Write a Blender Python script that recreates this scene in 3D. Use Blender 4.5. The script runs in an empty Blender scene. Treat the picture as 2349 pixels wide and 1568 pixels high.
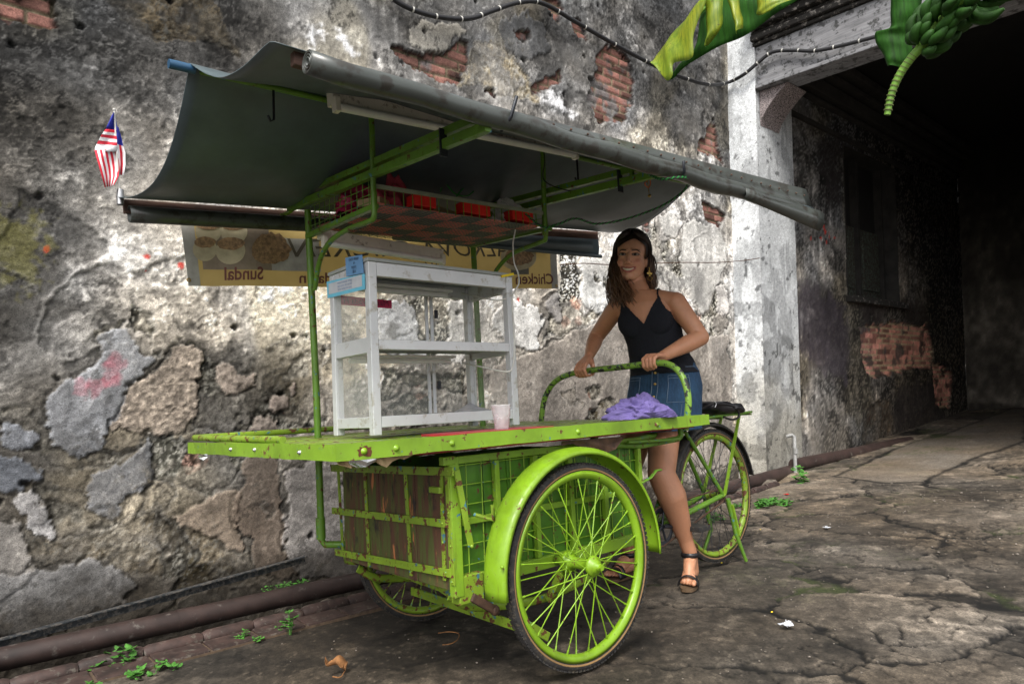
import bpy, math, random
import numpy as np
from mathutils import Vector, Matrix
random.seed(7); RNG = np.random.RandomState(11)
scene = bpy.context.scene
# ------------------------------------------------------------------ camera
W0, H0 = 2349.0, 1568.0
CX, CY, FOC = 1174.5, 784.0, 1569.15
RC = np.array([[0.7578188, -0.6503451, -0.0525533], [-0.0223602, -0.1063848, 0.9940736], [-0.6520818, -0.7521526, -0.0951623]])
CAM = np.array([0.0, 0.0, 0.908])
cd = bpy.data.cameras.new('camera'); cam = bpy.data.objects.new('camera', cd); scene.collection.objects.link(cam)
cd.sensor_width = 36.0; cd.lens = FOC / W0 * 36.0; cd.clip_end = 400; cd.clip_start = 0.05
Mr = Matrix([[RC[0][i], RC[1][i], RC[2][i]] for i in range(3)]).to_4x4()
Mr.translation = Vector(CAM); cam.matrix_world = Mr
cd.dof.use_dof = False
scene.camera = cam
# ------------------------------------------------------------------ world, sun, exposure
SUN_EL, SUN_AZ = math.radians(50), (-0.78, -0.626)
w = bpy.data.worlds.new('World'); scene.world = w; w.use_nodes = True
nt = w.node_tree; bg = nt.nodes['Background']
sky = nt.nodes.new('ShaderNodeTexSky'); sky.sky_type = 'NISHITA'; sky.sun_disc = False
sky.sun_elevation = SUN_EL; sky.sun_rotation = math.atan2(SUN_AZ[0], SUN_AZ[1]); sky.dust_density = 4.0; sky.air_density = 1.0
hs = nt.nodes.new('ShaderNodeHueSaturation'); hs.inputs['Saturation'].default_value = 0.12
nt.links.new(sky.outputs[0], hs.inputs['Color']); nt.links.new(hs.outputs[0], bg.inputs[0]); bg.inputs[1].default_value = 0.15
sd = bpy.data.lights.new('sun', 'SUN'); sd.energy = 1.5; sd.angle = math.radians(14); sd.color = (1.0, 0.945, 0.85)
so = bpy.data.objects.new('sun', sd); scene.collection.objects.link(so)
sv = Vector((SUN_AZ[0] * math.cos(SUN_EL), SUN_AZ[1] * math.cos(SUN_EL), math.sin(SUN_EL)))
so.rotation_euler = sv.to_track_quat('Z', 'Y').to_euler()
scene.view_settings.view_transform = 'Standard'; scene.view_settings.look = 'None'
scene.view_settings.exposure = 0.98; scene.view_settings.gamma = 1.0
scene.render.engine = 'CYCLES'
scene.cycles.max_bounces = 6

# ------------------------------------------------------------------ helpers
def P(px, py, ax, val):
    """point on the plane (axis ax = val) seen at photo pixel px, py"""
    d = RC.T @ np.array([px - CX, CY - py, -FOC]); i = 'xyz'.index(ax)
    p = CAM + (val - CAM[i]) / d[i] * d
    return Vector(p)
TAU = 0.062
def BT(x, y, z):
    """building frame (leans a little against the cart frame)"""
    c, s = math.cos(TAU), math.sin(TAU)
    return (x, 3.8 + (y - 3.8) * c - z * s, (y - 3.8) * s + z * c)
BTM = Matrix.Translation((0, 3.8, 0)) @ Matrix.Rotation(TAU, 4, 'X') @ Matrix.Translation((0, -3.8, 0))
def inv_building(p):
    return BTM.inverted() @ Vector(p)
def gz(x):
    t = np.maximum(0, np.asarray(x, dtype=float) - 2.0)
    return 0.018 * t + 0.0028 * t * t

def link(o): scene.collection.objects.link(o); return o
def tag(o, label=None, cat=None, group=None, kind=None):
    if label: o['label'] = label
    if cat: o['category'] = cat
    if group: o['group'] = group
    if kind: o['kind'] = kind
    return o
def empty(name, loc, label, cat, group=None):
    o = link(bpy.data.objects.new(name, None)); o.location = loc; o.empty_display_size = 0.1
    return tag(o, label, cat, group)
def setparent(o, p):
    if p is not None:
        o.parent = p
        if p.type == 'EMPTY': o.matrix_parent_inverse = Matrix.Translation(-Vector(p.location))
def mesh_from(name, V, F, mat=None, parent=None, smooth=False, smf=None):
    me = bpy.data.meshes.new(name); me.from_pydata([tuple(v) for v in V], [], F); me.update()
    if smf is not None: me.polygons.foreach_set('use_smooth', smf)
    elif smooth: me.polygons.foreach_set('use_smooth', [True] * len(me.polygons))
    if mat: me.materials.append(mat)
    o = link(bpy.data.objects.new(name, me)); setparent(o, parent)
    return o
def frame_of(d):
    d = Vector(d).normalized(); a = Vector((0, 0, 1)) if abs(d.z) < 0.9 else Vector((1, 0, 0))
    u = d.cross(a).normalized(); return u, u.cross(d).normalized(), d
class MB:
    def __init__(s): s.V = []; s.F = []; s.S = []
    def add(s, V, F, sm=False):
        b = len(s.V); s.V += [tuple(v) for v in V]; s.F += [tuple(i + b for i in f) for f in F]; s.S += [sm] * len(F); return s
    def hexa(s, c):   # 8 corners: bottom 4 ccw, top 4 ccw
        return s.add(c, [(0, 3, 2, 1), (4, 5, 6, 7), (0, 1, 5, 4), (1, 2, 6, 5), (2, 3, 7, 6), (3, 0, 4, 7)])
    def box(s, x0, y0, z0, x1, y1, z1):
        return s.hexa([(x0, y0, z0), (x1, y0, z0), (x1, y1, z0), (x0, y1, z0), (x0, y0, z1), (x1, y0, z1), (x1, y1, z1), (x0, y1, z1)])
    def obox(s, c, ax, ay, az):   # centre and three half vectors
        c, ax, ay, az = map(Vector, (c, ax, ay, az))
        return s.hexa([c - ax - ay - az, c + ax - ay - az, c + ax + ay - az, c - ax + ay - az, c - ax - ay + az, c + ax - ay + az, c + ax + ay + az, c - ax + ay + az])
    def beam(s, a, b, w, h, up=(0, 0, 1)):
        a, b = Vector(a), Vector(b); d = (b - a); u = Vector(up); sd_ = d.cross(u).normalized(); u2 = sd_.cross(d).normalized()
        return s.obox((a + b) / 2, d / 2, sd_ * w / 2, u2 * h / 2)
    def tube(s, pts, r, n=10, caps=True, sm=True, flat=1.0, up=None):
        pts = [Vector(p) for p in pts]; m = len(pts); R = r if hasattr(r, '__len__') else [r] * m
        V = []; F = []; pu = None
        for i, p in enumerate(pts):
            d = (pts[min(i + 1, m - 1)] - pts[max(i - 1, 0)])
            if d.length < 1e-9: d = Vector((0, 0, 1))
            d.normalize()
            if pu is None:
                pu = frame_of(d)[0] if up is None else d.cross(Vector(up)).normalized()
            u = (pu - d * pu.dot(d)); u = u.normalized() if u.length > 1e-6 else frame_of(d)[0]; v = d.cross(u); pu = u
            for k in range(n):
                t = 2 * math.pi * k / n; V.append(p + u * math.cos(t) * R[i] + v * math.sin(t) * R[i] * flat)
        for i in range(m - 1):
            for k in range(n): F.append((i * n + k, i * n + (k + 1) % n, (i + 1) * n + (k + 1) % n, (i + 1) * n + k))
        s.add(V, F, sm)
        if caps:
            s.add(V[:n], [tuple(range(n - 1, -1, -1))]); s.add(V[-n:], [tuple(range(n))])
        return s
    def lathe(s, prof, c, axis, n=32, sm=True):   # prof: (radius, along axis)
        u, v, d = frame_of(axis); c = Vector(c); V = []; F = []; m = len(prof)
        for r, h in prof:
            for k in range(n):
                t = 2 * math.pi * k / n; V.append(c + d * h + u * math.cos(t) * r + v * math.sin(t) * r)
        for i in range(m - 1):
            for k in range(n): F.append((i * n + k, i * n + (k + 1) % n, (i + 1) * n + (k + 1) % n, (i + 1) * n + k))
        return s.add(V, F, sm)
    def ball(s, c, r, n=10, m=7, sq=(1, 1, 1)):
        c = Vector(c); V = []; F = []
        for i in range(m + 1):
            p = math.pi * i / m
            for k in range(n):
                t = 2 * math.pi * k / n
                V.append(c + Vector((math.sin(p) * math.cos(t) * r * sq[0], math.sin(p) * math.sin(t) * r * sq[1], math.cos(p) * r * sq[2])))
        for i in range(m):
            for k in range(n): F.append((i * n + k, (i + 1) * n + k, (i + 1) * n + (k + 1) % n, i * n + (k + 1) % n))
        return s.add(V, F, True)
    def build(s, name, mat, parent=None, bevel=0.0):
        o = mesh_from(name, s.V, s.F, mat, parent, smf=s.S)
        if bevel:
            b = o.modifiers.new('bevel', 'BEVEL'); b.width = bevel; b.segments = 2; b.limit_method = 'ANGLE'; b.angle_limit = math.radians(50)
        return o
def curve_pts(pts, n=8):
    """Catmull-Rom through the points"""
    p = [Vector(q) for q in pts]; p = [p[0] * 2 - p[1]] + p + [p[-1] * 2 - p[-2]]; out = []
    for i in range(1, len(p) - 2):
        for k in range(n):
            t = k / n; a, b, c, d = p[i - 1], p[i], p[i + 1], p[i + 2]
            out.append(0.5 * ((2 * b) + (c - a) * t + (2 * a - 5 * b + 4 * c - d) * t * t + (3 * b - a - 3 * c + d) * t ** 3))
    out.append(p[-2]); return out

# ------------------------------------------------------------------ numpy noise
_T = np.random.RandomState(5).rand(512, 512)
def vnoise(x, y, seed=0):
    x = np.asarray(x) + seed * 17.37; y = np.asarray(y) + seed * 9.91
    xi = np.floor(x).astype(int); yi = np.floor(y).astype(int); fx = x - xi; fy = y - yi
    fx = fx * fx * (3 - 2 * fx); fy = fy * fy * (3 - 2 * fy)
    a = _T[xi & 511, yi & 511]; b = _T[(xi + 1) & 511, yi & 511]; c = _T[xi & 511, (yi + 1) & 511]; d = _T[(xi + 1) & 511, (yi + 1) & 511]
    return (a * (1 - fx) + b * fx) * (1 - fy) + (c * (1 - fx) + d * fx) * fy
def fbm(x, y, o=4, seed=0, g=0.5):
    s = 0; a = 1; t = 0
    for i in range(o):
        s = s + a * vnoise(x * 2 ** i, y * 2 ** i, seed + i * 3); t += a; a *= g
    return s / t
def voro(x, y, seed=0):
    """F1, F2, id of jittered grid cells"""
    xi = np.floor(x).astype(int); yi = np.floor(y).astype(int)
    f1 = np.full(np.shape(x), 9.0); f2 = f1.copy(); idd = np.zeros(np.shape(x))
    for i in (-1, 0, 1):
        for j in (-1, 0, 1):
            cx = xi + i; cy = yi + j
            px = cx + _T[(cx + seed * 13) & 511, (cy + 31) & 511]; py = cy + _T[(cx + 77) & 511, (cy + seed * 7) & 511]
            d = np.hypot(px - x, py - y); h = _T[(cx + 5 + seed) & 511, (cy + 91) & 511]
            m = d < f1; f2 = np.where(m, f1, np.minimum(f2, d)); idd = np.where(m, h, idd); f1 = np.where(m, d, f1)
    return f1, f2, idd
def sstep(a, b, x):
    t = np.clip((x - a) / (b - a), 0, 1); return t * t * (3 - 2 * t)
def polysd(px, pz, poly):
    """signed distance to a polygon, positive inside"""
    d = np.full(px.shape, 1e9); ins = np.zeros(px.shape, bool); n = len(poly)
    for i in range(n):
        ax, az = poly[i]; bx, bz = poly[(i + 1) % n]; ex, ez = bx - ax, bz - az; wx = px - ax; wz = pz - az
        t = np.clip((wx * ex + wz * ez) / (ex * ex + ez * ez + 1e-12), 0, 1)
        d = np.minimum(d, np.hypot(wx - ex * t, wz - ez * t))
        c = ((az > pz) != (bz > pz)) & (px < ex * (pz - az) / (ez + (1e-12 if ez == 0 else 0)) + ax); ins ^= c
    return np.where(ins, d, -d)
def grid_mesh(name, X, Y, Z, col, mat, parent=None, rough=None):
    """X,Y,Z,col arrays of shape (nu, nv)"""
    nu, nv = X.shape; V = np.stack([X, Y, Z], -1).reshape(-1, 3).astype(np.float32)
    i = np.arange(nu * nv).reshape(nu, nv)
    F = np.stack([i[:-1, :-1], i[1:, :-1], i[1:, 1:], i[:-1, 1:]], -1).reshape(-1, 4).astype(np.int32)
    me = bpy.data.meshes.new(name); me.vertices.add(len(V)); me.vertices.foreach_set('co', V.ravel())
    me.loops.add(F.size); me.loops.foreach_set('vertex_index', F.ravel())
    me.polygons.add(len(F)); me.polygons.foreach_set('loop_start', np.arange(0, F.size, 4, dtype=np.int32))
    me.polygons.foreach_set('loop_total', np.full(len(F), 4, np.int32)); me.polygons.foreach_set('use_smooth', np.ones(len(F), bool))
    me.update(); me.validate()
    ca = me.color_attributes.new('tint', 'FLOAT_COLOR', 'POINT')
    c4 = np.ones((len(V), 4), np.float32); c4[:, :3] = np.clip(col.reshape(-1, 3), 0.0, 0.95); ca.data.foreach_set('color', c4.ravel())
    me.materials.append(mat); o = link(bpy.data.objects.new(name, me)); setparent(o, parent); return o

# ------------------------------------------------------------------ materials
MATS = {}
def newmat(name):
    m = bpy.data.materials.new(name); m.use_nodes = True; b = m.node_tree.nodes['Principled BSDF']; return m, m.node_tree, b
def N(nt, t, **k):
    n = nt.nodes.new(t)
    for a, v in k.items():
        if a in n.inputs: n.inputs[a].default_value = v
        else: setattr(n, a, v)
    return n
def mixc(nt, fac, a, b, blend='MIX'):
    m = nt.nodes.new('ShaderNodeMix'); m.data_type = 'RGBA'; m.blend_type = blend
    for s, v in ((0, fac), (6, a), (7, b)):
        if hasattr(v, 'is_output') or isinstance(v, bpy.types.NodeSocket): nt.links.new(v, m.inputs[s])
        elif s == 0: m.inputs[0].default_value = v
        else: m.inputs[s].default_value = (*v[:3], 1)
    return m.outputs[2]
def ramp(nt, src, stops):
    r = nt.nodes.new('ShaderNodeValToRGB'); e = r.color_ramp.elements
    while len(e) > 1: e.remove(e[-1])
    e[0].position = stops[0][0]; c = stops[0][1]; e[0].color = (*c, 1) if hasattr(c, '__len__') else (c, c, c, 1)
    for p, c in stops[1:]:
        x = e.new(p); x.color = (*c, 1) if hasattr(c, '__len__') else (c, c, c, 1)
    nt.links.new(src, r.inputs[0]); return r.outputs[0]
def noise(nt, scale, detail=4, rough=0.6, vec=None, sc3=None):
    n = nt.nodes.new('ShaderNodeTexNoise'); n.inputs['Scale'].default_value = scale; n.inputs['Detail'].default_value = detail; n.inputs['Roughness'].default_value = rough
    if vec is None:
        tc = nt.nodes.new('ShaderNodeTexCoord'); vec = tc.outputs['Object']
    if sc3:
        mp = nt.nodes.new('ShaderNodeMapping'); mp.inputs['Scale'].default_value = sc3; nt.links.new(vec, mp.inputs[0]); vec = mp.outputs[0]
    nt.links.new(vec, n.inputs['Vector']); return n.outputs[0]
def bumpto(nt, b, h, strength=0.3, dist=0.01):
    n = nt.nodes.new('ShaderNodeBump'); n.inputs['Strength'].default_value = strength; n.inputs['Distance'].default_value = dist
    nt.links.new(h, n.inputs['Height']); nt.links.new(n.outputs[0], b.inputs['Normal'])
def simple(name, col, rough=0.6, metal=0.0, var=0.25, scale=12, bump=0.0, spec=0.5, dirt=None, dirtamt=0.0, sub=0.0, sc3=None):
    m, nt, b = newmat(name); n = noise(nt, scale, 5, 0.65, sc3=sc3)
    f = ramp(nt, n, [(0.3, 0.0), (0.7, 1.0)])
    lo = [c * (1 - var) for c in col]; hi = [min(1, c * (1 + var)) for c in col]
    c = mixc(nt, f, lo, hi)
    if dirt:
        n2 = noise(nt, scale * 2.3, 6, 0.7); f2 = ramp(nt, n2, [(1 - dirtamt - 0.42, 0.0), (1 - dirtamt - 0.34, 1.0)]); c = mixc(nt, f2, c, dirt)
    nt.links.new(c, b.inputs['Base Color']); b.inputs['Roughness'].default_value = rough; b.inputs['Metallic'].default_value = metal
    b.inputs['Specular IOR Level'].default_value = spec
    if bump: bumpto(nt, b, n, bump, 0.004)
    MATS[name] = m; return m
def paint(name, col, chips=0.06, rust=(0.10, 0.035, 0.015), blue=0.03, rough=0.38, dirty=0.35):
    m, nt, b = newmat(name)
    a = noise(nt, 7, 5, 0.6); c = mixc(nt, ramp(nt, a, [(0.3, 0), (0.7, 1)]), [x * 0.82 for x in col], [min(1, x * 1.15) for x in col])
    d = noise(nt, 3.2, 6, 0.7); c = mixc(nt, ramp(nt, d, [(0.5, 0.0), (0.72, dirty)]), c, (col[0] * .35, col[1] * .3, 0.012))
    k = noise(nt, 34, 4, 0.6); fk = ramp(nt, k, [(0.66 - chips, 0), (0.685 - chips, 1)])
    kb = noise(nt, 41, 3, 0.5); fb = ramp(nt, kb, [(0.70 - blue, 0), (0.72 - blue, 1)])
    r_ = noise(nt, 5, 6, .7, sc3=(5, 5, .7)); c = mixc(nt, ramp(nt, r_, [(.60, 0), (.72, .55)]), c, (rust[0] * .9, rust[1] * 1.6, rust[2]))
    c = mixc(nt, fb, c, (0.05, 0.16, 0.22)); c = mixc(nt, fk, c, rust)
    nt.links.new(c, b.inputs['Base Color'])
    nt.links.new(ramp(nt, k, [(0.5, rough), (0.72, 0.8)]), b.inputs['Roughness'])
    bumpto(nt, b, fk, -0.25, 0.002)
    MATS[name] = m; return m
def tintmat(name, scale=60, bump=0.5, rough=0.9, mul=(0.75, 1.25), spec=0.25, dist=0.006):
    m, nt, b = newmat(name); at = nt.nodes.new('ShaderNodeAttribute'); at.attribute_name = 'tint'
    n = noise(nt, scale, 6, 0.72); f = ramp(nt, n, [(0.3, mul[0]), (0.7, mul[1])])
    c = mixc(nt, 1.0, at.outputs[0], f, 'MULTIPLY'); n2 = noise(nt, scale * 2.7, 4, 0.75)
    c = mixc(nt, 1.0, c, ramp(nt, n2, [(0.36, mul[0] * .62), (0.47, 1.0), (0.56, 1.0), (0.66, mul[1] * 1.25)]), 'MULTIPLY'); nt.links.new(c, b.inputs['Base Color'])
    b.inputs['Roughness'].default_value = rough; b.inputs['Specular IOR Level'].default_value = spec
    bumpto(nt, b, n, bump, dist); MATS[name] = m; return m
LIME = (0.178, 0.315, 0.020)
paint('lime', LIME, 0.03, blue=0.0, dirty=0.5)
paint('lime_gloss', (0.182, 0.33, 0.014), 0.006, blue=-0.1, rough=0.30, dirty=0.55)
paint('lime_worn', (0.19, 0.30, 0.022), 0.10, blue=0.06, dirty=0.6)
paint('lime_deep', (0.055, 0.16, 0.010), 0.05, blue=0.0, dirty=0.6)
paint('shaded_lime', (0.10, 0.215, 0.018), 0.035, blue=0.05, dirty=0.4)  # same lime paint, darkened in colour for tubes in the canopy shade
simple('tarp', (0.072, 0.098, 0.108), 0.42, var=0.32, scale=3.0, bump=.5)
simple('tarp_roll', (0.056, 0.063, 0.058), 0.30, var=0.28, scale=6, dirt=(0.032, 0.030, 0.025), dirtamt=0.06, sc3=(0.4, 1, 1))
simple('old_wood', (0.075, 0.038, 0.026), 0.8, var=0.5, scale=9, bump=0.4, sc3=(1, 1, 6))
simple('rusty', (0.07, 0.035, 0.02), 0.75, var=0.5, scale=30, bump=0.3)
simple('dark_metal', (0.025, 0.028, 0.035), 0.45, 0.4, var=0.4, scale=20)
simple('steel', (0.45, 0.45, 0.46), 0.35, 0.9, var=0.3, scale=20)
simple('rubber', (0.018, 0.017, 0.017), 0.75, var=0.4, scale=30, bump=0.2, dirt=(0.06, 0.05, 0.035), dirtamt=0.05)
simple('tan_line', (0.22, 0.13, 0.05), 0.8)
simple('aluminium', (0.60, 0.61, 0.625), 0.42, 0.25, var=0.08, scale=8, dirt=(0.42, 0.40, 0.36), dirtamt=0.02)
simple('lamp_body', (0.70, 0.665, 0.57), 0.5, var=0.12, scale=12, dirt=(0.35, 0.31, 0.24), dirtamt=0.02)
simple('lamp_tube', (0.78, 0.78, 0.75), 0.3, var=0.08)
simple('black_cable', (0.012, 0.012, 0.014), 0.5)
simple('green_cable', (0.01, 0.22, 0.03), 0.45)
simple('white_cable', (0.55, 0.54, 0.5), 0.5)
simple('black_leather', (0.012, 0.011, 0.013), 0.38, var=0.4, scale=25, bump=0.3)
simple('sole', (0.10, 0.06, 0.03), 0.8)
simple('lilac', (0.13, 0.10, 0.28), 0.85, var=0.3, scale=18)
simple('leaf_small', (0.05, 0.17, 0.02), 0.6, var=0.5, scale=14)
simple('brass', (0.42, 0.28, 0.08), 0.35, 0.8)
simple('bright_foil', (0.8, 0.8, 0.82), 0.18, 0.95)
simple('magenta_plastic', (0.35, 0.012, 0.07), 0.4, var=0.3)
simple('red_plastic', (0.55, 0.012, 0.008), 0.4, var=0.2)
simple('blue_plastic', (0.02, 0.075, 0.15), 0.4)
simple('cardboard', (0.38, 0.27, 0.15), 0.8)
simple('dry_leaf', (0.22, 0.10, 0.035), 0.85, var=0.5, scale=40)
simple('paper', (0.50, 0.52, 0.56), 0.7, var=0.1)
simple('tabletop_red', (0.34, 0.018, 0.03), 0.45, var=0.3)
simple('pipe_brown', (0.036, 0.022, 0.019), 0.55, var=0.5, scale=8, bump=0.2, dirt=(0.10, 0.085, 0.075), dirtamt=0.0)
simple('pvc', (0.24, 0.24, 0.235), 0.55, var=0.2)
simple('rail_iron', (0.035, 0.04, 0.045), 0.5, 0.3, var=0.5, scale=20, dirt=(0.13, 0.12, 0.11), dirtamt=0.10)
def clearmat(name, col=(1, 1, 1), alpha=0.16, rough=0.05):
    m, nt, b = newmat(name); b.inputs['Base Color'].default_value = (*col, 1); b.inputs['Roughness'].default_value = rough
    n = noise(nt, 5, 5, 0.6); nt.links.new(ramp(nt, n, [(0.3, alpha * 0.6), (0.75, alpha * 1.6)]), b.inputs['Alpha']); MATS[name] = m; return m
clearmat('glass', (0.55, 0.56, 0.52), 0.14, 0.03); clearmat('cup_plastic', (0.85, 0.85, 0.88), 0.42, 0.15); clearmat('bag_plastic', (0.75, 0.75, 0.75), 0.5, 0.25)
# ------------------------------------------------------------------ building and ground
tintmat('weathered_plaster', 70, 0.5, 0.92, (0.70, 1.22))
tintmat('smooth_plaster', 40, 0.3, 0.85, (0.8, 1.2))
tintmat('concrete', 55, 0.35, 0.72, (0.55, 1.42), spec=0.4, dist=.004)
def WP(px, py, yb=3.8):
    """photo pixel -> (x, z) on the building plane y = yb"""
    d = RC.T @ np.array([px - CX, CY - py, -FOC]); Mi = BTM.inverted()
    db = Mi.to_3x3() @ Vector(d); cb = Mi @ Vector(CAM); t = (yb - cb.y) / db.y
    return (cb.x + t * db.x, cb.z + t * db.z)
def srgb(v): v = v / 255.0; return np.where(v < 0.04045, v / 12.92, ((v + 0.055) / 1.055) ** 2.4)
def bricks(x, z, bw=0.215, bh=0.068, seed=0):
    """brick colour and height"""
    zz = z + 0.02 * fbm(x * 2, z * 2, 2, seed); r = np.floor(zz / bh); xx = x + (r % 2) * bw * 0.5 + 0.012 * vnoise(x * 9, z * 9, seed)
    c = np.floor(xx / bw); fx = xx / bw - c; fz = zz / bh - r
    e = np.minimum(np.minimum(fx, 1 - fx) * bw, np.minimum(fz, 1 - fz) * bh) + 0.004 * (fbm(x * 40, z * 40, 3, seed) - 0.5)
    m = sstep(0.004, 0.010, e); t = _T[(c.astype(int) * 7 + seed) & 511, (r.astype(int) * 13) & 511]
    t2 = _T[(c.astype(int) * 11 + 3) & 511, (r.astype(int) * 5 + seed) & 511]
    base = np.stack([0.17 + 0.14 * t, 0.085 + 0.06 * t, 0.068 + 0.05 * t], -1) * (0.55 + 0.9 * fbm(x * 14, z * 14, 4, seed))[..., None]
    blk = (t2 > 0.72)[..., None]; base = np.where(blk, base * 0.42, base)
    mort = np.array([0.22, 0.185, 0.12]) * (0.4 + 0.9 * fbm(x * 20, z * 20, 3, seed + 2))[..., None]
    return base * m[..., None] + mort * (1 - m[..., None]), m * (0.008 + 0.012 * t2)

# ---- tone of the main wall: photo grey levels become albedo, so light falloff to the edges is painted in
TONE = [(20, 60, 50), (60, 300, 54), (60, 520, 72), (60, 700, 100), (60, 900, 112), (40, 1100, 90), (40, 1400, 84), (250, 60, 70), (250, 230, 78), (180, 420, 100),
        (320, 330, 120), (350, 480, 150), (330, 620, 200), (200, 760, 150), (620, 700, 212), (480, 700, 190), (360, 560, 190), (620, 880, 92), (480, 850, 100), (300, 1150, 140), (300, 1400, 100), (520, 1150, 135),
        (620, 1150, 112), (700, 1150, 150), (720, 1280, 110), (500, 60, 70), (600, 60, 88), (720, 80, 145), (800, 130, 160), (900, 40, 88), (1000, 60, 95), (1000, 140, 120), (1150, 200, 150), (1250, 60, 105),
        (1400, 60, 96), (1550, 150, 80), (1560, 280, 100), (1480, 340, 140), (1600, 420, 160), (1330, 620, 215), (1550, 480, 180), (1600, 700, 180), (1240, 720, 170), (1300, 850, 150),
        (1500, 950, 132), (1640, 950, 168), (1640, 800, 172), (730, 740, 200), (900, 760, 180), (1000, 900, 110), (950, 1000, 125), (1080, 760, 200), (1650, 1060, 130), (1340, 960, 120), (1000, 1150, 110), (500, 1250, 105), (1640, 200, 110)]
PATCH = [  # kind, sRGB colour, polygon in photo pixels
    ('smooth', (176, 178, 182), [(405, 755), (440, 742), (475, 748), (505, 790), (512, 830), (495, 870), (455, 930), (445, 990), (420, 1050), (330, 1075), (265, 1045), (225, 990), (150, 905), (170, 865), (245, 832), (285, 800), (310, 775), (330, 755)][::1]),
    ('pebble', (158, 140, 126), [(1, 0)]),
]
def sc(zx, zy): return (zx * 0.4388, 630.9 + zy * 0.4388)   # crop (0,1100)-(1300,2300)
def pa(kind, col, pts, f=sc): return (kind, col, [f(*p) for p in pts])
def sb(zx, zy): return (630.9 + zx * 0.46387, zy * 0.46387)   # crop (1100,0)-(3000,900)
def ss(zx, zy): return (1204.4 + zx * 0.3292, 487.5 + zy * 0.3292)   # crop (2100,850)-(3100,1750)
def sg(zx, zy): return (716.9 + zx * 0.28077, 716.9 + zy * 0.28077)   # crop (1250,1250)-(2400,2000)
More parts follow.
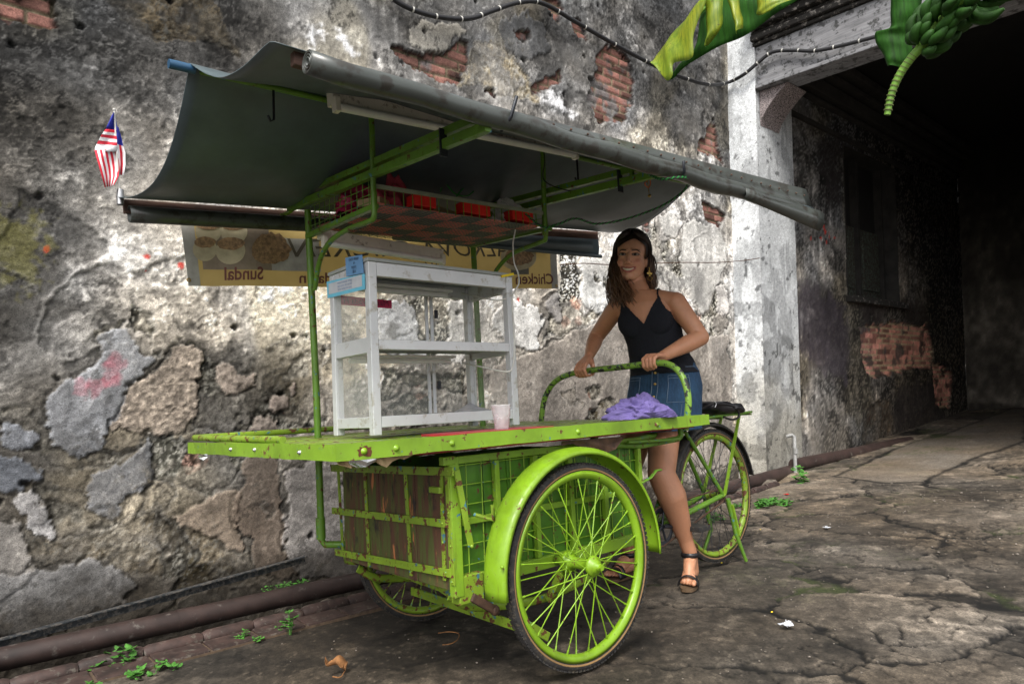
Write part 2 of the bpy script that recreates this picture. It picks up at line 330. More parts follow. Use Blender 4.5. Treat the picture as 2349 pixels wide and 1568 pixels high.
PATCH = [
    pa('dark', (62, 60, 56), [(700, 180), (760, 240), (790, 330), (760, 400), (730, 390), (690, 330), (640, 260), (560, 270), (500, 300), (480, 270), (600, 220)]),
    pa('dark', (50, 49, 46), [(740, 400), (860, 400), (960, 360), (1040, 420), (1090, 500), (1250, 500), (1400, 340), (1560, 330), (1690, 420), (1690, 820), (1400, 830), (1050, 830), (1010, 800), (1040, 700), (1030, 560), (1010, 420), (880, 400), (760, 500)]),
    pa('dark', (62, 62, 58), [(780, 850), (960, 830), (1270, 960), (1240, 1130), (1060, 1140), (880, 1100), (820, 1060), (780, 960)]),
    pa('dark', (60, 58, 52), [(0, 640), (150, 620), (230, 680), (300, 730), (300, 850), (420, 880), (560, 870), (780, 860), (760, 900), (640, 960), (420, 990), (260, 970), (190, 900), (150, 790), (70, 760), (0, 780)]),
    pa('dark', (58, 57, 54), [(230, 1060), (420, 1080), (480, 1180), (600, 1180), (740, 1130), (880, 1110), (930, 1200), (900, 1290), (780, 1300), (660, 1230), (540, 1300), (330, 1330), (160, 1310), (240, 1220), (200, 1130)]),
    pa('rough', (112, 104, 92), [(110, 1440), (180, 1390), (560, 1290), (680, 1260), (900, 1270), (1050, 1230), (1240, 1180), (1240, 1400), (1300, 1430), (1290, 1568), (640, 1568), (480, 1480), (200, 1530)]),
    pa('dark', (56, 54, 50), [(820, 1230), (900, 1290), (1000, 1350), (1030, 1450), (960, 1568), (840, 1568), (830, 1440)]),
    pa('smooth', (158, 160, 165), [(550, 265), (640, 262), (660, 330), (720, 400), (745, 450), (740, 500), (640, 590), (650, 650), (620, 740), (560, 830), (470, 900), (300, 840), (300, 740), (215, 650), (200, 600), (270, 530), (430, 490), (460, 400), (500, 330)]),
    pa('pebble', (150, 138, 126), [(920, 385), (1000, 390), (1045, 440), (1020, 520), (1050, 620), (1060, 690), (1010, 790), (880, 825), (780, 820), (640, 760), (625, 710), (655, 650), (650, 600), (700, 540), (790, 470), (850, 420)]),
    pa('smooth', (122, 125, 132), [(20, 850), (60, 770), (150, 760), (230, 790), (180, 860), (90, 905)]),
    pa('smooth', (96, 100, 108), [(-60, 960), (60, 930), (180, 960), (215, 1000), (190, 1060), (110, 1130), (-60, 1150)]),
    pa('smooth', (150, 148, 148), [(120, 1180), (200, 1120), (240, 1200), (260, 1240), (250, 1310), (150, 1300), (100, 1240)]),
    pa('smooth', (122, 123, 126), [(430, 1060), (520, 990), (640, 960), (760, 880), (800, 850), (815, 880), (780, 1000), (760, 1130), (640, 1160), (600, 1200), (540, 1240), (470, 1190), (460, 1120)]),
    pa('smooth', (142, 128, 114), [(910, 1280), (1020, 1180), (1130, 1150), (1240, 1120), (1250, 1250), (1230, 1420), (1090, 1400), (1040, 1340), (960, 1340)]),
    pa('smooth', (128, 114, 102), [(1270, 960), (1330, 830), (1420, 840), (1440, 1010), (1500, 1200), (1510, 1568), (1300, 1568), (1280, 1440), (1310, 1400), (1240, 1380), (1240, 1150)]),
    pa('dark', (48, 46, 42), [(1380, 1220), (1440, 1210), (1470, 1260), (1440, 1300), (1390, 1290)]),
    pa('smooth', (160, 155, 152), [(1510, 1000), (1640, 980), (1700, 1000), (1860, 1200), (1900, 1600), (1520, 1590), (1505, 1200)]),
    pa('smooth', (128, 124, 120), [(-60, 1340), (80, 1330), (100, 1400), (110, 1460), (150, 1568), (-60, 1800)]),
    pa('smooth', (118, 117, 117), [(-60, 1600), (160, 1560), (300, 1500), (450, 1480), (600, 1560), (700, 1640), (640, 1760), (300, 1850), (-60, 1950)]),
    pa('dark', (52, 46, 30), [(880, 1600), (960, 1520), (1100, 1500), (1250, 1560), (1270, 1620), (1000, 1680), (880, 1720)]),
    pa('round', (150, 138, 128), [(1110, 530), (1150, 490), (1240, 510), (1330, 520), (1340, 570), (1260, 620), (1180, 610)]),
    pa('round', (140, 128, 120), [(1380, 640), (1440, 610), (1480, 640), (1470, 690), (1400, 700)]),
    pa('round', (145, 132, 124), [(1490, 580), (1540, 570), (1545, 620), (1500, 640)]),
    pa('round', (138, 128, 120), [(1300, 740), (1390, 715), (1440, 770), (1420, 820), (1290, 820)]),
    # upper middle
    pa('rough', (70, 63, 52), [(560, -60), (1010, -60), (1100, 60), (1150, 180), (1170, 250), (1010, 200), (700, 160), (560, 60)], lambda a, b: (a * 0.45 + 0, b * 0.48)),
    pa('rough', (150, 140, 122), [(960, 300), (1000, 200), (1110, 180), (1180, 270), (1260, 370), (1300, 440), (1310, 520), (1200, 500), (1000, 440), (920, 440)], sb),
    pa('smooth', (140, 136, 128), [(650, 150), (740, 110), (900, 120), (950, 150), (880, 210), (870, 250), (780, 260), (700, 240), (660, 200)], sb),
    pa('smooth', (92, 93, 95), [(1100, 120), (1180, 60), (1330, 120), (1330, 250), (1290, 300), (1220, 290), (1150, 220)], sb),
    pa('brick', None, [(600, 255), (700, 280), (850, 240), (910, 190), (970, 190), (965, 260), (930, 320), (920, 420), (800, 410), (690, 350)], sb),
    pa('brick', None, [(1180, 150), (1230, 130), (1260, 190), (1240, 220), (1200, 200)], sb),
    pa('brick', None, [(1310, 10), (1400, -20), (1450, 70), (1400, 130), (1360, 80)], sb),
    pa('brick', None, [(1490, 120), (1520, 110), (1540, 210), (1500, 190)], sb),
    pa('brick', None, [(1640, 230), (1750, 270), (1780, 330), (1770, 510), (1720, 590), (1600, 600), (1550, 560), (1520, 480), (1560, 400), (1600, 380), (1600, 310)], sb),
    pa('brick', None, [(1260, 410), (1340, 380), (1400, 360), (1415, 410), (1360, 430), (1330, 480), (1280, 470)], sb),
    pa('brick', None, [(1030, 445), (1080, 440), (1080, 475), (1030, 470)], sb),
    pa('brick', None, [(2160, 575), (2190, 640), (2215, 780), (2080, 740), (2090, 690), (2130, 650)], sb),
    pa('brick', None, [(2120, 990), (2180, 1010), (2230, 1070), (2190, 1110), (2130, 1080)], sb),
    pa('brick', None, [(-80, -60), (240, -60), (215, 60), (190, 95), (120, 80), (0, 60), (-80, 60)], lambda a, b: (a * .475, b * .475)),
    pa('brick', None, [(2860, 220), (2990, 190), (2990, 260), (2900, 250)], lambda a, b: (a * .5735, b * .5735 - 200)),
    pa('white', (235, 235, 240), [(1330, 480), (1400, 460), (1440, 520), (1500, 590), (1380, 560), (1320, 540)], sb),
    pa('white', (240, 240, 245), [(150, 150), (230, 130), (220, 190), (180, 250), (150, 220)], sb),
    pa('white', (240, 240, 245), [(300, 130), (380, 180), (450, 250), (450, 320), (380, 300), (350, 240)], sb),
    pa('white', (245, 245, 245), [(1390, 110), (1440, 90), (1480, 140), (1430, 170), (1400, 160)]),
    # behind the glass
    pa('dark', (58, 56, 52), [(520, -200), (1240, -200), (1250, -60), (1250, 330), (520, 330), (480, 100)], sg),
    pa('smooth', (205, 203, 200), [(1100, -150), (1250, -150), (1250, 330), (1040, 320), (1030, 240), (1090, 150), (1060, 60), (1100, 20)], sg),
    pa('smooth', (182, 184, 188), [(515, -60), (580, -110), (700, -120), (780, -60), (820, 20), (830, 150), (960, 210), (970, 280), (940, 320), (540, 320), (520, 200)], sg),
    pa('dark', (74, 72, 66), [(540, 430), (1260, 430), (1260, 640), (1180, 640), (1100, 590), (930, 560), (740, 590), (640, 640), (540, 740)], sg),
    pa('pebble', (128, 124, 118), [(560, 740), (650, 650), (760, 590), (930, 570), (1100, 590), (1180, 640), (1270, 600), (1290, 880), (560, 900)], sg),
    pa('dark', (66, 66, 62), [(600, 760), (700, 650), (900, 620), (1000, 700), (960, 820), (640, 860)], sg),
    # around the woman
    pa('smooth', (225, 224, 222), [(-120, 600), (80, 610), (140, 720), (100, 800), (40, 900), (-100, 940), (-260, 700)], ss),
    pa('dark', (60, 58, 54), [(220, 250), (340, 280), (360, 420), (370, 600), (380, 700), (560, 640), (600, 700), (440, 780), (250, 850), (110, 880), (130, 800), (150, 700), (230, 480)], ss),
    pa('smooth', (150, 146, 144), [(150, 600), (200, 560), (260, 660), (230, 740), (180, 740)], ss),
    pa('smooth', (222, 222, 220), [(380, 280), (520, 330), (600, 300), (600, 560), (560, 640), (480, 700), (390, 670), (360, 500), (350, 340)], ss),
    pa('dark', (66, 64, 58), [(450, 430), (500, 410), (510, 490), (470, 510)], ss),
    pa('dark', (66, 64, 58), [(540, 440), (590, 450), (590, 530), (540, 520)], ss),
    pa('dark', (62, 60, 55), [(820, 20), (900, 10), (960, 180), (1100, 200), (1120, 300), (1130, 420), (1100, 640), (1210, 700), (1300, 650), (1330, 560), (1390, 500), (1420, 640), (1420, 800), (1330, 880), (1240, 860), (1100, 700), (900, 400), (820, 130)], ss),
    pa('brick', None, [(820, 70), (870, 60), (890, 150), (840, 130)], ss),
    pa('smooth', (198, 196, 192), [(940, 60), (1050, 40), (1120, 110), (1100, 180), (980, 160)], ss),
    pa('smooth', (188, 186, 182), [(1130, 130), (1200, 70), (1300, 80), (1370, 170), (1390, 350), (1370, 500), (1320, 560), (1280, 640), (1210, 700), (1150, 630), (1110, 500), (1090, 300)], ss),
    pa('smooth', (205, 200, 196), [(1340, 550), (1390, 530), (1420, 600), (1410, 720), (1340, 700)], ss),
    pa('smooth', (140, 134, 128), [(1290, 720), (1350, 700), (1410, 730), (1410, 790), (1360, 850), (1290, 800)], ss),
    pa('smooth', (152, 144, 136), [(0, 940), (250, 860), (420, 800), (640, 640), (900, 640), (1250, 900), (1430, 840), (1470, 1750), (-200, 1900), (-250, 1100)], ss),
    pa('dark', (66, 60, 48), [(430, 1340), (560, 1300), (640, 1310), (630, 1450), (390, 1450)], ss),
    pa('dark', (92, 84, 76), [(270, 1230), (330, 1210), (380, 1290), (300, 1330)], ss),
    pa('dark', (80, 76, 68), [(400, 1180), (520, 1200), (530, 1280), (440, 1290)], ss),
]
def paint_wall(x, z, yb, tone, patches, seed=0, streak=1.0):
    """albedo (..,3) and relief (towards the viewer, metres) of a peeling plaster wall"""
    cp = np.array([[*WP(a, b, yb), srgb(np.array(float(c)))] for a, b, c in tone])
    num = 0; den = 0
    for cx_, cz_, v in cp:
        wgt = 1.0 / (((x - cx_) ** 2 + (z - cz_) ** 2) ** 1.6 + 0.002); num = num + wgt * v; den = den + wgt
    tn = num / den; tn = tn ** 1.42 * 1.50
    wx = 0.05 * (fbm(x * 5, z * 5, 4, 1) - 0.5) + 0.02 * (fbm(x * 22, z * 22, 3, 2) - 0.5)
    wz = 0.05 * (fbm(x * 5, z * 5, 4, 7) - 0.5) + 0.02 * (fbm(x * 22, z * 22, 3, 8) - 0.5)
    px = x + wx * 2.0 + .16 * (fbm(x * 2.3, z * 2.3, 4, 43) - .5); pz = z + wz * 2.0 + .16 * (fbm(x * 2.3, z * 2.3, 4, 45) - .5)
    big = fbm(x * 2.2, z * 2.2, 5, 11); mid = fbm(x * 9, z * 9, 5, 12, 0.62); fine = fbm(x * 38, z * 38, 4, 13, 0.7); grit = fbm(x * 95, z * 95, 2, 14)
    vert = fbm(x * 16, z * 1.7, 4, 15); vert2 = fbm(x * 45, z * 4, 3, 16)
    rid = 1 - np.abs(2 * fbm(x * 17, z * 17, 4, 17, 0.6) - 1)
    # weathered skin: tone with hard black and white breaks
    sk_ = streak * (0.35 + 0.9 * sstep(.45, .6, fbm(x * .8, z * .6, 3, 19)))
    k = (mid - 0.5) * 1.6 + (fine - 0.5) * 1.6 + (vert - 0.5) * 1.1 * sk_ + (vert2 - .5) * 0.7 * sk_ + (big - 0.5) * 1.0
    v = tn * np.exp(1.8 * k) * 1.15
    wp_ = sstep(.475, .52, fbm(x * 3.1 + wx * 9, z * 3.1 + wz * 9, 5, 47, .6)); bp_ = sstep(.56, .60, fbm(x * 4.3 + 9 + wx * 9, z * 4.3 + wz * 9, 5, 49, .62)); calm = np.exp(.5 * (fine - .5) + .5 * (mid - .5))
    v = v * (1 - .72 * wp_) + .72 * wp_ * tn * 1.22 * calm; yl_ = sstep(.55, .66, fbm(x * 1.3 + 5, z * 1.3, 4, 67))
    v = v * (1 - .78 * bp_ * sstep(.40, .55, fine + .4 * (mid - .5)))
    v = np.where(rid > 0.93, v * 0.55 + 0.12 * tn + 0.05, v)
    h = 0.010 * (mid - 0.5) + 0.009 * (fine - 0.5) + 0.012 * (big - 0.5) + 0.004 * (grit - .5)
    # ring shaped lichens and blisters
    f1, f2, idd = voro(x * 11 + wx * 30, z * 11 + wz * 30, 3)
    rr = np.exp(-((f1 - 0.22 - 0.16 * idd) / 0.05) ** 2); zone = sstep(0.5, 0.62, fbm(x * 1.6, z * 1.6, 3, 21)) if seed == 0 else 0
    v = v * (1 + 0.9 * rr * zone); h = h + 0.004 * rr * zone
    warm = 0.62 + 0.9 * (fbm(x * 3, z * 3, 3, 23) - 0.5); warm = np.clip(warm + 0.25 * (1.6 - z) / 1.6, 0, 1)
    colr = v[..., None] * (np.array([0.97, 1.0, 1.05]) * (1 - warm[..., None]) + np.array([1.12, 0.99, 0.82]) * warm[..., None])
    colr = colr * (1 - yl_[..., None] * (1 - np.array([1.02, .97, .84])))
    # natural peeling everywhere
    f1, f2, idd = voro(px * 2.6, pz * 2.9, 9); e = (f2 - f1)
    nat = sstep(0.02, 0.06, e) * (idd > 0.72) * sstep(0.42, 0.5, fbm(px * 3, pz * 3, 3, 25)); 
    colr = colr * (1 - 0.45 * nat[..., None]); h = h - 0.008 * nat
    for kind, c, poly in patches:
        pw = [WP(a, b, yb) for a, b in poly]
        xs = [p[0] for p in pw]; zs = [p[1] for p in pw]; mg = 0.15
        m = (x > min(xs) - mg) & (x < max(xs) + mg) & (z > min(zs) - mg) & (z < max(zs) + mg)
        if not m.any(): continue
        X_ = px[m]; Z_ = pz[m]; rg = 0.03 if kind == 'round' else 0.10
        s = polysd(X_, Z_, pw) + rg * (mid[m] - 0.5) + 0.03 * (fine[m] - 0.5)
        a = sstep(-0.004, 0.006, s)[..., None]; rim = np.exp(-((s - 0.004) / 0.006) ** 2)[..., None]; out = np.exp(-((s + 0.010) / 0.009) ** 2)[..., None]
        cc = colr[m]; hh = h[m]
        if kind == 'brick':
            bc, bh_ = bricks(x[m], z[m]); cov = sstep(0.55, 0.68, fbm(x[m] * 7, z[m] * 7, 4, 31))[..., None]
            bc = bc * (1 - cov * .85) + cov * .85 * tn[m][..., None] * (0.3 + fine[m][..., None] * 1.2)
            cc = cc * (1 - a) + bc * 1.1 * a; cc = cc * (1 - 0.75 * np.exp(-((s - .006) / 0.012) ** 2)[..., None]); hh = hh * (1 - 0.6 * a[..., 0]) + a[..., 0] * (-0.040 + bh_)
            cc = cc + 0.35 * out * tn[m][..., None]
        elif kind in ('smooth', 'round'):
            base = srgb(np.array(c, float)); n_ = np.exp(1.3 * (mid[m] - .5) + 1.0 * (big[m] - 0.5) + 0.9 * (fine[m] - .5) + 0.6 * (vert[m] - .5))[..., None]
            stain = sstep(0.56, 0.66, fbm(x[m] * 5, z[m] * 3, 4, 33))[..., None]
            hole = (sstep(.66, .69, mid[m] + .25 * (fine[m] - .5)) * (1 if max(xs) - min(xs) > .25 else 0))[..., None]; pc = base * n_ * (1 - 0.35 * stain) * (1 - .6 * hole)
            cc = cc * (1 - 0.38 * out) ; a = a * .82; cc = cc * (1 - a) + pc * a + rim * 0.14 * base
            hh = hh * (1 - a[..., 0]) + a[..., 0] * (0.005 + 0.45 * hh + (0.02 * sstep(0, .09, s) if kind == 'round' else 0)) - 0.005 * out[..., 0]
        elif kind == 'pebble':
            base = srgb(np.array(c, float)); g2 = fbm(x[m] * 60, z[m] * 60, 3, 35, .7)
            pc = base * np.exp(2.6 * (g2 - .5) + 0.7 * (mid[m] - .5))[..., None]
            cc = cc * (1 - 0.6 * out); a = a * .85; cc = cc * (1 - a) + pc * a; hh = hh * (1 - a[..., 0]) + a[..., 0] * (-0.004 + 0.016 * (g2 - .5)) - 0.010 * out[..., 0]
        elif kind in ('dark', 'rough'):
            base = srgb(np.array(c, float)); q = 4.2 if kind == 'dark' else 3.4
            fz = fbm(x[m] * 62, z[m] * 62, 3, 53, .7); md2 = fbm(x[m] * 5 + 3, z[m] * 5, 4, 55)
            n_ = np.exp(q * .6 * (fine[m] - 0.5) + 2.0 * (mid[m] - 0.5) + 2.6 * (fz - .5))[..., None]
            crumb = (sstep(0.57, 0.66, fz + .5 * (fine[m] - .5)) * .65 + .8 * sstep(.93, .97, 1 - np.abs(2 * fbm(x[m] * 13, z[m] * 13, 4, 57, .6) - 1)) * (fine[m] > .46)).clip(0, 1)[..., None]
            pc = base * n_ * (1 - crumb) + crumb * tn[m][..., None] * 1.45 * np.array([1.0, .99, .95])
            sk2 = sstep(.52, .60, md2 + .2 * (mid[m] - .5))[..., None] * .6; pc = pc * (1 - sk2) + sk2 * tn[m][..., None] * np.array([.95, .89, .80]) * np.exp(1.6 * (fine[m] - .5) + 1.2 * (fz - .5))[..., None]
            red = ((fbm(x[m] * 6, z[m] * 6, 2, 37) > 0.78) & (kind == 'dark'))[..., None]; pc = np.where(red, pc * np.array([1.3, .86, .78]), pc)
            a = a * (.30 + .70 * sstep(.43, .53, fbm(x[m] * 4.5 + 2, z[m] * 4.5, 4, 83, .6)))[..., None]
            dd = 0.012 if kind == 'dark' else 0.005; pc = pc * (1.35 if kind == 'dark' else 1.2) * np.array([1.03, 1.0, .92])
            cc = cc * (1 - a) + pc * a + rim * 0.30 * tn[m][..., None] - 0; cc = cc * (1 - 0.55 * np.exp(-((s - 0.016) / 0.010) ** 2)[..., None])
            hh = hh * (1 - a[..., 0]) + a[..., 0] * (-dd + 0.016 * (fine[m] - .5) + 0.028 * (mid[m] - .5) + .006 * (fz - .5))
        elif kind == 'stain':
            a3 = sstep(-.10, .08, s + .30 * (mid[m] - .5) + .12 * (vert[m] - .5))[..., None] * .8; cc = cc * (1 - a3) + a3 * srgb(np.array(c, float)) * np.exp(.9 * (mid[m] - .5) + .5 * (fine[m] - .5))[..., None]
        elif kind == 'white':
            a2 = sstep(-0.02, 0.05, s + 0.09 * (fine[m] - .5) + .05 * (mid[m] - .5))[..., None]
            cc = cc * (1 - a2) + a2 * np.array([0.82, 0.82, 0.84]) * (0.8 + .4 * fine[m][..., None])
        colr[m] = cc; h[m] = hh
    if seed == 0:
        foot_dark = sstep(.20, .02, z - .06 + .16 * (mid - .5) + .12 * (fbm(x * 1.7, z, 3, 59) - .5))[..., None] * .80; colr = colr * (1 - foot_dark) + foot_dark * np.array([.030, .024, .017]) * np.exp(1.5 * (fine - .5))[..., None]  # wall foot darkened in colour where the gutter gap falls into shade
    # isolated pits
    f1, f2, idd = voro(x * 7 + 3, z * 7, 5); pit = (idd > 0.93) * sstep(0.16, 0.06, f1 + 0.2 * (fine - .5)); colr = colr * (1 - 0.8 * pit[..., None]); h = h - 0.02 * pit
    return colr, h
def daub(colr, x, z, yb, items):
    for px_, py_, r, c in items:
        cx_, cz_ = WP(px_, py_, yb); d = np.hypot(x - cx_, (z - cz_) * 0.8) + 0.7 * r * (fbm(x * 30, z * 30, 3, 41) - .5) * 2
        a = sstep(r, r * 0.6, d)[..., None] * c[3]; colr[:] = colr * (1 - a) + a * np.array(c[:3])
    return colr
def place(x, yb, z, h):
    """building-frame arrays to world, relief towards -y"""
    y = yb - h; c, s = math.cos(TAU), math.sin(TAU)
    return x, 3.8 + (y - 3.8) * c - z * s, (y - 3.8) * s + z * c
# main wall
xs = np.concatenate([np.arange(-4.0, -0.1, 0.05), np.arange(-0.1, 3.4, 0.0075), np.arange(3.4, 6.2, 0.010), [6.2]])
zs = np.concatenate([np.arange(-0.30, 3.0, 0.0078), np.arange(3.0, 5.3, 0.012)])
X, Z = np.meshgrid(xs, zs, indexing='ij')
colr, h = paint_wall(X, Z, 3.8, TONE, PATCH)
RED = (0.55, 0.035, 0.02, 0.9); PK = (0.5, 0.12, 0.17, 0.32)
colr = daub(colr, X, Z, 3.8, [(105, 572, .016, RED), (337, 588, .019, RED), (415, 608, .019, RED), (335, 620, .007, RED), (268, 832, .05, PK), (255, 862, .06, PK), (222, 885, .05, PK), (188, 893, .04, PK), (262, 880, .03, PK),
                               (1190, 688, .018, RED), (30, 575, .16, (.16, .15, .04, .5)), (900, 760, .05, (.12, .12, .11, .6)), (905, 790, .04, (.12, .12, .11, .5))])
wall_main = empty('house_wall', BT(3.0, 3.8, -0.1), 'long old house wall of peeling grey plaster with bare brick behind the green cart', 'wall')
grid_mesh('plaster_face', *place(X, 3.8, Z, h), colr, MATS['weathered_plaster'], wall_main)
MB().hexa([BT(*p) for p in ((-4, 3.86, -.35), (6.2, 3.86, -.35), (6.2, 4.3, -.35), (-4, 4.3, -.35), (-4, 3.86, 5.3), (6.2, 3.86, 5.3), (6.2, 4.3, 5.3), (-4, 4.3, 5.3))]).build('wall_core', MATS['old_wood'] if 0 else MATS['pvc'], wall_main)

# corner pillar: lit side (-x) painted lighter, shaded front (-y) and return darker
def pil_tex(u, z, seed, lo, hi):
    wv = fbm(u * 3 + seed, z * 2.2, 4, seed); st = sstep(0.50, 0.56, fbm(u * 5 + seed, z * 5, 4, seed + 1) + 0.25 * (fbm(u * 30, z * 30, 3, seed) - .5))
    st2 = sstep(0.56, 0.60, fbm(u * 9, z * 2.6, 4, seed + 4)); fine = fbm(u * 40, z * 40, 3, seed + 2, .7)
    low = sstep(1.5, 0.2, z + 0.9 * (fbm(u * 4, z * 4, 3, seed + 5) - .5))
    v = (hi * (1 - 0.42 * st * sstep(.48, .52, fbm(u * 1.3, z * 1.1, 3, seed + 11))) * (1 - 0.30 * st2)) * np.exp(0.5 * (fine - .5) + .7 * (wv - .5)) * (1 - 0.45 * low) + lo * 0
    c = v[..., None] * np.array([0.97, 1.0, 1.03]); c = c * (1 - low[..., None]) + c * low[..., None] * np.array([1.08, 1.0, .85])
    dk = (fbm(u * 13, z * 13, 4, seed + 8) > 0.735)[..., None]; c = np.where(dk, c * 0.35, c)
    return c, 0.006 * (fine - .5) + 0.006 * (wv - .5) - 0.002 * st
pillar = empty('corner_pillar', BT(6.5, 3.6, 0.0), 'tall whitewashed corner pillar with grey stains at the passage entrance', 'pillar')
PX0, PX1, PY0 = 6.18, 6.90, 3.50
zs2 = np.arange(-0.1, 5.3, 0.014)
U, Z = np.meshgrid(np.linspace(0, 3.82 - PY0, 26), zs2, indexing='ij')
c, h = pil_tex(U, Z, 51, .2, 0.66); x_ = PX0 - h
cs, sn = math.cos(TAU), math.sin(TAU); yb = PY0 + U[::-1]
grid_mesh('side_face', PX0 - h, 3.8 + (yb - 3.8) * cs - Z * sn, (yb - 3.8) * sn + Z * cs, c, MATS['smooth_plaster'], pillar)
U, Z = np.meshgrid(np.linspace(0, PX1 - PX0, 50), zs2, indexing='ij')
c, h = pil_tex(U, Z, 61, .2, 0.42)
grid_mesh('front_face', *place(PX0 + U, PY0, Z, h * (U > 0.01)), c, MATS['smooth_plaster'], pillar)
U, Z = np.meshgrid(np.linspace(0, 0.2, 10), zs2[::4], indexing='ij'); c, h = pil_tex(U, Z, 71, .2, 0.3); yb = PY0 + U
grid_mesh('return_face', PX1 + 0 * Z, 3.8 + (yb - 3.8) * cs - Z * sn, (yb - 3.8) * sn + Z * cs, c, MATS['smooth_plaster'], pillar)

# passage inner wall with a window opening
YI = 3.62
TONE2 = [(1850, 300, 74), (1850, 500, 78), (1860, 600, 92), (1840, 700, 80), (1850, 800, 84), (1850, 900, 88), (1850, 1000, 92), (1900, 400, 40), (1900, 600, 92), (1900, 750, 62), (1900, 1000, 66), (2000, 250, 30), (2000, 720, 74), (2060, 700, 80), (2150, 600, 30), (2150, 800, 42), (2100, 950, 52), (2000, 900, 55), (2100, 400, 14), (2180, 300, 8), (2000, 960, 60)]  # passage gloom painted in: tones drop to black with depth and height
PATCH2 = [('stain', (26, 23, 23), [(1880, 330), (1925, 320), (1930, 460), (1890, 470)]), ('stain', (40, 36, 40), [(1850, 640), (1930, 700), (1950, 800), (1940, 880), (1880, 860), (1830, 800), (1820, 720)]),
          ('stain', (30, 26, 26), [(1960, 680), (2040, 680), (2030, 720), (1985, 735)]), ('stain', (30, 26, 24), [(2075, 690), (2120, 700), (2140, 760), (2100, 780)]),
          ('brick', None, [(1972, 738), (2060, 735), (2128, 742), (2140, 800), (2135, 860), (2090, 840), (2050, 850), (2015, 870), (1985, 850), (1975, 800)]),
          ('brick', None, [(2140, 830), (2185, 850), (2180, 940), (2150, 930)]), ('stain', (32, 29, 29), [(2060, 880), (2140, 880), (2170, 960), (2100, 1010), (2050, 1000)]), ('dark', (40, 35, 30), [(1975, 930), (2050, 920), (2050, 1010), (1975, 1020)])]
wx0, wz0 = WP(1946, 676, YI); wx1, _ = WP(2062, 672, YI); wz1 = WP(1932, 330, YI)[1]
xs = np.unique(np.concatenate([np.arange(PX1, 12.7, 0.025), [wx0, wx1]])); zs3 = np.unique(np.concatenate([np.arange(0.0, 5.6, 0.022), [wz0, wz1]]))
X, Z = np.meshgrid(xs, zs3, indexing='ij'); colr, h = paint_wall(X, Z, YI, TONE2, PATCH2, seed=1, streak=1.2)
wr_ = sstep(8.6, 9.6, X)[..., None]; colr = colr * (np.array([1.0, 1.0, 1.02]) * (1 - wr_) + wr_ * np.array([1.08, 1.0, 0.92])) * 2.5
colr = daub(colr, X, Z, YI, [(1890, 522, .03, RED), (1893, 531, .028, RED), (1883, 545, .02, RED), (1902, 543, .03, RED), (1896, 557, .02, RED), (1914, 546, .022, RED), (1860, 548, .022, RED)])
passage = empty('passage_wall', BT(9.5, YI, 0.1), 'stained dark inner wall of the covered passage beyond the pillar with window and brick patch', 'wall')
mcx = 0.5 * (xs[:-1] + xs[1:]); mcz = 0.5 * (zs3[:-1] + zs3[1:])
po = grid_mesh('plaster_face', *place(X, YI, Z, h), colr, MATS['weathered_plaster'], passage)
import bmesh
bm = bmesh.new(); bm.from_mesh(po.data); nv_ = len(zs3) - 1
kill = [f for f in bm.faces if wx0 < mcx[f.index // nv_] < wx1 and wz0 < mcz[f.index % nv_] < wz1]
bmesh.ops.delete(bm, geom=kill, context='FACES'); bm.to_mesh(po.data); bm.free()
simple('shade_plaster', (0.022, 0.020, 0.018), 0.9, var=0.6, scale=5, bump=0.3)  # plaster coloured nearly black to stand in for the unlit passage
simple('shade_black', (0.006, 0.0055, 0.005), 0.9, var=0.5, scale=4)  # lack of light in the passage put into a black base colour
simple('grey_timber', (0.19, 0.19, 0.20), 0.8, var=0.4, scale=6, bump=0.3, dirt=(0.05, 0.05, 0.05), dirtamt=0.06, sc3=(8, 0.6, 8))
simple('stone_grey', (0.30, 0.25, 0.25), 0.85, var=0.35, scale=40, bump=0.4, dirt=(0.04, 0.035, 0.03), dirtamt=0.1)
simple('mouldy_stone', (0.22, 0.20, 0.18), 0.9, var=0.6, scale=8, bump=0.5, dirt=(0.015, 0.013, 0.011), dirtamt=0.2)
simple('old_paint', (0.06, 0.075, 0.06), 0.8, var=0.6, scale=14, dirt=(0.03, 0.02, 0.015), dirtamt=0.12)
def bbox(mb, a, b):   # box in the building frame
    x0, y0, z0 = a; x1, y1, z1 = b
    return mb.hexa([BT(*p) for p in ((x0, y0, z0), (x1, y0, z0), (x1, y1, z0), (x0, y1, z0), (x0, y0, z1), (x1, y0, z1), (x1, y1, z1), (x0, y1, z1))])
m = MB(); bbox(m, (PX1 + .03, YI + .32, -.2), (12.7, YI + .4, 5.4)); m.build('wall_core', MATS['shade_black'], passage)
m = MB(); bbox(m, (wx0 - .02, YI - .004, wz0), (wx0, YI + .3, wz1)); bbox(m, (wx1, YI - .004, wz0), (wx1 + .02, YI + .3, wz1)); bbox(m, (wx0, YI + .012, wz0 - .03), (wx1, YI + .3, wz0 - .003)); bbox(m, (wx0, YI + .012, wz1), (wx1, YI + .3, wz1 + .03))
m.build('window_reveal', MATS['shade_plaster'], passage)
m = MB(); bbox(m, (wx0 - .06, YI - .10, wz0 - .09), (wx1 + .06, YI + .01, wz0 - .012)); m.build('window_sill', MATS['mouldy_stone'], passage, bevel=.01)
win = MB(); bbox(win, (wx0 - .1, YI + .26, wz0 - .1), (wx1 + .3, YI + .28, wz1 + .1)); win = win.build('window', MATS['shade_black'], passage)
m = MB(); wm = (wx0 + wx1) / 2
for a_, b_ in ((wx0 + .03, wm - .05), (wm + .05, wx1 - .03)):
    bbox(m, (a_, YI + .215, wz0 + .05), (b_, YI + .25, wz0 + 0.95))
    bbox(m, (a_ + .12, YI + .19, wz0 + .15), (b_ - .12, YI + .213, wz0 + .85))
m.build('shutter', MATS['old_paint'], win)
m = MB()
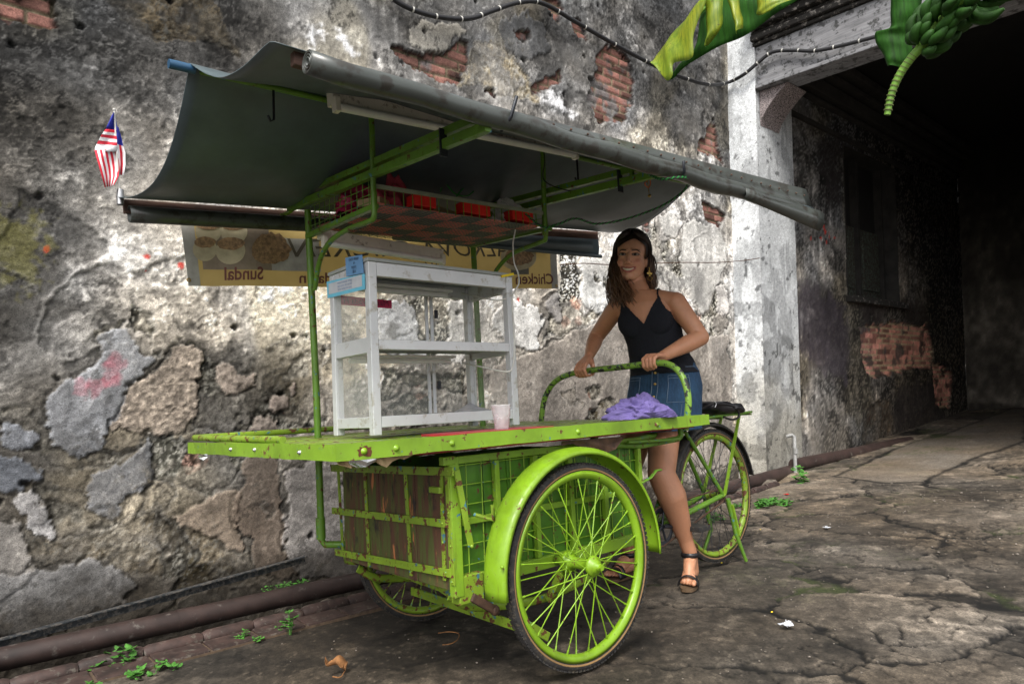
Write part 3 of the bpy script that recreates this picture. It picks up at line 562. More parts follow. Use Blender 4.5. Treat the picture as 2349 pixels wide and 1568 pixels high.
for a_ in (wx0 + .001, wm - .05, wx1 - .06): bbox(m, (a_, YI + .16, wz0 + .002), (a_ + .06, YI + .258, wz1 - .002))
m.build('window_frame', MATS['shade_plaster'], win)
m = MB()
for (a_, z_, hgt, dep) in ((PX1 + .2, 4.22, .05, .05), (PX1 + .2, 4.30, .16, .10), (PX1 + .2, 4.50, .06, .16), (PX1 + .2, 4.60, .10, .24)): bbox(m, (a_, YI - dep, z_), (12.6, YI + .02, z_ + hgt))
m.build('cornice', MATS['shade_plaster'], passage, bevel=.015)
m = MB(); bbox(m, (PX1 + .15, YI - .035, 3.93), (12.6, YI + .015, 3.98)); m.build('moulding', MATS['shade_plaster'], passage)

# end wall of the passage, ceiling, added unseen wall blocking side light, back of the rooms above
xs4 = np.arange(0, 5.2, 0.03); zs4 = np.arange(0.0, 5.6, 0.03); U, Z = np.meshgrid(xs4, zs4, indexing='ij')
TONE3 = TONE2
mid = fbm(U * 3, Z * 1.2, 5, 81); fine = fbm(U * 14, Z * 8, 4, 82); v = 0.075 * np.exp(2.2 * (mid - .5) + 2.2 * (fine - .5)) * sstep(5.0, 0.5, Z) + 0.01  # end wall painted darker upward for the gloom under the ceiling
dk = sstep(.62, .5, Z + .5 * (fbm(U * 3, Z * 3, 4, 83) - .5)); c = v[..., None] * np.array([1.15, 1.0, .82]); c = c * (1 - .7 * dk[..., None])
ewall = empty('end_wall', BT(12.62, 1.5, 0.3), 'dim brown wall closing the far end of the covered passage', 'wall')
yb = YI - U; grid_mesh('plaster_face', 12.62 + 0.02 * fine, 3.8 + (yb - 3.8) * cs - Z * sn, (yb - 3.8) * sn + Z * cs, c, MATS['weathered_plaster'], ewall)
roof = MB(); bbox(roof, (6.45, -1.6, 4.75), (12.9, YI - .001, 4.95)); roof = roof.build('passage_ceiling', MATS['shade_black']); tag(roof, 'ceiling boards coloured black for shade over the covered passage at the upper right', 'ceiling')
ow = MB(); bbox(ow, (8.4, 0.9, -0.1), (12.9, 1.1, 4.75)); ow = ow.build('light_block_wall', MATS['shade_plaster']); tag(ow, 'added unseen wall that blocks side light from the passage', 'wall')

# lintel beam with cornice and corbel
beam = empty('entrance_beam', BT(6.4, 2.0, 4.2), 'heavy grey wooden lintel beam over the passage entrance, resting on the pillar', 'beam')
bz0, bz1 = 3.93, 4.36
m = MB(); bbox(m, (6.20, -2.0, bz0 + .04), (6.42, PY0 - .003, bz1)); m.build('timber_face', MATS['grey_timber'], beam, bevel=.008)
m = MB(); bbox(m, (6.16, -2.0, bz0), (6.45, PY0 - .006, bz0 + .037)); m.build('bottom_board', MATS['grey_timber'], beam, bevel=.006)
m = MB()
for i, (dx, z0_, z1_) in enumerate(((.03, 4.362, 4.40), (.07, 4.403, 4.46), (.05, 4.463, 4.50), (.12, 4.503, 4.58), (.20, 4.583, 4.70), (.10, 4.703, 5.3))): bbox(m, (6.20 - dx, -2.0, z0_), (6.6, PY0 + .02, z1_))
m.build('cornice', MATS['mouldy_stone'], beam, bevel=.012)
cb = MB(); pr = []
for i in range(9):
    t = i / 8; pr.append((PY0 - 0.004 - 0.30 * (t ** 1.6) , 3.58 + 0.345 * t))
V = []
for x_ in (6.24, 6.62):
    for (yy, zz) in pr: V.append(BT(x_, yy, zz))
    V.append(BT(x_, PY0 - .004, 3.926))
n_ = len(pr) + 1; F = [tuple(range(n_)), tuple(range(2 * n_ - 1, n_ - 1, -1))] + [(i, n_ + i, n_ + (i + 1) % n_, (i + 1) % n_) for i in range(n_)]
cb.add(V, F); cb.build('corbel', MATS['stone_grey'], beam, bevel=.01)

# ------------------------------------------------------------------ ground
def ground_h(x, y):
    b = gz(x)
    gut = sstep(3.16, 3.24, y) * 0.26 * sstep(6.6, 5.6, x)
    return b - gut
gx = np.concatenate([np.linspace(-30, -1.2, 30), np.arange(-1.1, 3.6, 0.0105), np.arange(3.6, 7, 0.02), np.arange(7, 12.8, 0.05), np.linspace(13, 60, 12)])
gy = np.concatenate([np.linspace(-30, -2.2, 24), np.arange(-2, 0.4, 0.03), np.arange(0.4, 3.3, 0.011), np.arange(3.3, 4.0, 0.03), [6, 20]])
X, Y = np.meshgrid(gx, gy, indexing='ij'); near = (X > -1.3) & (X < 13) & (Y > -2.3) & (Y < 4.2)
wx = 0.16 * (fbm(X * 2.5, Y * 2.5, 4, 61) - .5) + 0.05 * (fbm(X * 12, Y * 12, 3, 62) - .5); wy = 0.16 * (fbm(X * 2.5, Y * 2.5, 4, 63) - .5) + 0.05 * (fbm(X * 12, Y * 12, 3, 64) - .5)
big = fbm(X * .9, Y * .9, 4, 65); mid = fbm(X * 5, Y * 5, 5, 66, .6); fine = fbm(X * 30, Y * 30, 4, 67, .7); grit = fbm(X * 90, Y * 90, 2, 68)
f1, f2, ida = voro((X + wx * 2.2) * 1.25, (Y + wy * 2.2) * 1.25, 21); ea = f2 - f1
f1, f2, idb = voro((X + wx * 1.6) * 5.5, (Y + wy * 1.6) * 5.5, 22); eb = f2 - f1
f1, f2, idc = voro((X + wx * 1.5) * 13, (Y + wy * 1.5) * 13, 23); ec = f2 - f1
zone = sstep(.47, .56, fbm(X * 1.1 + 4, Y * 1.1, 4, 69)); zone2 = sstep(.55, .62, fbm(X * 1.7 + 9, Y * 1.7, 4, 70)) * zone
smoothz = sstep(2.3, 1.6, X) # poured apron under the cart front
ca = sstep(.030, .009, ea / 1.5 + .010 * (fine - .5)) * sstep(.30, .42, fbm(X * 2, Y * 2, 3, 71)); cb_ = sstep(.032, .010, eb / 2 + .05 * (fine - .5)) * zone * sstep(.42, .5, fbm(X * 3 + 3, Y * 3, 3, 76)); cc_ = .6 * sstep(.06, .02, ec / 2) * zone2
crack = np.clip(ca + cb_ + cc_, 0, 1) * (1 - .6 * smoothz)
slab = (ida - .5) * .008 + (idb - .5) * .006 * zone
hgt = ground_h(X, Y) + near * (slab * (1 - smoothz) + .003 * (mid - .5) + .004 * (fine - .5) * (1 - .4 * smoothz) + .022 * (big - .5) - .008 * crack - .006)
v = 0.105 * np.exp(1.6 * (mid - .5) + 1.9 * (fine - .5) + 1.0 * (big - .5) + .6 * (idb - .5) * zone + 1.0 * (ida - .5))
v = v * (1 + 0.35 * sstep(3.2, 4.8, X) + 0.45 * sstep(5.5, 8, X) * sstep(0.8, 2.0, Y)) * (1 - .30 * smoothz)
lt = sstep(.60, .68, fbm(X * 4, Y * 4, 5, 72, .65)); v = v * (1 + .9 * lt)
dkp = sstep(.58, .66, fbm(X * 3 + 7, Y * 3, 5, 73, .65)); v = v * (1 - .45 * dkp)
v = v * (1 - .93 * crack); speck = (grit > .78) & (fine > .5); v = np.where(speck, v + .10, v)
wrm = np.clip(.55 + 1.2 * (fbm(X * 2, Y * 2, 3, 74) - .5), 0, 1)[..., None]
v = v * .43 * (1 + .15 * sstep(4, 6, X))
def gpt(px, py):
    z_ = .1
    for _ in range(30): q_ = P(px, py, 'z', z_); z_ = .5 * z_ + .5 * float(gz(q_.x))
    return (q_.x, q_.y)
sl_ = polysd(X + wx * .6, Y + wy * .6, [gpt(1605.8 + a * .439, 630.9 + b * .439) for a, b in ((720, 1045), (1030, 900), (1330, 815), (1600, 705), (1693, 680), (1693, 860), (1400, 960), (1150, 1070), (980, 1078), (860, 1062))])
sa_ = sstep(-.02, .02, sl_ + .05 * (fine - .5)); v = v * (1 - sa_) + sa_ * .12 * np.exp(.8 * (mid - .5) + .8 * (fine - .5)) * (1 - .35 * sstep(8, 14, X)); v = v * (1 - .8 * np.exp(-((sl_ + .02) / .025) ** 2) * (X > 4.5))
c = v[..., None] * (np.array([1.12, 1.0, .86]) * (1 - wrm) + np.array([1.28, .98, .68]) * wrm)
moss = (sstep(.56, .66, fbm(X * 2.4 + 2, Y * 2.4, 4, 75)) * np.clip(crack + .25 * (fine > .55), 0, 1) * sstep(2.2, 3.2, X))[..., None]
c = c * (1 - moss * .6) + moss * .6 * np.array([.05, .065, .018])
gutm = sstep(3.14, 3.2, Y)[..., None]; c = c * (1 - .78 * gutm * (X < 6.2)[..., None])  # deep gutter shadow put into the floor colour
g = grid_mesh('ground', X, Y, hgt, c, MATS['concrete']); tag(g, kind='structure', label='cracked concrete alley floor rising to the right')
# ------------------------------------------------------------------ the green tricycle food cart
cart = empty('tricycle_food_cart', (2.0, 2.2, 0.0), 'lime green three wheeled hawker cart with grey tarpaulin canopy and flat serving table', 'food cart')
M_ = MATS
def wheel(cx, cy, cz, R, name, gauge, spoke_mat, hub_big, nsp=28, squash=1.0):
    root = None
    c = Vector((cx, cy, cz)); ax = (0, 1, 0)
    tw = 0.019
    prof = []
    for i in range(15):
        a = 2 * math.pi * i / 14; prof.append((R - tw + tw * math.cos(a), tw * 0.98 * math.sin(a)))
    ty = MB().lathe(prof, c, ax, 96)
    for k in range(120):   # tread blocks
        t = 2 * math.pi * k / 120
        for s_ in (-1, 1):
            d = Vector((math.cos(t), 0, math.sin(t))); e = Vector((-math.sin(t), 0, math.cos(t)))
            ty.obox(c + d * (R - 0.0035) + Vector((0, s_ * .010, 0)), d * .0025, e * .0055, Vector((0, .006, 0)))
    tyre = ty.build('tyre', M_['rubber'], None)
    wheel_o = MB()
    r2 = R - 2 * tw
    prof = [(r2 + .006, -.015), (r2 + .009, -.017), (r2 - .004, -.0165), (r2 - .016, -.010), (r2 - .019, 0), (r2 - .016, .010), (r2 - .004, .0165), (r2 + .009, .017), (r2 + .006, .015), (r2 - .008, .006), (r2 - .010, 0), (r2 - .008, -.006), (r2 + .006, -.015)]
    rim = MB().lathe(prof, c, ax, 96).build(name, spoke_mat, cart)
    tyre.name = 'tyre'; setparent(tyre, rim)
    for s_ in (-1, 1):
        MB().lathe([(R - tw * 1.35, s_ * tw * .93), (R - tw * 1.2, s_ * tw * 1.0), (R - tw * 1.05, s_ * tw * 1.0)], c, ax, 96).build('tyre_stripe', M_['tan_line'], rim)
    hb = MB()
    if hub_big:
        hb.lathe([(0, -.085), (.012, -.085), (.012, -.075), (.020, -.074), (.022, -.066), (.034, -.060), (.036, -.048), (.024, -.040), (.020, -.02), (.019, .03), (.022, .05), (.036, .055), (.040, .06), (.038, .072), (.030, .085), (.020, .10), (.016, .13), (0, .13)], c, ax, 28)
        hb.lathe([(0, -.094), (.011, -.094), (.011, -.084)], c, ax, 6, sm=False)
    else:
        hb.lathe([(0, -.07), (.008, -.07), (.008, -.05), (.026, -.038), (.026, -.034), (.014, -.03), (.014, .03), (.026, .034), (.026, .038), (.008, .05), (.008, .07), (0, .07)], c, ax, 20)
    hb.build('hub', spoke_mat, rim)
    hf = .05 if hub_big else .036; hr = .030 if hub_big else .022
    for k in range(nsp):
        side = -1 if k % 2 else 1; th = 2 * math.pi * k / nsp; off = (0.9 if (k // 2) % 2 else -0.9) * (0.75 if hub_big else 1.0)
        a = c + Vector((math.cos(th + off) * hr, side * hf, math.sin(th + off) * hr)); b = c + Vector((math.cos(th) * (r2 - .014), side * .003, math.sin(th) * (r2 - .014)))
        sp = MB().tube([a, b], gauge, 6); n = (b - a).normalized(); sp.tube([b - n * .018, b], gauge * 1.6, 6); sp.build('spoke', spoke_mat if hub_big else M_['dark_metal'], rim)
    return rim
wheel(1.763, 1.722, .352, .350, 'front_wheel', .0023, M_['lime_gloss'], True, 36)
wheel(1.74, 2.66, .345, .350, 'front_wheel', .0026, M_['lime_worn'], True, 36)
wheel(3.228, 2.141, .388, .350, 'rear_wheel', .0014, M_['lime_worn'], False, 36)

def fender(cx, cy, cz, R, t0, t1, wid, mat, name, edge=.010, sag=.02):
    n = 46; V = []; prof = [(-wid, -sag - edge), (-wid, -sag * .95), (-wid * .8, -sag * .45), (-wid * .4, -sag * .1), (0, 0), (wid * .4, -sag * .1), (wid * .8, -sag * .45), (wid, -sag * .95), (wid, -sag - edge)]
    m = len(prof)
    for i in range(n):
        t = t0 + (t1 - t0) * i / (n - 1); d = Vector((math.cos(t), 0, math.sin(t)))
        for (w_, h_) in prof: V.append(Vector((cx, cy + w_, cz)) + d * (R + h_))
    F = [(i * m + k, i * m + k + 1, (i + 1) * m + k + 1, (i + 1) * m + k) for i in range(n - 1) for k in range(m - 1)]
    o = mesh_from(name, V, F, mat, cart, smooth=True); s = o.modifiers.new('thick', 'SOLIDIFY'); s.thickness = .002; return o
fd = fender(1.763, 1.730, .352, .405, math.radians(-4), math.radians(186), .052, M_['lime_gloss'], 'front_fender', sag=.016)
MB().ball(P(1152, 1300, 'y', 1.675), .006).build('fender_bolt', M_['lime_gloss'], fd)
fender(1.74, 2.66, .345, .40, math.radians(-4), math.radians(186), .05, M_['lime_worn'], 'front_fender', sag=.016)
rf = fender(3.228, 2.141, .388, .385, math.radians(10), math.radians(165), .030, M_['rubber'], 'rear_fender', sag=.012)

# ---- serving table
TZ, TX0, TX1, TY0, TY1 = 0.833, 0.867, 2.662, 1.758, 3.15
def plank_mb(x0, y0, z0, x1, y1, z1): return MB().box(x0, y0, z0, x1, y1, z1)
top = MB(); ny = 7
for i in range(ny):
    a = TY0 + .028 + (TY1 - .056 - TY0) * i / ny; b = TY0 + .028 + (TY1 - .056 - TY0) * (i + 1) / ny - .004
    top.box(TX0 + .026, a, TZ - .022, TX1 - .01, b, TZ - .008 - .002 * (i % 2))
top = top.build('table_top', M_['lime_worn'], cart, .002)
near = MB(); n = 26; V = []   # front board with slightly wavy weathered edges
def board(a, b, th, hgt_a, hgt_b, name, mat, seed, out):
    """board from a to b (top edge), thickness th towards out, uneven edges"""
    a, b, out = Vector(a), Vector(b), Vector(out); n = 40; V = []
    for i in range(n + 1):
        t = i / n; p = a.lerp(b, t); h = hgt_a + (hgt_b - hgt_a) * t
        up = .0022 * (fbm(np.array(t * 14.), np.array(seed), 3) - .5) * 2; lo = .003 * (fbm(np.array(t * 17. + 5), np.array(seed), 3) - .5) * 2
        V += [p + Vector((0, 0, float(up))), p + out * th + Vector((0, 0, float(up) - .002)), p + out * th + Vector((0, 0, -h + float(lo))), p + Vector((0, 0, -h + float(lo)))]
    F = [(0, 3, 2, 1), (n * 4, n * 4 + 1, n * 4 + 2, n * 4 + 3)]
    for i in range(n):
        for k in range(4): F.append((i * 4 + k, i * 4 + (k + 1) % 4, (i + 1) * 4 + (k + 1) % 4, (i + 1) * 4 + k))
    return mesh_from(name, V, F, mat, cart)
brd = board((TX0 - .001, TY0, TZ), (TX1, TY0, TZ), .024, .048, .046, 'edge_board', M_['lime'], 3.3, (0, 1, 0))
brl = board((TX0, TY1, TZ), (TX0, TY0 + .0245, TZ), .022, .047, .047, 'edge_board', M_['lime'], 8.1, (1, 0, 0))
def bolt(px, py, ax, val, par, r=.0085, mat='lime_gloss'):
    p = P(px, py, ax, val); d = (0, -1, 0) if ax == 'y' else (-1, 0, 0)
    MB().lathe([(r * 1.2, 0), (r * 1.2, .0015), (r, .002), (r * .9, .005), (r * .5, .008), (0, .0085)], p, d, 14).build('bolt', M_[mat], par)
for px in (835, 909, 1037, 1326, 1507): bolt(px, 1041 - (px - 771) * .0905 - 1, 'y', TY0, brd)
for px, py in ((530, 1030), (585, 1031), (688, 1037)): bolt(px, py, 'x', TX0, brl, .006, 'steel')
# rust bloom round the first bolt is a patch of flaked paint
m, nt, b = newmat('rust_stain'); b.inputs['Base Color'].default_value = (.10, .03, .01, 1); b.inputs['Roughness'].default_value = .8; MATS['rust_stain'] = m
q = P(836, 1034, 'y', TY0); V = [q + Vector((0, -.0008, 0))]; 
for k in range(20): t = 2 * math.pi * k / 20; rr = .014 + .012 * random.random(); V.append(q + Vector((math.cos(t) * rr * 1.3, -.0008, math.sin(t) * rr * .8)))
mesh_from('rust_patch', V, [(0, 1 + k, 1 + (k + 1) % 20) for k in range(20)], m, brd)
MB().tube([(TX0 + .02, TY1 - .03, TZ + .018), (TX0 + .02, TY0 + .42, TZ + .010)], .013, 8).tube([(TX0 + .02, TY1 - .03, TZ + .018), (TX0 + .9, TY1 - .03, TZ + .018)], .013, 8).build('raised_rim', M_['lime_worn'], cart)
# sheet metal and torn lining under the near edge
def rag(pts_top, pts_bot, y, name, mat, wob=.01, par=cart):
    V = []; n = len(pts_top)
    for i in range(n):
        a = P(*pts_top[i], 'y', y); b_ = P(*pts_bot[i], 'y', y); 
        V += [a, (a + b_) / 2 + Vector((0, random.uniform(-wob, wob), 0)), b_ + Vector((0, random.uniform(-wob, wob), 0))]
    F = [(i * 3 + k, i * 3 + k + 1, (i + 1) * 3 + k + 1, (i + 1) * 3 + k) for i in range(n - 1) for k in (0, 1)]
    o = mesh_from(name, V, F, mat, par); s = o.modifiers.new('t', 'SOLIDIFY'); s.thickness = .003; return o
tp = [(775 + i * 14, 1052 - i * 14 * .095) for i in range(14)]; bt = [(775 + i * 14, 1052 - i * 14 * .095 + [12, 17, 24, 20, 26, 18, 14, 24, 30, 18, 12, 16, 10, 5][i]) for i in range(14)]
rag(tp, bt, TY0 + .030, 'torn_lining', MATS['cardboard'])
rag([(800, 1056), (820, 1052), (842, 1050), (862, 1048)], [(802, 1064), (820, 1072), (842, 1070), (862, 1056)], TY0 + .018, 'foil_scrap', MATS['bright_foil'], .006)
rag([(455, 1044), (465, 1042), (476, 1041)], [(456, 1050), (466, 1055), (477, 1047)], TY0 + .9, 'foil_scrap', MATS['bright_foil'], .006)
rag([(1290 + i * 20, 1012 - i * 1.6) for i in range(8)], [(1290 + i * 20, [1022, 1016, 1022, 1028, 1036, 1040, 1030, 1008][i]) for i in range(8)], TY0 + .035, 'torn_lining', MATS['rusty'])
MB().box(1.16, TY0 + .04, TZ - .055, 2.6, TY0 + .075, TZ - .025).build('red_batten', MATS['tabletop_red'], cart, .002)
MB().box(TX0 + .1, 2.1, TZ - .06, 2.62, 2.14, TZ - .024).box(TX0 + .1, 2.9, TZ - .06, 2.62, 2.94, TZ - .024).box(1.0, 1.80, TZ - .061, 1.04, 3.1, TZ - .0245).box(2.4, 1.80, TZ - .061, 2.44, 3.1, TZ - .0245).build('table_bearer', M_['old_wood'], cart, .002)
MB().box(1.30, 1.80, TZ - .007, 1.74, 2.00, TZ + .0005).build('table_cover', MATS['tabletop_red'], cart)
# under-frame rail carrying the table at the back
MB().tube([P(1385, 1020, 'y', 1.86), P(1470, 1022, 'y', 1.86), P(1555, 1006, 'y', 1.86), P(1562, 998, 'y', 1.86), P(1560, 978, 'y', 1.86)], .013).tube([P(1440, 1014, 'y', 1.83), P(1540, 1008, 'y', 1.83)], .007).build('table_rail', M_['shaded_lime'], cart)

# ---- cargo box
BX0, BX1, BY0, BY1, BZ0, BZ1 = 1.31, 2.30, 1.86, 2.63, .330, .712
m, nt, b = newmat('worn_green_boards'); tc = nt.nodes.new('ShaderNodeTexCoord')
n1 = noise(nt, 6, 6, .7, sc3=(3, 5, .6)); n2 = noise(nt, 26, 5, .6, sc3=(1, 1, .25))
c_ = mixc(nt, ramp(nt, n1, [(.42, 0), (.54, 1)]), (.085, .036, .020), (.070, .085, .018)); c_ = mixc(nt, ramp(nt, n2, [(.62, 0), (.68, 1)]), c_, (.42, .15, .055))
c_ = mixc(nt, ramp(nt, noise(nt, 12, 5, .7, sc3=(1, 1, .4)), [(.56, 0), (.66, 1)]), c_, (.018, .012, .010)); nt.links.new(c_, b.inputs['Base Color']); b.inputs['Roughness'].default_value = .7; bumpto(nt, b, n2, .3, .003); MATS['worn_green_boards'] = m
box_ = MB()
nb = 3
cuts = [BY0 + .02, BY0 + .21, BY0 + .46, BY1 - .02]
for i in range(3): box_.box(BX0, cuts[i] + .002, BZ0 + .0, BX0 + .014, cuts[i + 1] - .002, BZ1)
body = box_.build('cargo_box', m, cart, .002)
sd_ = MB()
for i in range(9): a = BX0 + .05 + i * .107; sd_.box(a, BY0 + .02, BZ0 + .03, a + .104, BY0 + .032, BZ1 + .04)
sd_.build('side_panel', M_['lime_deep'], body, .002)
MB().box(BX0 + .02, BY1 - .03, BZ0, BX1, BY1, BZ1).box(BX1 - .02, BY0 + .04, BZ0, BX1, BY1 - .04, BZ1).box(BX0 + .02, BY0 + .04, BZ0, BX1 - .03, BY1 - .04, BZ0 + .015).build('inner_panel', M_['lime_deep'], body)
# flat iron straps on the front panel
st_ = []
def strap(a, b, w_, nrm, name='strap', mat='lime_worn', th=.006):
    o = MB().beam(a, b, w_ if nrm != 'x' else th, th if nrm != 'x' else w_, (0, 0, 1)) if 0 else None
def strapx(y0, z0, y1, z1, w_, off):
    a, b = Vector((BX0 - off, y0, z0)), Vector((BX0 - off, y1, z1)); d = (b - a); s_ = d.cross(Vector((1, 0, 0))).normalized() * w_ / 2
    mb = MB().obox((a + b) / 2, d / 2, s_, Vector((.003, 0, 0)))
    for t in (.03, .35, .65, .97): mb.ball(a.lerp(b, t) + Vector((-.003, 0, 0)), .004, 8, 5)
    mb.build('iron_strap', M_['lime_worn'], body, .001)
def PX(px, py): p = P(px, py, 'x', BX0); return p.y, p.z
def s2(zx, zy): return (745.5 + zx * .27425, 1003.6 + zy * .27425)    # crop (1300,1750)-(2100,2500)
for a, b_, w_, off in ((s2(70, 250), s2(1095, 280), .028, .010), (s2(80, 605), s2(1045, 715), .026, .010), (s2(105, 950), s2(1075, 1130), .026, .010),
                 (s2(118, 260), s2(160, 990), .015, .004), (s2(340, 270), s2(380, 1075), .017, .004), (s2(680, 280), s2(730, 1150), .017, .004), (s2(980, 290), s2(1010, 1190), .016, .004), (s2(1030, 310), s2(1085, 1230), .020, .005)):
    y0, z0 = PX(*a); y1, z1 = PX(*b_); strapx(y0, z0, y1, z1, w_, off)
y0, z0 = PX(*s2(930, 420)); MB().box(BX0 - .030, y0 - .06, z0 - .012, BX0 - .014, y0, z0 + .008).build('latch', M_['lime_worn'], body, .003)
# corner post, frame of the near side, wire mesh
mb = MB(); mb.box(BX0 - .004, BY0 - .012, BZ0 - .02, BX0 + .034, BY0 + .018, BZ1 + .045)
mb.box(BX0 - .03, BY0 - .014, BZ1 + .02, BX0 + .02, BY0 + .012, BZ1 + .048)
mb.build('corner_post', M_['lime'], body, .003)
mb = MB(); mb.box(BX0 + .036, BY0 - .004, BZ0 - .005, BX1, BY0 + .018, BZ0 + .038); mb.box(BX0 + .036, BY0 - .004, BZ1 + .02, BX1, BY0 + .018, BZ1 + .045); mb.box(BX0 + .036, BY0, BZ0 + .20, BX1, BY0 + .014, BZ0 + .222)
for x_ in (1.50, 1.68, 1.86, 2.05, 2.27): mb.box(x_, BY0 - .006, BZ0 + .039, x_ + .02, BY0 + .016, BZ1 + .019)
mb.build('side_frame', M_['lime'], body, .002)
mb = MB()
for i in range(15): a = BX0 + .07 + i * .065; mb.tube([(a, BY0 + .006, BZ0 + .02), (a + .004, BY0 + .006, BZ1 + .03)], .0022, 6)
for i in range(6): z_ = BZ0 + .07 + i * .065; mb.tube([(BX0 + .03, BY0 + .0095, z_), (BX1, BY0 + .0095, z_ + .003)], .0022, 6)
mb.build('wire_mesh', M_['lime'], body)
p1 = P(*s2(1100, 270), 'y', BY0 - .025); p2 = P(*s2(1220, 905), 'y', BY0 - .025); MB().beam(p1, p2, .006, .022, (1, 0, 0)).ball(p2 + Vector((0, -.006, 0)), .006).build('stay_bar', M_['lime_worn'], body, .001)
p1 = P(*s2(1250, 640), 'y', BY0 - .03); p2 = P(*s2(1410, 685), 'y', BY0 - .10); p3 = P(*s2(1398, 560), 'y', BY0 - .10); MB().tube([p1, p2, p3], .007, 8).build('hook', M_['lime_worn'], body)
# axle, springs and bars below the box
mb = MB(); mb.tube([(1.763, 1.80, .352), (1.755, 2.60, .348)], .013).build('front_axle', M_['lime_worn'], cart)
for pts, w_ in (([(1.50, 2.56, .26), (1.50, 1.90, .235)], .028), ([(1.58, 2.55, .165), (1.58, 1.86, .155)], .034)):
    MB().beam(pts[0], pts[1], .010, w_).build('axle_bar', M_['lime_worn'], cart, .002)
MB().beam((1.505, 2.30, .255), (1.575, 2.10, .16), .006, .02).build('brace', M_['lime_worn'], cart, .001)
for y_ in (1.93, 2.56):
    V = curve_pts([(1.34, y_, BZ0 - .03), (1.45, y_, .24), (1.763, y_, .20), (2.05, y_, .24), (2.18, y_, BZ0 - .02)], 6)
    MB().tube(V, .016, 8, flat=.35, up=(0, 1, 0)).build('leaf_spring', M_['lime_worn'], cart)
mb = MB(); a = P(*s2(1215, 1255), 'y', 1.86); mb.box(a.x - .05, 1.85, a.z - .045, a.x + .05, 1.90, a.z + .045); mb.build('spring_bracket', M_['lime_worn'], cart, .004)
a = P(*s2(1225, 1330), 'y', 1.85); b_ = P(*s2(1420, 1440), 'y', 1.85); MB().beam(a, b_, .02, .028).ball(b_, .018).build('shackle', M_['rusty'], cart, .004)
MB().beam((1.763, 1.82, .31), (1.763, 1.90, .20), .03, .03).build('axle_clamp', M_['lime_worn'], cart, .003)
MB().beam((1.763, 2.6, .31), (1.763, 2.5, .20), .03, .03).build('axle_clamp', M_['lime_worn'], cart, .003)
MB().beam(P(1205, 1430, 'y', 1.80), P(1258, 1460, 'y', 1.80), .01, .03).build('step_plate', M_['lime_worn'], cart, .002)

# ---- canopy posts
PR = .0145
post = MB().tube([(1.34, 2.64, .385), (1.268, 2.70, .39), (1.256, 2.705, .41), (1.250, 2.705, 1.0), (1.229, 2.70, 1.79)], PR, 12).tube([(1.2545, 2.705, .415), (1.2525, 2.705, .50)], .019, 12).build('canopy_post', M_['shaded_lime'], cart)
MB().tube([(2.122, 2.70, .70), (2.113, 2.70, 1.79)], PR, 12).build('canopy_post', M_['shaded_lime'], cart)
def bracket(x, pts):
    MB().tube(curve_pts(pts, 7), .0105, 10).build('curved_bracket', M_['shaded_lime'], cart)
bracket(1.22, [P(722, 664, 'x', 1.235), P(733, 600, 'x', 1.23), P(757, 555, 'x', 1.22), P(800, 525, 'x', 1.22), P(845, 508, 'x', 1.22), P(858, 495, 'x', 1.22), P(858, 440, 'x', 1.22)])
bracket(2.10, [P(1128, 650, 'x', 2.11), P(1140, 618, 'x', 2.11), P(1175, 582, 'x', 2.11), P(1238, 556, 'x', 2.10), P(1252, 545, 'x', 2.09), P(1250, 500, 'x', 2.08)])
MB().tube([P(858, 495, 'x', 1.22), (1.222, 2.125, 1.93), (1.222, 2.13, 2.035)], .0105, 10).build('upright', M_['shaded_lime'], cart)
MB().tube([P(1250, 540, 'x', 2.09), (2.085, 2.13, 1.95), (2.09, 2.13, 2.075)], .0115, 10).build('upright', M_['shaded_lime'], cart)
# cross bars post to front tube
def ybar(x, za, zb, name='cross_bar', w_=.022, y0=2.70, y1=2.12): MB().beam((x, y0, za), (x, y1, zb), w_, w_ * .9).build(name, M_['shaded_lime'], cart, .002)
ybar(1.225, 1.675, 1.655); ybar(2.10, 1.735, 1.690)
# rafters: paired angle bars
for x_, a, b_ in ((1.22, (2.87, 1.852), (1.46, 1.715)), (2.115, (2.87, 1.90), (1.50, 1.765))):
    MB().beam((x_, a[0], a[1] - .012), (x_, b_[0], b_[1]), .024, .030).build('rafter', M_['shaded_lime'], cart, .002)
    MB().beam((x_ + .012, a[0] - .03, a[1] + .035), (x_ + .012, b_[0] + .08, b_[1] + .052), .024, .026).build('rafter', M_['shaded_lime'], cart, .002)
    MB().beam((x_ - .004, b_[0] + .22, b_[1] - .02), (x_ - .004, b_[0] + .22, b_[1] + .07), .027, .006, (0, 1, 0)).build('clamp', M_['dark_metal'], cart)
    MB().beam((x_, a[0] - .02, a[1] - .03), (x_, a[0] + .12, a[1] - .02), .016, .010).build('wire_tie', M_['lime'], cart)
MB().beam((2.115, 1.66, 1.775), (2.115, 1.66, 1.85), .014, .014, (0, 1, 0)).build('spacer', M_['shaded_lime'], cart)
# ridge pole
def rz(x): return 1.99 + (x - .5627) * .040
MB().tube([(.63, 2.13, rz(.63)), (3.25, 2.13, rz(3.25))], .0105, 10).build('ridge_pole', M_['shaded_lime'], cart)
MB().tube([(.5400, 2.13, rz(.54)), (.615, 2.13, rz(.615))], .0145, 12).build('pole_end', M_['blue_plastic'], cart)
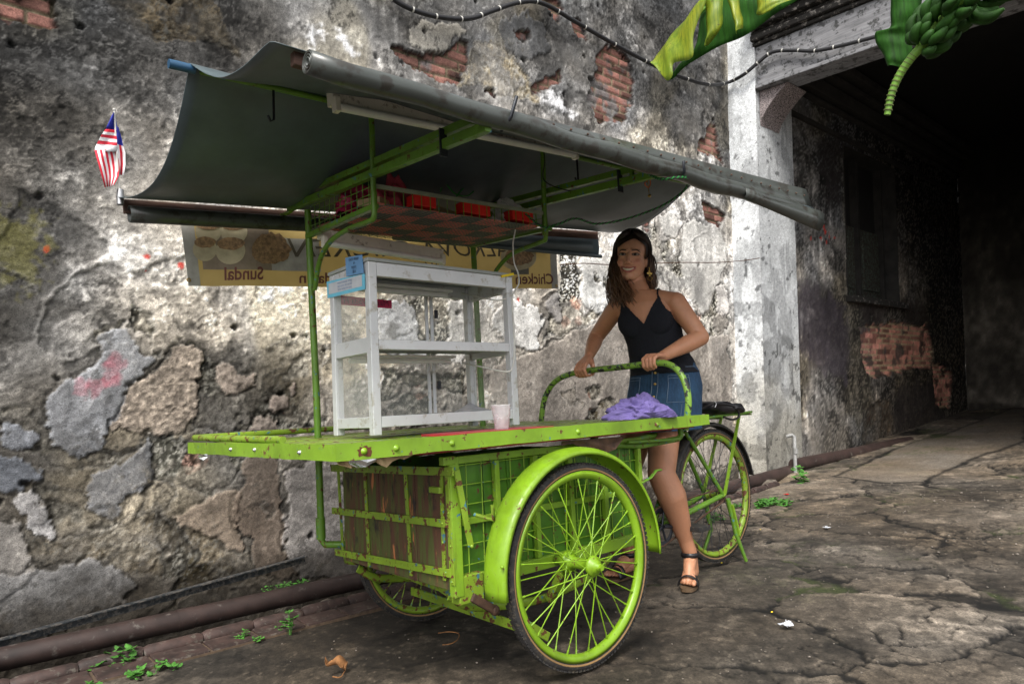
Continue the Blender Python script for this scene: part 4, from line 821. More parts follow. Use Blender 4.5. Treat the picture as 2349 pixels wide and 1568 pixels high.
# ---- tarpaulin: sags between ridge, near roll and back batten, billows up at the left end
NRY, BKY = 1.455, 2.95
def nz(x): return 1.742 + .004 * (x - .65)
def bz(x): return 1.790 + (x - .6) * .082
XS0, XS1 = .60, 3.26
nu, nv = 70, 46; V = []
for i in range(nu + 1):
    t = i / nu
    for j in range(nv + 1):
        s_ = j / nv; xl = XS0 - (.045 * (s_ - .5) * 2 - .03 * math.sin(math.pi * (s_ - .5) * 2) if s_ > .5 else 0); x_ = xl + (XS1 + (.10 if s_ > .5 else .0) * (s_ - .5) * 2 - xl) * t
        if s_ < .5:
            a = s_ / .5; y_ = NRY + .02 + (2.13 - NRY - .02) * a; z_ = nz(x_) + .035 + (rz(x_) + .012 - nz(x_) - .035) * (a ** .72)
            sag = .085 * math.sin(math.pi * a) * (.12 + .88 * math.exp(-((x_ - .6) / .30) ** 2))
        else:
            a = (s_ - .5) / .5; y_ = 2.13 + (BKY - 2.13) * a; z_ = rz(x_) + .012 + (bz(x_) + .02 - rz(x_) - .012) * (a ** 1.0)
            sag = (.10 + .03 * math.exp(-((x_ - .6) / .5) ** 2)) * math.sin(math.pi * a) ** .9
        fold = .004 * math.sin(x_ * 9 + s_ * 6) + .007 * float(fbm(np.array(x_ * 3 + s_ * 2), np.array(s_ * 5.), 3, 3) - .5) * 2
        for xr in (1.22, 2.115):
            fold += .018 * math.exp(-abs(x_ - xr) / .10) * (math.sin(math.pi * min(1, abs(s_ - .5) * 2)) ** .6)
        V.append((x_, y_, z_ - sag + fold * min(1, 4 * min(s_, 1 - s_) + .2)))
F = [(i * (nv + 1) + j, (i + 1) * (nv + 1) + j, (i + 1) * (nv + 1) + j + 1, i * (nv + 1) + j + 1) for i in range(nu) for j in range(nv)]
can = mesh_from('canopy_sheet', V, F, M_['tarp'], cart, smooth=True); s = can.modifiers.new('t', 'SOLIDIFY'); s.thickness = .002; s.offset = 1
# near roll: rolled tarp tube, wooden core, nailed batten flap above
def rollr(x): return .0285 + .006 * (x - .65) / 2.6
pts = [(.67 + (3.245 - .67) * i / 24, NRY + .003 * math.sin(i * .9), nz(.67 + (3.245 - .67) * i / 24) - .004 * math.sin(i * 1.7) - (.0 if i < 20 else .004 * (i - 20))) for i in range(25)]
rl = MB(); rl.tube(pts, [rollr(p[0]) * (1 + .05 * math.sin(k * 1.3)) for k, p in enumerate(pts)], 20, caps=False)
for k in range(1, 4):   # spiral edge seen in the end of the roll
    a0 = (pts[0][0], pts[0][1], pts[0][2]); rl.lathe([(rollr(.65) * (1.02 - .24 * k), 0.0), (rollr(.65) * (1.02 - .24 * k), .10)], Vector(a0), (1, 0, 0), 20)
roll = rl.build('rolled_edge', M_['tarp_roll'], cart); s = roll.modifiers.new('t', 'SOLIDIFY'); s.thickness = .003
MB().beam((.655, NRY + .050, nz(.65) + .024), (3.2, NRY + .050, nz(3.2) + .030), .022, .034).build('edge_batten', M_['old_wood'], cart, .002)
# batten flap with nail heads along the right part
V = []; nn = 40
for i in range(nn + 1):
    t = i / nn; x_ = .75 + (3.245 - .75) * t; hh = .022 + .095 * t
    V += [(x_, NRY + .020, nz(x_) + .020), (x_, NRY + .030, nz(x_) + .022 + hh * .5 + .002 * math.sin(i)), (x_, NRY + .042, nz(x_) + .020 + hh)]
F = [(i * 3 + k, (i + 1) * 3 + k, (i + 1) * 3 + k + 1, i * 3 + k + 1) for i in range(nn) for k in (0, 1)]
fl = mesh_from('edge_flap', V, F, M_['tarp_roll'], cart, smooth=True); s = fl.modifiers.new('t', 'SOLIDIFY'); s.thickness = .003; s.offset = -1
for i in range(24):
    x_ = 1.35 + i * .08; t = (x_ - .75) / 2.495; MB().ball((x_, NRY + .024 + .004, nz(x_) + .022 + (.022 + .095 * t) * .62), .0042, 8, 5).build('nail', M_['rusty'], fl)
# right hand flap of the near roll that hangs open
V = []
for i in range(9):
    t = i / 8; x_ = 2.55 + .68 * t; V += [(x_, NRY - .030, nz(x_) + .004), (x_, NRY - .030 - .006 * t, nz(x_) - .022 - .030 * t), (x_, NRY - .016 + .008 * t, nz(x_) - .034 - .052 * t)]
F = [(i * 3 + k, (i + 1) * 3 + k, (i + 1) * 3 + k + 1, i * 3 + k + 1) for i in range(8) for k in (0, 1)]
o = mesh_from('hanging_flap', V, F, M_['tarp_roll'], cart, smooth=True); s = o.modifiers.new('t', 'SOLIDIFY'); s.thickness = .003
for px, py, qx, qy, kx, ky in ((1185, 222, 1172, 268, 1150, 300), (1568, 370, 1570, 395, 1560, 408)):
    MB().tube([P(px, py, 'y', NRY - .036), P(qx, qy, 'y', NRY - .04), P(kx, ky, 'y', NRY + .01)], .0055, 8).build('roll_hook', M_['dark_metal'], cart)
# back: batten board plus rolled flap
MB().beam((.585, BKY + .02, bz(.55) - .01), (3.37, BKY + .02, bz(3.37) - .01), .020, .055).build('back_batten', M_['old_wood'], cart, .002)
pts = [(.60 + 1.25 * i / 10, BKY - .01, bz(.60 + 1.25 * i / 10) - .050) for i in range(11)]
o = MB().tube(pts, [.034] * 11, 16, caps=False).build('rolled_back_edge', M_['tarp_roll'], cart); s = o.modifiers.new('t', 'SOLIDIFY'); s.thickness = .003
V = []
for i in range(21):
    x_ = 1.80 + 1.56 * i / 20; V += [(x_, BKY + .008, bz(x_) - .035), (x_, BKY + .002, bz(x_) - .06 - .03 * i / 20), (x_, BKY + .012, bz(x_) - .085 - .06 * i / 20 + .003 * math.sin(i))]
F = [(i * 3 + k, (i + 1) * 3 + k, (i + 1) * 3 + k + 1, i * 3 + k + 1) for i in range(20) for k in (0, 1)]
o = mesh_from('back_flap', V, F, M_['tarp'], cart, smooth=True); s = o.modifiers.new('t', 'SOLIDIFY'); s.thickness = .003
MB().tube([(1.8, BKY + .006, bz(1.8) - .090), (3.38, BKY + .006, bz(3.38) - .150)], .012, 10).build('flap_hem', M_['tarp'], cart)
# hooks under the ridge
for x_, l_ in ((.86, .10), (2.31, .10)):
    z_ = rz(x_) - .01; MB().tube([(x_, 2.13, z_), (x_, 2.13, z_ - l_), (x_ - .012, 2.13, z_ - l_ - .008), (x_ - .02, 2.13, z_ - l_ + .01)], .0045, 8).build('hook', M_['dark_metal'], cart)
# ---- wire basket shelf
bk = MB(); x0, x1, y0, y1 = 1.235, 2.075, 2.14, 2.69
def bzb(x, y): return 1.668 + (x - 1.235) * .028 + (y - 2.14) * .06
nx, nyy = 42, 26
for i in range(nx + 1): x_ = x0 + (x1 - x0) * i / nx; bk.tube([(x_, y0, bzb(x_, y0)), (x_, y1, bzb(x_, y1))], .0011, 5, caps=False)
for j in range(nyy + 1): y_ = y0 + (y1 - y0) * j / nyy; bk.tube([(x0, y_, bzb(x0, y_) + .003), (x1, y_, bzb(x1, y_) + .003)], .0011, 5, caps=False)
basket = bk.build('basket_floor', simple('wire_grey', (.22, .24, .18), .6, .2), cart)
for yy, hh_ in ((y0, .062), (y1, .075)):
    bw = MB(); bw.tube([(x0, yy, bzb(x0, yy) + hh_), (x1, yy, bzb(x1, yy) + hh_)], .0025, 5)
    for i in range(nx // 2 + 1): x_ = x0 + (x1 - x0) * i / (nx // 2); bw.tube([(x_, yy, bzb(x_, yy)), (x_, yy, bzb(x_, yy) + hh_)], .0018, 5, caps=False)
    bw.build('basket_side', M_['shaded_lime'], basket)
for xx in (x0, x1):
    bw = MB()
    for j in range(13): y_ = y0 + (y1 - y0) * j / 12; bw.tube([(xx, y_, bzb(xx, y_)), (xx, y_, bzb(xx, y_) + .10)], .0018, 5, caps=False)
    for k in range(4): bw.tube([(xx, y0, bzb(xx, y0) + .028 * (k + .6)), (xx, y1, bzb(xx, y1) + .028 * (k + .6))], .0018, 5, caps=False)
    bw.build('basket_side', M_['shaded_lime'], basket)
MB().beam((x0, y0, bzb(x0, y0) + .068), (x1, y0, bzb(x1, y0) + .068), .012, .016).build('basket_rim', MATS['wire_grey'], basket, .002)
# checked plastic sheet lining the basket
m, nt, b = newmat('red_black_check'); tc = nt.nodes.new('ShaderNodeTexCoord'); ck = nt.nodes.new('ShaderNodeTexChecker'); mp = nt.nodes.new('ShaderNodeMapping'); mp.inputs['Rotation'].default_value = (0, 0, .05)
nt.links.new(tc.outputs['Object'], mp.inputs[0]); nt.links.new(mp.outputs[0], ck.inputs['Vector']); ck.inputs['Scale'].default_value = 8.5; ck.inputs['Color1'].default_value = (.92, .15, .13, 1); ck.inputs['Color2'].default_value = (.045, .05, .055, 1)
nt.links.new(ck.outputs[0], b.inputs['Base Color']); b.inputs['Roughness'].default_value = .6
V = []; nxx, nyyy = 30, 18
for i in range(nxx + 1):
    for j in range(nyyy + 1):
        x_ = x0 + .01 + (x1 - x0 - .02) * i / nxx; y_ = y0 + .008 + (y1 - y0 - .016) * j / nyyy; V.append((x_, y_, bzb(x_, y_) + .007 + .004 * float(fbm(np.array(x_ * 9), np.array(y_ * 9), 2))))
F = [(i * (nyyy + 1) + j, (i + 1) * (nyyy + 1) + j, (i + 1) * (nyyy + 1) + j + 1, i * (nyyy + 1) + j + 1) for i in range(nxx) for j in range(nyyy)]
mesh_from('checked_liner', V, F, m, basket, smooth=True); MATS['red_black_check'] = m

# ---- push handle
hp = [P(1240, 990, 'x', 2.60), P(1243, 950, 'x', 2.60), P(1250, 912, 'x', 2.60), P(1268, 880, 'x', 2.60), P(1295, 862, 'x', 2.60), P(1340, 851, 'x', 2.60), P(1420, 842, 'x', 2.60), P(1497, 833, 'x', 2.60), P(1530, 834, 'x', 2.60), P(1556, 850, 'x', 2.60), P(1572, 880, 'x', 2.60), P(1579, 915, 'x', 2.60), P(1577, 950, 'x', 2.60), P(1572, 985, 'x', 2.60)]
paint('lime_chipped', (.20, .36, .05), .11, rust=(.03, .03, .03), blue=.05, rough=.35)
MB().tube(curve_pts(hp, 6), .0150, 14).build('push_handle', M_['lime_chipped'], cart)

# ---- bicycle rear half
HUB = Vector((3.228, 2.141, .388)); BB = Vector((2.70, 2.141, .305)); SEAT = Vector((2.98, 2.141, .80))
fr = MB(); 
for s_ in (-1, 1):
    o_ = Vector((0, .045 * s_, 0)); fr.tube([BB + Vector((.05, .03 * s_, 0)), HUB + o_ * 1.2], [.016, .013]); fr.tube([SEAT + Vector((0, .022 * s_, -.06)), HUB + o_ * 1.3], .0105)
fr.tube([BB, SEAT], .0145); fr.tube([BB, (2.32, 2.141, .62)], .0155); fr.tube([SEAT + Vector((0, 0, -.05)), (2.32, 2.141, .70)], .0145); fr.tube([(2.32, 2.141, .80), (2.32, 2.141, .55)], .019)
fr.lathe([(.024, -.04), (.024, .04)], BB, (0, 1, 0), 18)
frame = fr.build('bicycle_frame', M_['shaded_lime'], cart)
sd2 = MB(); sv = curve_pts([(2.86, 2.141, .865), (2.95, 2.141, .875), (3.08, 2.141, .865)], 6); sd2.tube(sv, [.018, .022, .03, .04, .05, .06, .065, .068, .066, .06, .05, .03, .02][:len(sv)], 14, flat=.4, up=(0, 0, 1)); sd2.tube([SEAT, (2.985, 2.141, .86)], .011)
sd2.build('saddle', M_['black_leather'], cart)
ch = MB().lathe([(.088, -.002), (.092, 0), (.088, .002), (.070, .002), (.070, -.002), (.088, -.002)], BB + Vector((0, -.05, 0)), (0, 1, 0), 40)
for k in range(5): t = 2 * math.pi * k / 5; ch.tube([BB + Vector((0, -.05, 0)), BB + Vector((math.cos(t) * .075, -.05, math.sin(t) * .075))], .006, 6)
ch.build('chainring', M_['dark_metal'], cart)
cp = [BB + Vector((math.cos(t) * .092, -.05, math.sin(t) * .092)) for t in np.linspace(math.pi / 2, 3 * math.pi / 2, 14)] + [HUB + Vector((0, -.05, -.035)), HUB + Vector((.035, -.05, 0)), HUB + Vector((0, -.05, .035)), BB + Vector((0, -.05, .092))]
MB().tube(cp, .0045, 6).lathe([(.036, -.002), (.036, .002), (0, .002)], HUB + Vector((0, -.05, 0)), (0, 1, 0), 18).build('chain', M_['rusty'], cart)
for s_, t in ((-1, math.radians(-8)), (1, math.radians(172))):
    e = BB + Vector((math.cos(t) * .16, .075 * s_, math.sin(t) * .16)); c_ = MB().tube([BB + Vector((0, .06 * s_, 0)), e], .009, 8).build('crank', M_['dark_metal'], cart)
    MB().box(e.x - .045, e.y - .05 + .06 * s_, e.z - .012, e.x + .045, e.y + .05 + .06 * s_, e.z + .012).build('pedal', M_['rubber'], c_, .004)
# carrier rack
rk = MB(); ra = P(1560, 966, 'y', 2.09); rb_ = P(1723, 944, 'y', 2.09)
for dy in (0, .05, .10):
    rk.beam(ra + Vector((0, dy, 0)), rb_ + Vector((0, dy, 0)), .018, .012)
for t in (.1, .55, .97): p = ra.lerp(rb_, t); rk.beam(p + Vector((0, -.01, -.0125)), p + Vector((0, .11, -.0125)), .018, .010)
rk.build('carrier_rack', M_['shaded_lime'], cart, .002)
for s_ in (-1, 1): MB().beam(HUB + Vector((.0, .065 * s_, 0)), ra.lerp(rb_, .80) + Vector((0, .05 + .055 * s_, -.01)), .007, .016, (0, 1, 0)).build('rack_stay', M_['lime'], cart)
# two legged stand
for s_, fx in ((-1, .10), (1, -.02)):
    k0 = HUB + Vector((.02, .07 * s_, -.02)); k1 = HUB + Vector((.06, .075 * s_, -.20)); k2 = Vector((HUB.x + fx, HUB.y + .10 * s_, gz(HUB.x + .1) + .006))
    MB().tube([k0, k1, k2], [.013, .011, .009], 8).build('stand_leg', M_['shaded_lime'], cart)
MB().beam(HUB + Vector((.03, -.085, -.05)), HUB + Vector((.075, -.085, -.22)), .012, .02, (0, 1, 0)).build('stand_spring', M_['lime'], cart, .003)
# brake lever like pedal bar near the fender
MB().tube([P(1470, 1108, 'y', 1.86), P(1492, 1095, 'y', 1.86), P(1505, 1078, 'y', 1.86), P(1515, 1077, 'y', 1.86)], .010, 8, flat=.5).build('lever', M_['shaded_lime'], cart)
mb = MB(); mb.beam((2.30, 1.9, .70), (2.30, 1.9, .42), .02, .03, (1, 0, 0)); mb.beam((2.32, 2.141, .66), (2.1, 2.141, .30), .03, .03, (0, 1, 0)); mb.build('steering_bracket', M_['lime'], cart, .002)

# ------------------------------------------------------------------ glass cabinet on the table
CX0, CX1, CY0, CY1, CZ0, CZ1 = 1.178, 1.845, 2.106, 2.412, TZ + .018, 1.446
cab = empty('glass_food_cabinet', ((CX0 + CX1) / 2, (CY0 + CY1) / 2, TZ), 'empty aluminium framed glass display cabinet with two shelves standing on the cart table', 'cabinet')
A = MATS['aluminium']; PW = .032
for x_, y_ in ((CX0, CY0), (CX1 - PW, CY0), (CX0, CY1 - PW), (CX1 - PW, CY1 - PW)): MB().box(x_, y_, CZ0 - .014, x_ + PW, y_ + PW, CZ1).build('post', A, cab, .0025)
def xr(z0, z1, y0, y1, name='rail'): MB().box(CX0 + PW + .001, y0, z0, CX1 - PW - .001, y1, z1).build(name, A, cab, .002)
def yr(z0, z1, x0, x1, name='rail'): MB().box(x0, CY0 + PW + .001, z0, x1, CY1 - PW - .001, z1).build(name, A, cab, .002)
for z0, z1 in ((CZ0 + .012, CZ0 + .050), (1.135, 1.170), (CZ1 - .050, CZ1 + .0)):
    xr(z0, z1, CY0 + .002, CY0 + .024)
    if z0 < 1.3 and z0 > 1: continue
    xr(z0, z1, CY1 - .024, CY1 - .002)
for z0, z1 in ((CZ0 + .012, CZ0 + .050), (1.125, 1.180), (CZ1 - .065, CZ1 + .0)):
    for xx in (CX0 + .002, CX1 - .024): yr(z0, z1, xx, xx + .022)
MB().box(CX0 - .004, CY0 - .003, CZ1 + .001, CX1 + .004, CY1 + .004, CZ1 + .014).build('roof_panel', simple('grey_board', (.30, .32, .31), .5, var=.15), cab, .002)
MB().box(CX0 + .026, CY0 + .026, 1.150, CX1 - .026, CY1 - .026, 1.158).build('shelf', MATS['grey_board'], cab)
MB().box(CX0 + .026, CY0 + .026, CZ0 + .020, CX1 - .026, CY1 - .026, CZ0 + .028).build('floor_panel', MATS['grey_board'], cab)
for z0, z1 in ((CZ0 + .051, 1.124), (1.181, CZ1 - .066)):
    for xx in (CX0 + .010, CX1 - .016): MB().box(xx, CY0 + PW, z0, xx + .004, CY1 - PW, z1).build('side_glass', MATS['glass'], cab)
MB().box(CX0 + PW, CY1 - .012, CZ0 + .051, CX0 + .60, CY1 - .008, 1.395).build('back_glass', MATS['glass'], cab)
for x_ in (1.60, 1.62): MB().box(x_, CY1 - .020 - (x_ - 1.6) * .4, CZ0 + .051, x_ + .014, CY1 - .013 - (x_ - 1.6) * .4, CZ1 - .052).build('door_stile', A, cab, .001)
for z_ in (1.00, 1.30): MB().box(1.638, CY1 - .04, z_, 1.650, CY1 - .03, z_ + .035).build('hinge', MATS['dark_metal'], cab)
for z_ in (1.395, 1.115): 
    MB().tube([(CX0 + .04, CY1 - .07, z_), (CX0 + .50, CY1 - .07, z_)], .010, 10).box(CX0 + .035, CY1 - .09, z_ + .012, CX0 + .52, CY1 - .05, z_ + .022).build('strip_light', MATS['lamp_tube'], cab)
V = []
for i in range(13):
    for j in range(5): V.append((CX0 + .05 + i * .047, CY0 + .04 + j * .055, CZ0 + .030 + .012 * random.random() + (.05 * max(0, i - 9) / 3 * (j / 4))))
mesh_from('cling_film', V, [(i * 5 + j, (i + 1) * 5 + j, (i + 1) * 5 + j + 1, i * 5 + j + 1) for i in range(12) for j in range(4)], simple('film', (.32, .33, .36), .25), cab, smooth=True)
# ------------------------------------------------------------------ things on and around the cart
def BP(px, py, ax, val):   # point on a building-frame plane, returned in world coordinates
    d = RC.T @ np.array([px - CX, CY - py, -FOC]); Mi = BTM.inverted(); db = Mi.to_3x3() @ Vector(d); cb = Mi @ Vector(CAM); i = 'xyz'.index(ax)
    t = (val - cb[i]) / db[i]; q = cb + t * db; return Vector(BT(*q))
def onemesh(mb, name, mat, label, cat, group=None, bevel=0, kind=None):
    return tag(mb.build(name, mat, None, bevel), label, cat, group, kind)
# fluorescent lamps
def batten(name, x0, x1, y, z0, z1, label, tr, lensside=1, h=.028):
    r = empty(name, ((x0 + x1) / 2, y, (z0 + z1) / 2), label, 'lamp', 'fluorescent lamps tied under the canopy')
    a, b = Vector((x0, y, z0)), Vector((x1, y, z1)); d = (b - a).normalized()
    MB().beam(a + Vector((0, .012, .0)), b + Vector((0, .012, .0)), .040, h).beam(a + Vector((0, -.010, -.008)), b + Vector((0, -.010, -.008)), .010, .058).build('housing', M_['lamp_body'], r, .003)
    for e, s_ in ((a, 1), (b, -1)): MB().beam(e + Vector((0, -.016, -.032)), e + d * s_ * .022 + Vector((0, -.016, -.032)), .030, .052).build('end_cap', M_['lamp_body'], r, .004)
    o = Vector((0, -.020, -.040)); MB().tube([a + d * .02 + o, b - d * .02 + o], tr, 14).build('tube', M_['lamp_tube'], r)
    return r
q_a, q_b = P(759, 222, 'y', 2.03), P(1316, 340, 'y', 2.03)
lA = batten('fluorescent_lamp', q_a.x, q_b.x, 2.03, q_a.z, q_b.z, 'long cream fluorescent lamp tied under the ridge of the canopy', .0145, h=.052)
lB = batten('fluorescent_lamp', 1.245, 1.86, 2.62, 1.668, 1.650, 'short dusty fluorescent lamp hanging below the wire basket', .0135, h=.035)
def wire(pts, r, mat, name='cable', n=6, par=None): return MB().tube(curve_pts(pts, n), r, 8).build(name, mat, par)
tie = [P(838, 258, 'y', 2.06), P(868, 248, 'y', 2.04), P(875, 236, 'y', 2.04), P(890, 240, 'y', 2.04), P(897, 262, 'y', 2.06)]
wire(tie, .0035, M_['black_cable'], 'tie_wire', par=lA); wire([P(1255, 322, 'y', 2.03), P(1256, 340, 'y', 2.03), P(1240, 343, 'y', 2.03)], .0028, M_['green_cable'], 'tie_wire', par=lA)

# banner with see-through printing, read from behind
def wav(x, z): return .006 * math.sin(x * 11 + z * 3) + .004 * math.sin(x * 23 - z * 9)
YB = 3.03; bTL, bBL, bBR, bTR = P(414, 470, 'y', YB), P(434, 655, 'y', YB), P(1279, 662, 'y', YB), P(1276, 540, 'y', YB)
bTL.z = bz(bTL.x) - .02; bTR.z = bz(bTR.x) - .02
def bn(u, v):   # u 0..1 left to right, v 0 top 1 bottom
    p = bTL.lerp(bTR, u).lerp(bBL.lerp(bBR, u), v); return Vector((p.x, YB + wav(p.x, p.z), p.z))
def patch(u0, u1, v0, v1, off, nu_, nv_):
    V = [bn(u0 + (u1 - u0) * i / nu_, v0 + (v1 - v0) * j / nv_) + Vector((0, off, 0)) for i in range(nu_ + 1) for j in range(nv_ + 1)]
    return V, [(i * (nv_ + 1) + j, (i + 1) * (nv_ + 1) + j, (i + 1) * (nv_ + 1) + j + 1, i * (nv_ + 1) + j + 1) for i in range(nu_) for j in range(nv_)]
ban = empty('advertising_banner', tuple(bn(.5, .9)), 'translucent yellow vinyl food banner seen from behind, hanging under the back of the canopy', 'banner')
m, nt, b = newmat('banner_yellow'); n_ = noise(nt, 3, 4, .6); nt.links.new(mixc(nt, ramp(nt, n_, [(.4, 0), (.6, 1)]), (.46, .34, .13), (.58, .44, .18)), b.inputs['Base Color']); b.inputs['Roughness'].default_value = .65
tr = nt.nodes.new('ShaderNodeBsdfTranslucent'); tr.inputs[0].default_value = (.62, .46, .16, 1); mx = nt.nodes.new('ShaderNodeMixShader'); mx.inputs[0].default_value = .35
nt.links.new(b.outputs[0], mx.inputs[1]); nt.links.new(tr.outputs[0], mx.inputs[2]); nt.links.new(mx.outputs[0], nt.nodes['Material Output'].inputs[0]); MATS['banner_yellow'] = m
simple('banner_border', (.36, .35, .32), .6); simple('banner_brown', (.24, .19, .14), .7, var=.3, scale=9); simple('banner_grey', (.20, .19, .16), .7)
simple('print_dark', (.10, .085, .06), .7); simple('print_maroon', (.15, .05, .045), .7); simple('food_brown', (.27, .17, .09), .7, var=.6, scale=60); simple('bowl_cream', (.48, .42, .28), .7)
V, F = patch(.0, 1, 0, 1, 0, 80, 8); mesh_from('banner_sheet', V, F, M_['banner_yellow'], ban, smooth=True)
V, F = patch(-.001, .022, 0, 1.0, -.0015, 3, 8); mesh_from('border', V, F, M_['banner_border'], ban)
V, F = patch(.976, 1.001, 0, 1.0, -.0015, 3, 8); mesh_from('border', V, F, M_['banner_border'], ban)
V, F = patch(.030, .165, .05, .76, -.0015, 12, 6); mesh_from('printed_picture', V, F, M_['banner_brown'], ban)
V, F = patch(.165, .275, .25, .76, -.0016, 12, 6); mesh_from('printed_picture', V, F, M_['banner_border'], ban)
V, F = patch(.825, .885, .25, .74, -.0015, 6, 6); mesh_from('printed_picture', V, F, M_['banner_grey'], ban)
def disc_px(cx_, cy_, rx, ry, off, name, mat, jag=0.0, top=True, seed=1):
    rs = np.random.RandomState(seed); c = P(cx_, cy_, 'y', YB); V = []; n = 28
    c.y = YB + wav(c.x, c.z) + off; V.append(c)
    for k in range(n):
        t = 2 * math.pi * k / n; q = P(cx_ + rx * math.cos(t) * (1 + jag * rs.randn()), cy_ + ry * math.sin(t) * (1 + jag * rs.randn()), 'y', YB); q.y = YB + wav(q.x, q.z) + off; V.append(q)
    return mesh_from(name, V, [(0, 1 + (k + 1) % n, 1 + k) for k in range(n)], mat, ban)
for i, (x_, y_, r_) in enumerate(((478, 520, 30), (536, 522, 30), (470, 562, 28), (528, 565, 33))):
    disc_px(x_, y_ + 10, r_, r_ * .95, -.0030, 'printed_bowl', M_['bowl_cream'], 0, seed=i); disc_px(x_, y_ - 6, r_ * .92, r_ * .45, -.0045, 'printed_food', M_['food_brown'], .04, seed=i)
disc_px(620, 572, 46, 36, -.0045, 'printed_food', M_['food_brown'], .07); disc_px(1188, 590, 40, 30, -.0030, 'printed_bowl', M_['bowl_cream']); disc_px(1188, 588, 31, 22, -.0045, 'printed_food', M_['food_brown'], .07)
disc_px(1240, 568, 36, 10, -.0045, 'printed_food', M_['food_brown'], .07)
def text_mesh(body, size, shear=0.0, ext=0.0, align='LEFT', bold=0.0):
    cu = bpy.data.curves.new('t', 'FONT'); cu.body = body; cu.size = size; cu.shear = shear; cu.extrude = ext; cu.align_x = align; cu.offset = bold; cu.resolution_u = 3
    o = bpy.data.objects.new('t', cu); link(o); dg = bpy.context.evaluated_depsgraph_get(); me = bpy.data.meshes.new_from_object(o.evaluated_get(dg)); bpy.data.objects.remove(o)
    V = [v.co.copy() for v in me.vertices]; F = [tuple(p.vertices) for p in me.polygons]; bpy.data.meshes.remove(me); return V, F
def ban_text(body, px0, px1, py, size_px, mat, shear=0.0, bold=0.0):
    """mirrored line: first letter at px0 (right), last at px1 (left)"""
    V, F = text_mesh(body, 1.0, shear, bold=bold); wx_ = max(v.x for v in V); a = P(px0, py, 'y', YB); e = P(px1, py + 1, 'y', YB); hgt = (P(px0, py - size_px, 'y', YB) - a).length / .72
    out = []
    for v in V:
        t = v.x / wx_; p = a.lerp(e, t); z = p.z + v.y * hgt; out.append((p.x, YB + wav(p.x, z) - .0035, z))
    mesh_from('lettering', out, F, mat, ban)
ban_text('Sundal', 603, 515, 641, 29, M_['print_maroon'], bold=.02); ban_text('Chicken Bryani', 1270, 1100, 651, 24, M_['print_maroon'], bold=.015); ban_text('Vadai in', 800, 686, 648, 24, M_['print_maroon'], bold=.015)
ban_text('PALKOVA CHICKEN', 1196, 660, 588, 34, M_['print_dark'], .35); ban_text('016-454 284', 1012, 868, 617, 17, M_['print_dark'])
for px, py in ((433, 642), (1277, 655)): q = P(px, py, 'y', YB - .008); MB().lathe([(.004, 0), (.009, -.001), (.009, .001)], q, (0, 1, 0), 14).build('eyelet', M_['brass'], ban)

# little flag
fl_ = empty('small_flag', tuple(P(276, 460, 'y', 2.93)), 'small red and white striped flag with blue corner at the canopy end', 'flag')
YF = 2.93; MB().tube([P(262, 252, 'y', YF), P(275, 462, 'y', YF)], .0035, 8).ball(P(262, 252, 'y', YF), .006).build('stick', M_['white_cable'], fl_)
MB().lathe([(.012, -.03), (.014, 0), (.012, .03)], P(276, 452, 'y', YF + .005), (0, 0, 1), 10).build('tape', M_['steel'], fl_)
simple('flag_red', (.60, .012, .035), .7, var=.1); simple('flag_white', (.78, .76, .78), .7, var=.1); simple('flag_blue', (.01, .02, .30), .7, var=.1); simple('flag_yellow', (.8, .6, .02), .7)
def flagpart(rows, ncol, mats, name, alongrow=True, off=0.0):
    """rows: list of (left px, right px) polyline pairs; bands of colour either across or along"""
    n = len(rows); K = ncol * 3; V = []
    for i, (a, b_) in enumerate(rows):
        for k in range(K + 1):
            t = k / K; V.append(P(a[0] + (b_[0] - a[0]) * t, a[1] + (b_[1] - a[1]) * t, 'y', YF - off - .012 * math.sin(t * 5 + i * .7)))
    me = mesh_from(name, V, [(i * (K + 1) + k, (i + 1) * (K + 1) + k, (i + 1) * (K + 1) + k + 1, i * (K + 1) + k + 1) for i in range(n - 1) for k in range(K)], None, fl_, smooth=True)
    for mm in ('flag_red', 'flag_white', 'flag_blue'): me.data.materials.append(M_[mm])
    for idx, p in enumerate(me.data.polygons):
        i, k = divmod(idx, K); p.material_index = mats(i, k // 3, n - 1)
    s = me.modifiers.new('t', 'SOLIDIFY'); s.thickness = .0012
rows = [((260, 258), (263, 258)), ((253, 272), (266, 275)), ((246, 288), (268, 292)), ((243, 296), (270, 302))] 
flagpart(rows, 2, lambda i, k, n: 2, 'canton', off=.002)
rows = [((243, 296), (267, 298)), ((238, 302), (267, 305)), ((235, 308), (267, 312)), ((231, 314), (268, 320)), ((227, 322), (268, 327)), ((222, 330), (269, 334)), ((218, 338), (269, 342)), ((217, 346), (266, 348))]
flagpart(rows, 1, lambda i, k, n: (0, 1, 0, 1, 0, 1, 1)[i], 'upper_fold', off=.004)
rows = [((217, 344), (268, 342)), ((221, 362), (272, 362)), ((228, 385), (274, 386)), ((234, 405), (272, 404)), ((241, 430), (262, 424))]
flagpart(rows, 9, lambda i, k, n: k % 2 if True else 0, 'lower_fold', off=.002)
rows = [((266, 285), (271, 292)), ((268, 310), (279, 320)), ((268, 330), (282, 335)), ((269, 350), (287, 350)), ((271, 375), (288, 378)), ((272, 400), (284, 402))]
flagpart(rows, 3, lambda i, k, n: 2 if i < 2 else (k + 1) % 2, 'back_fold', off=-.006)

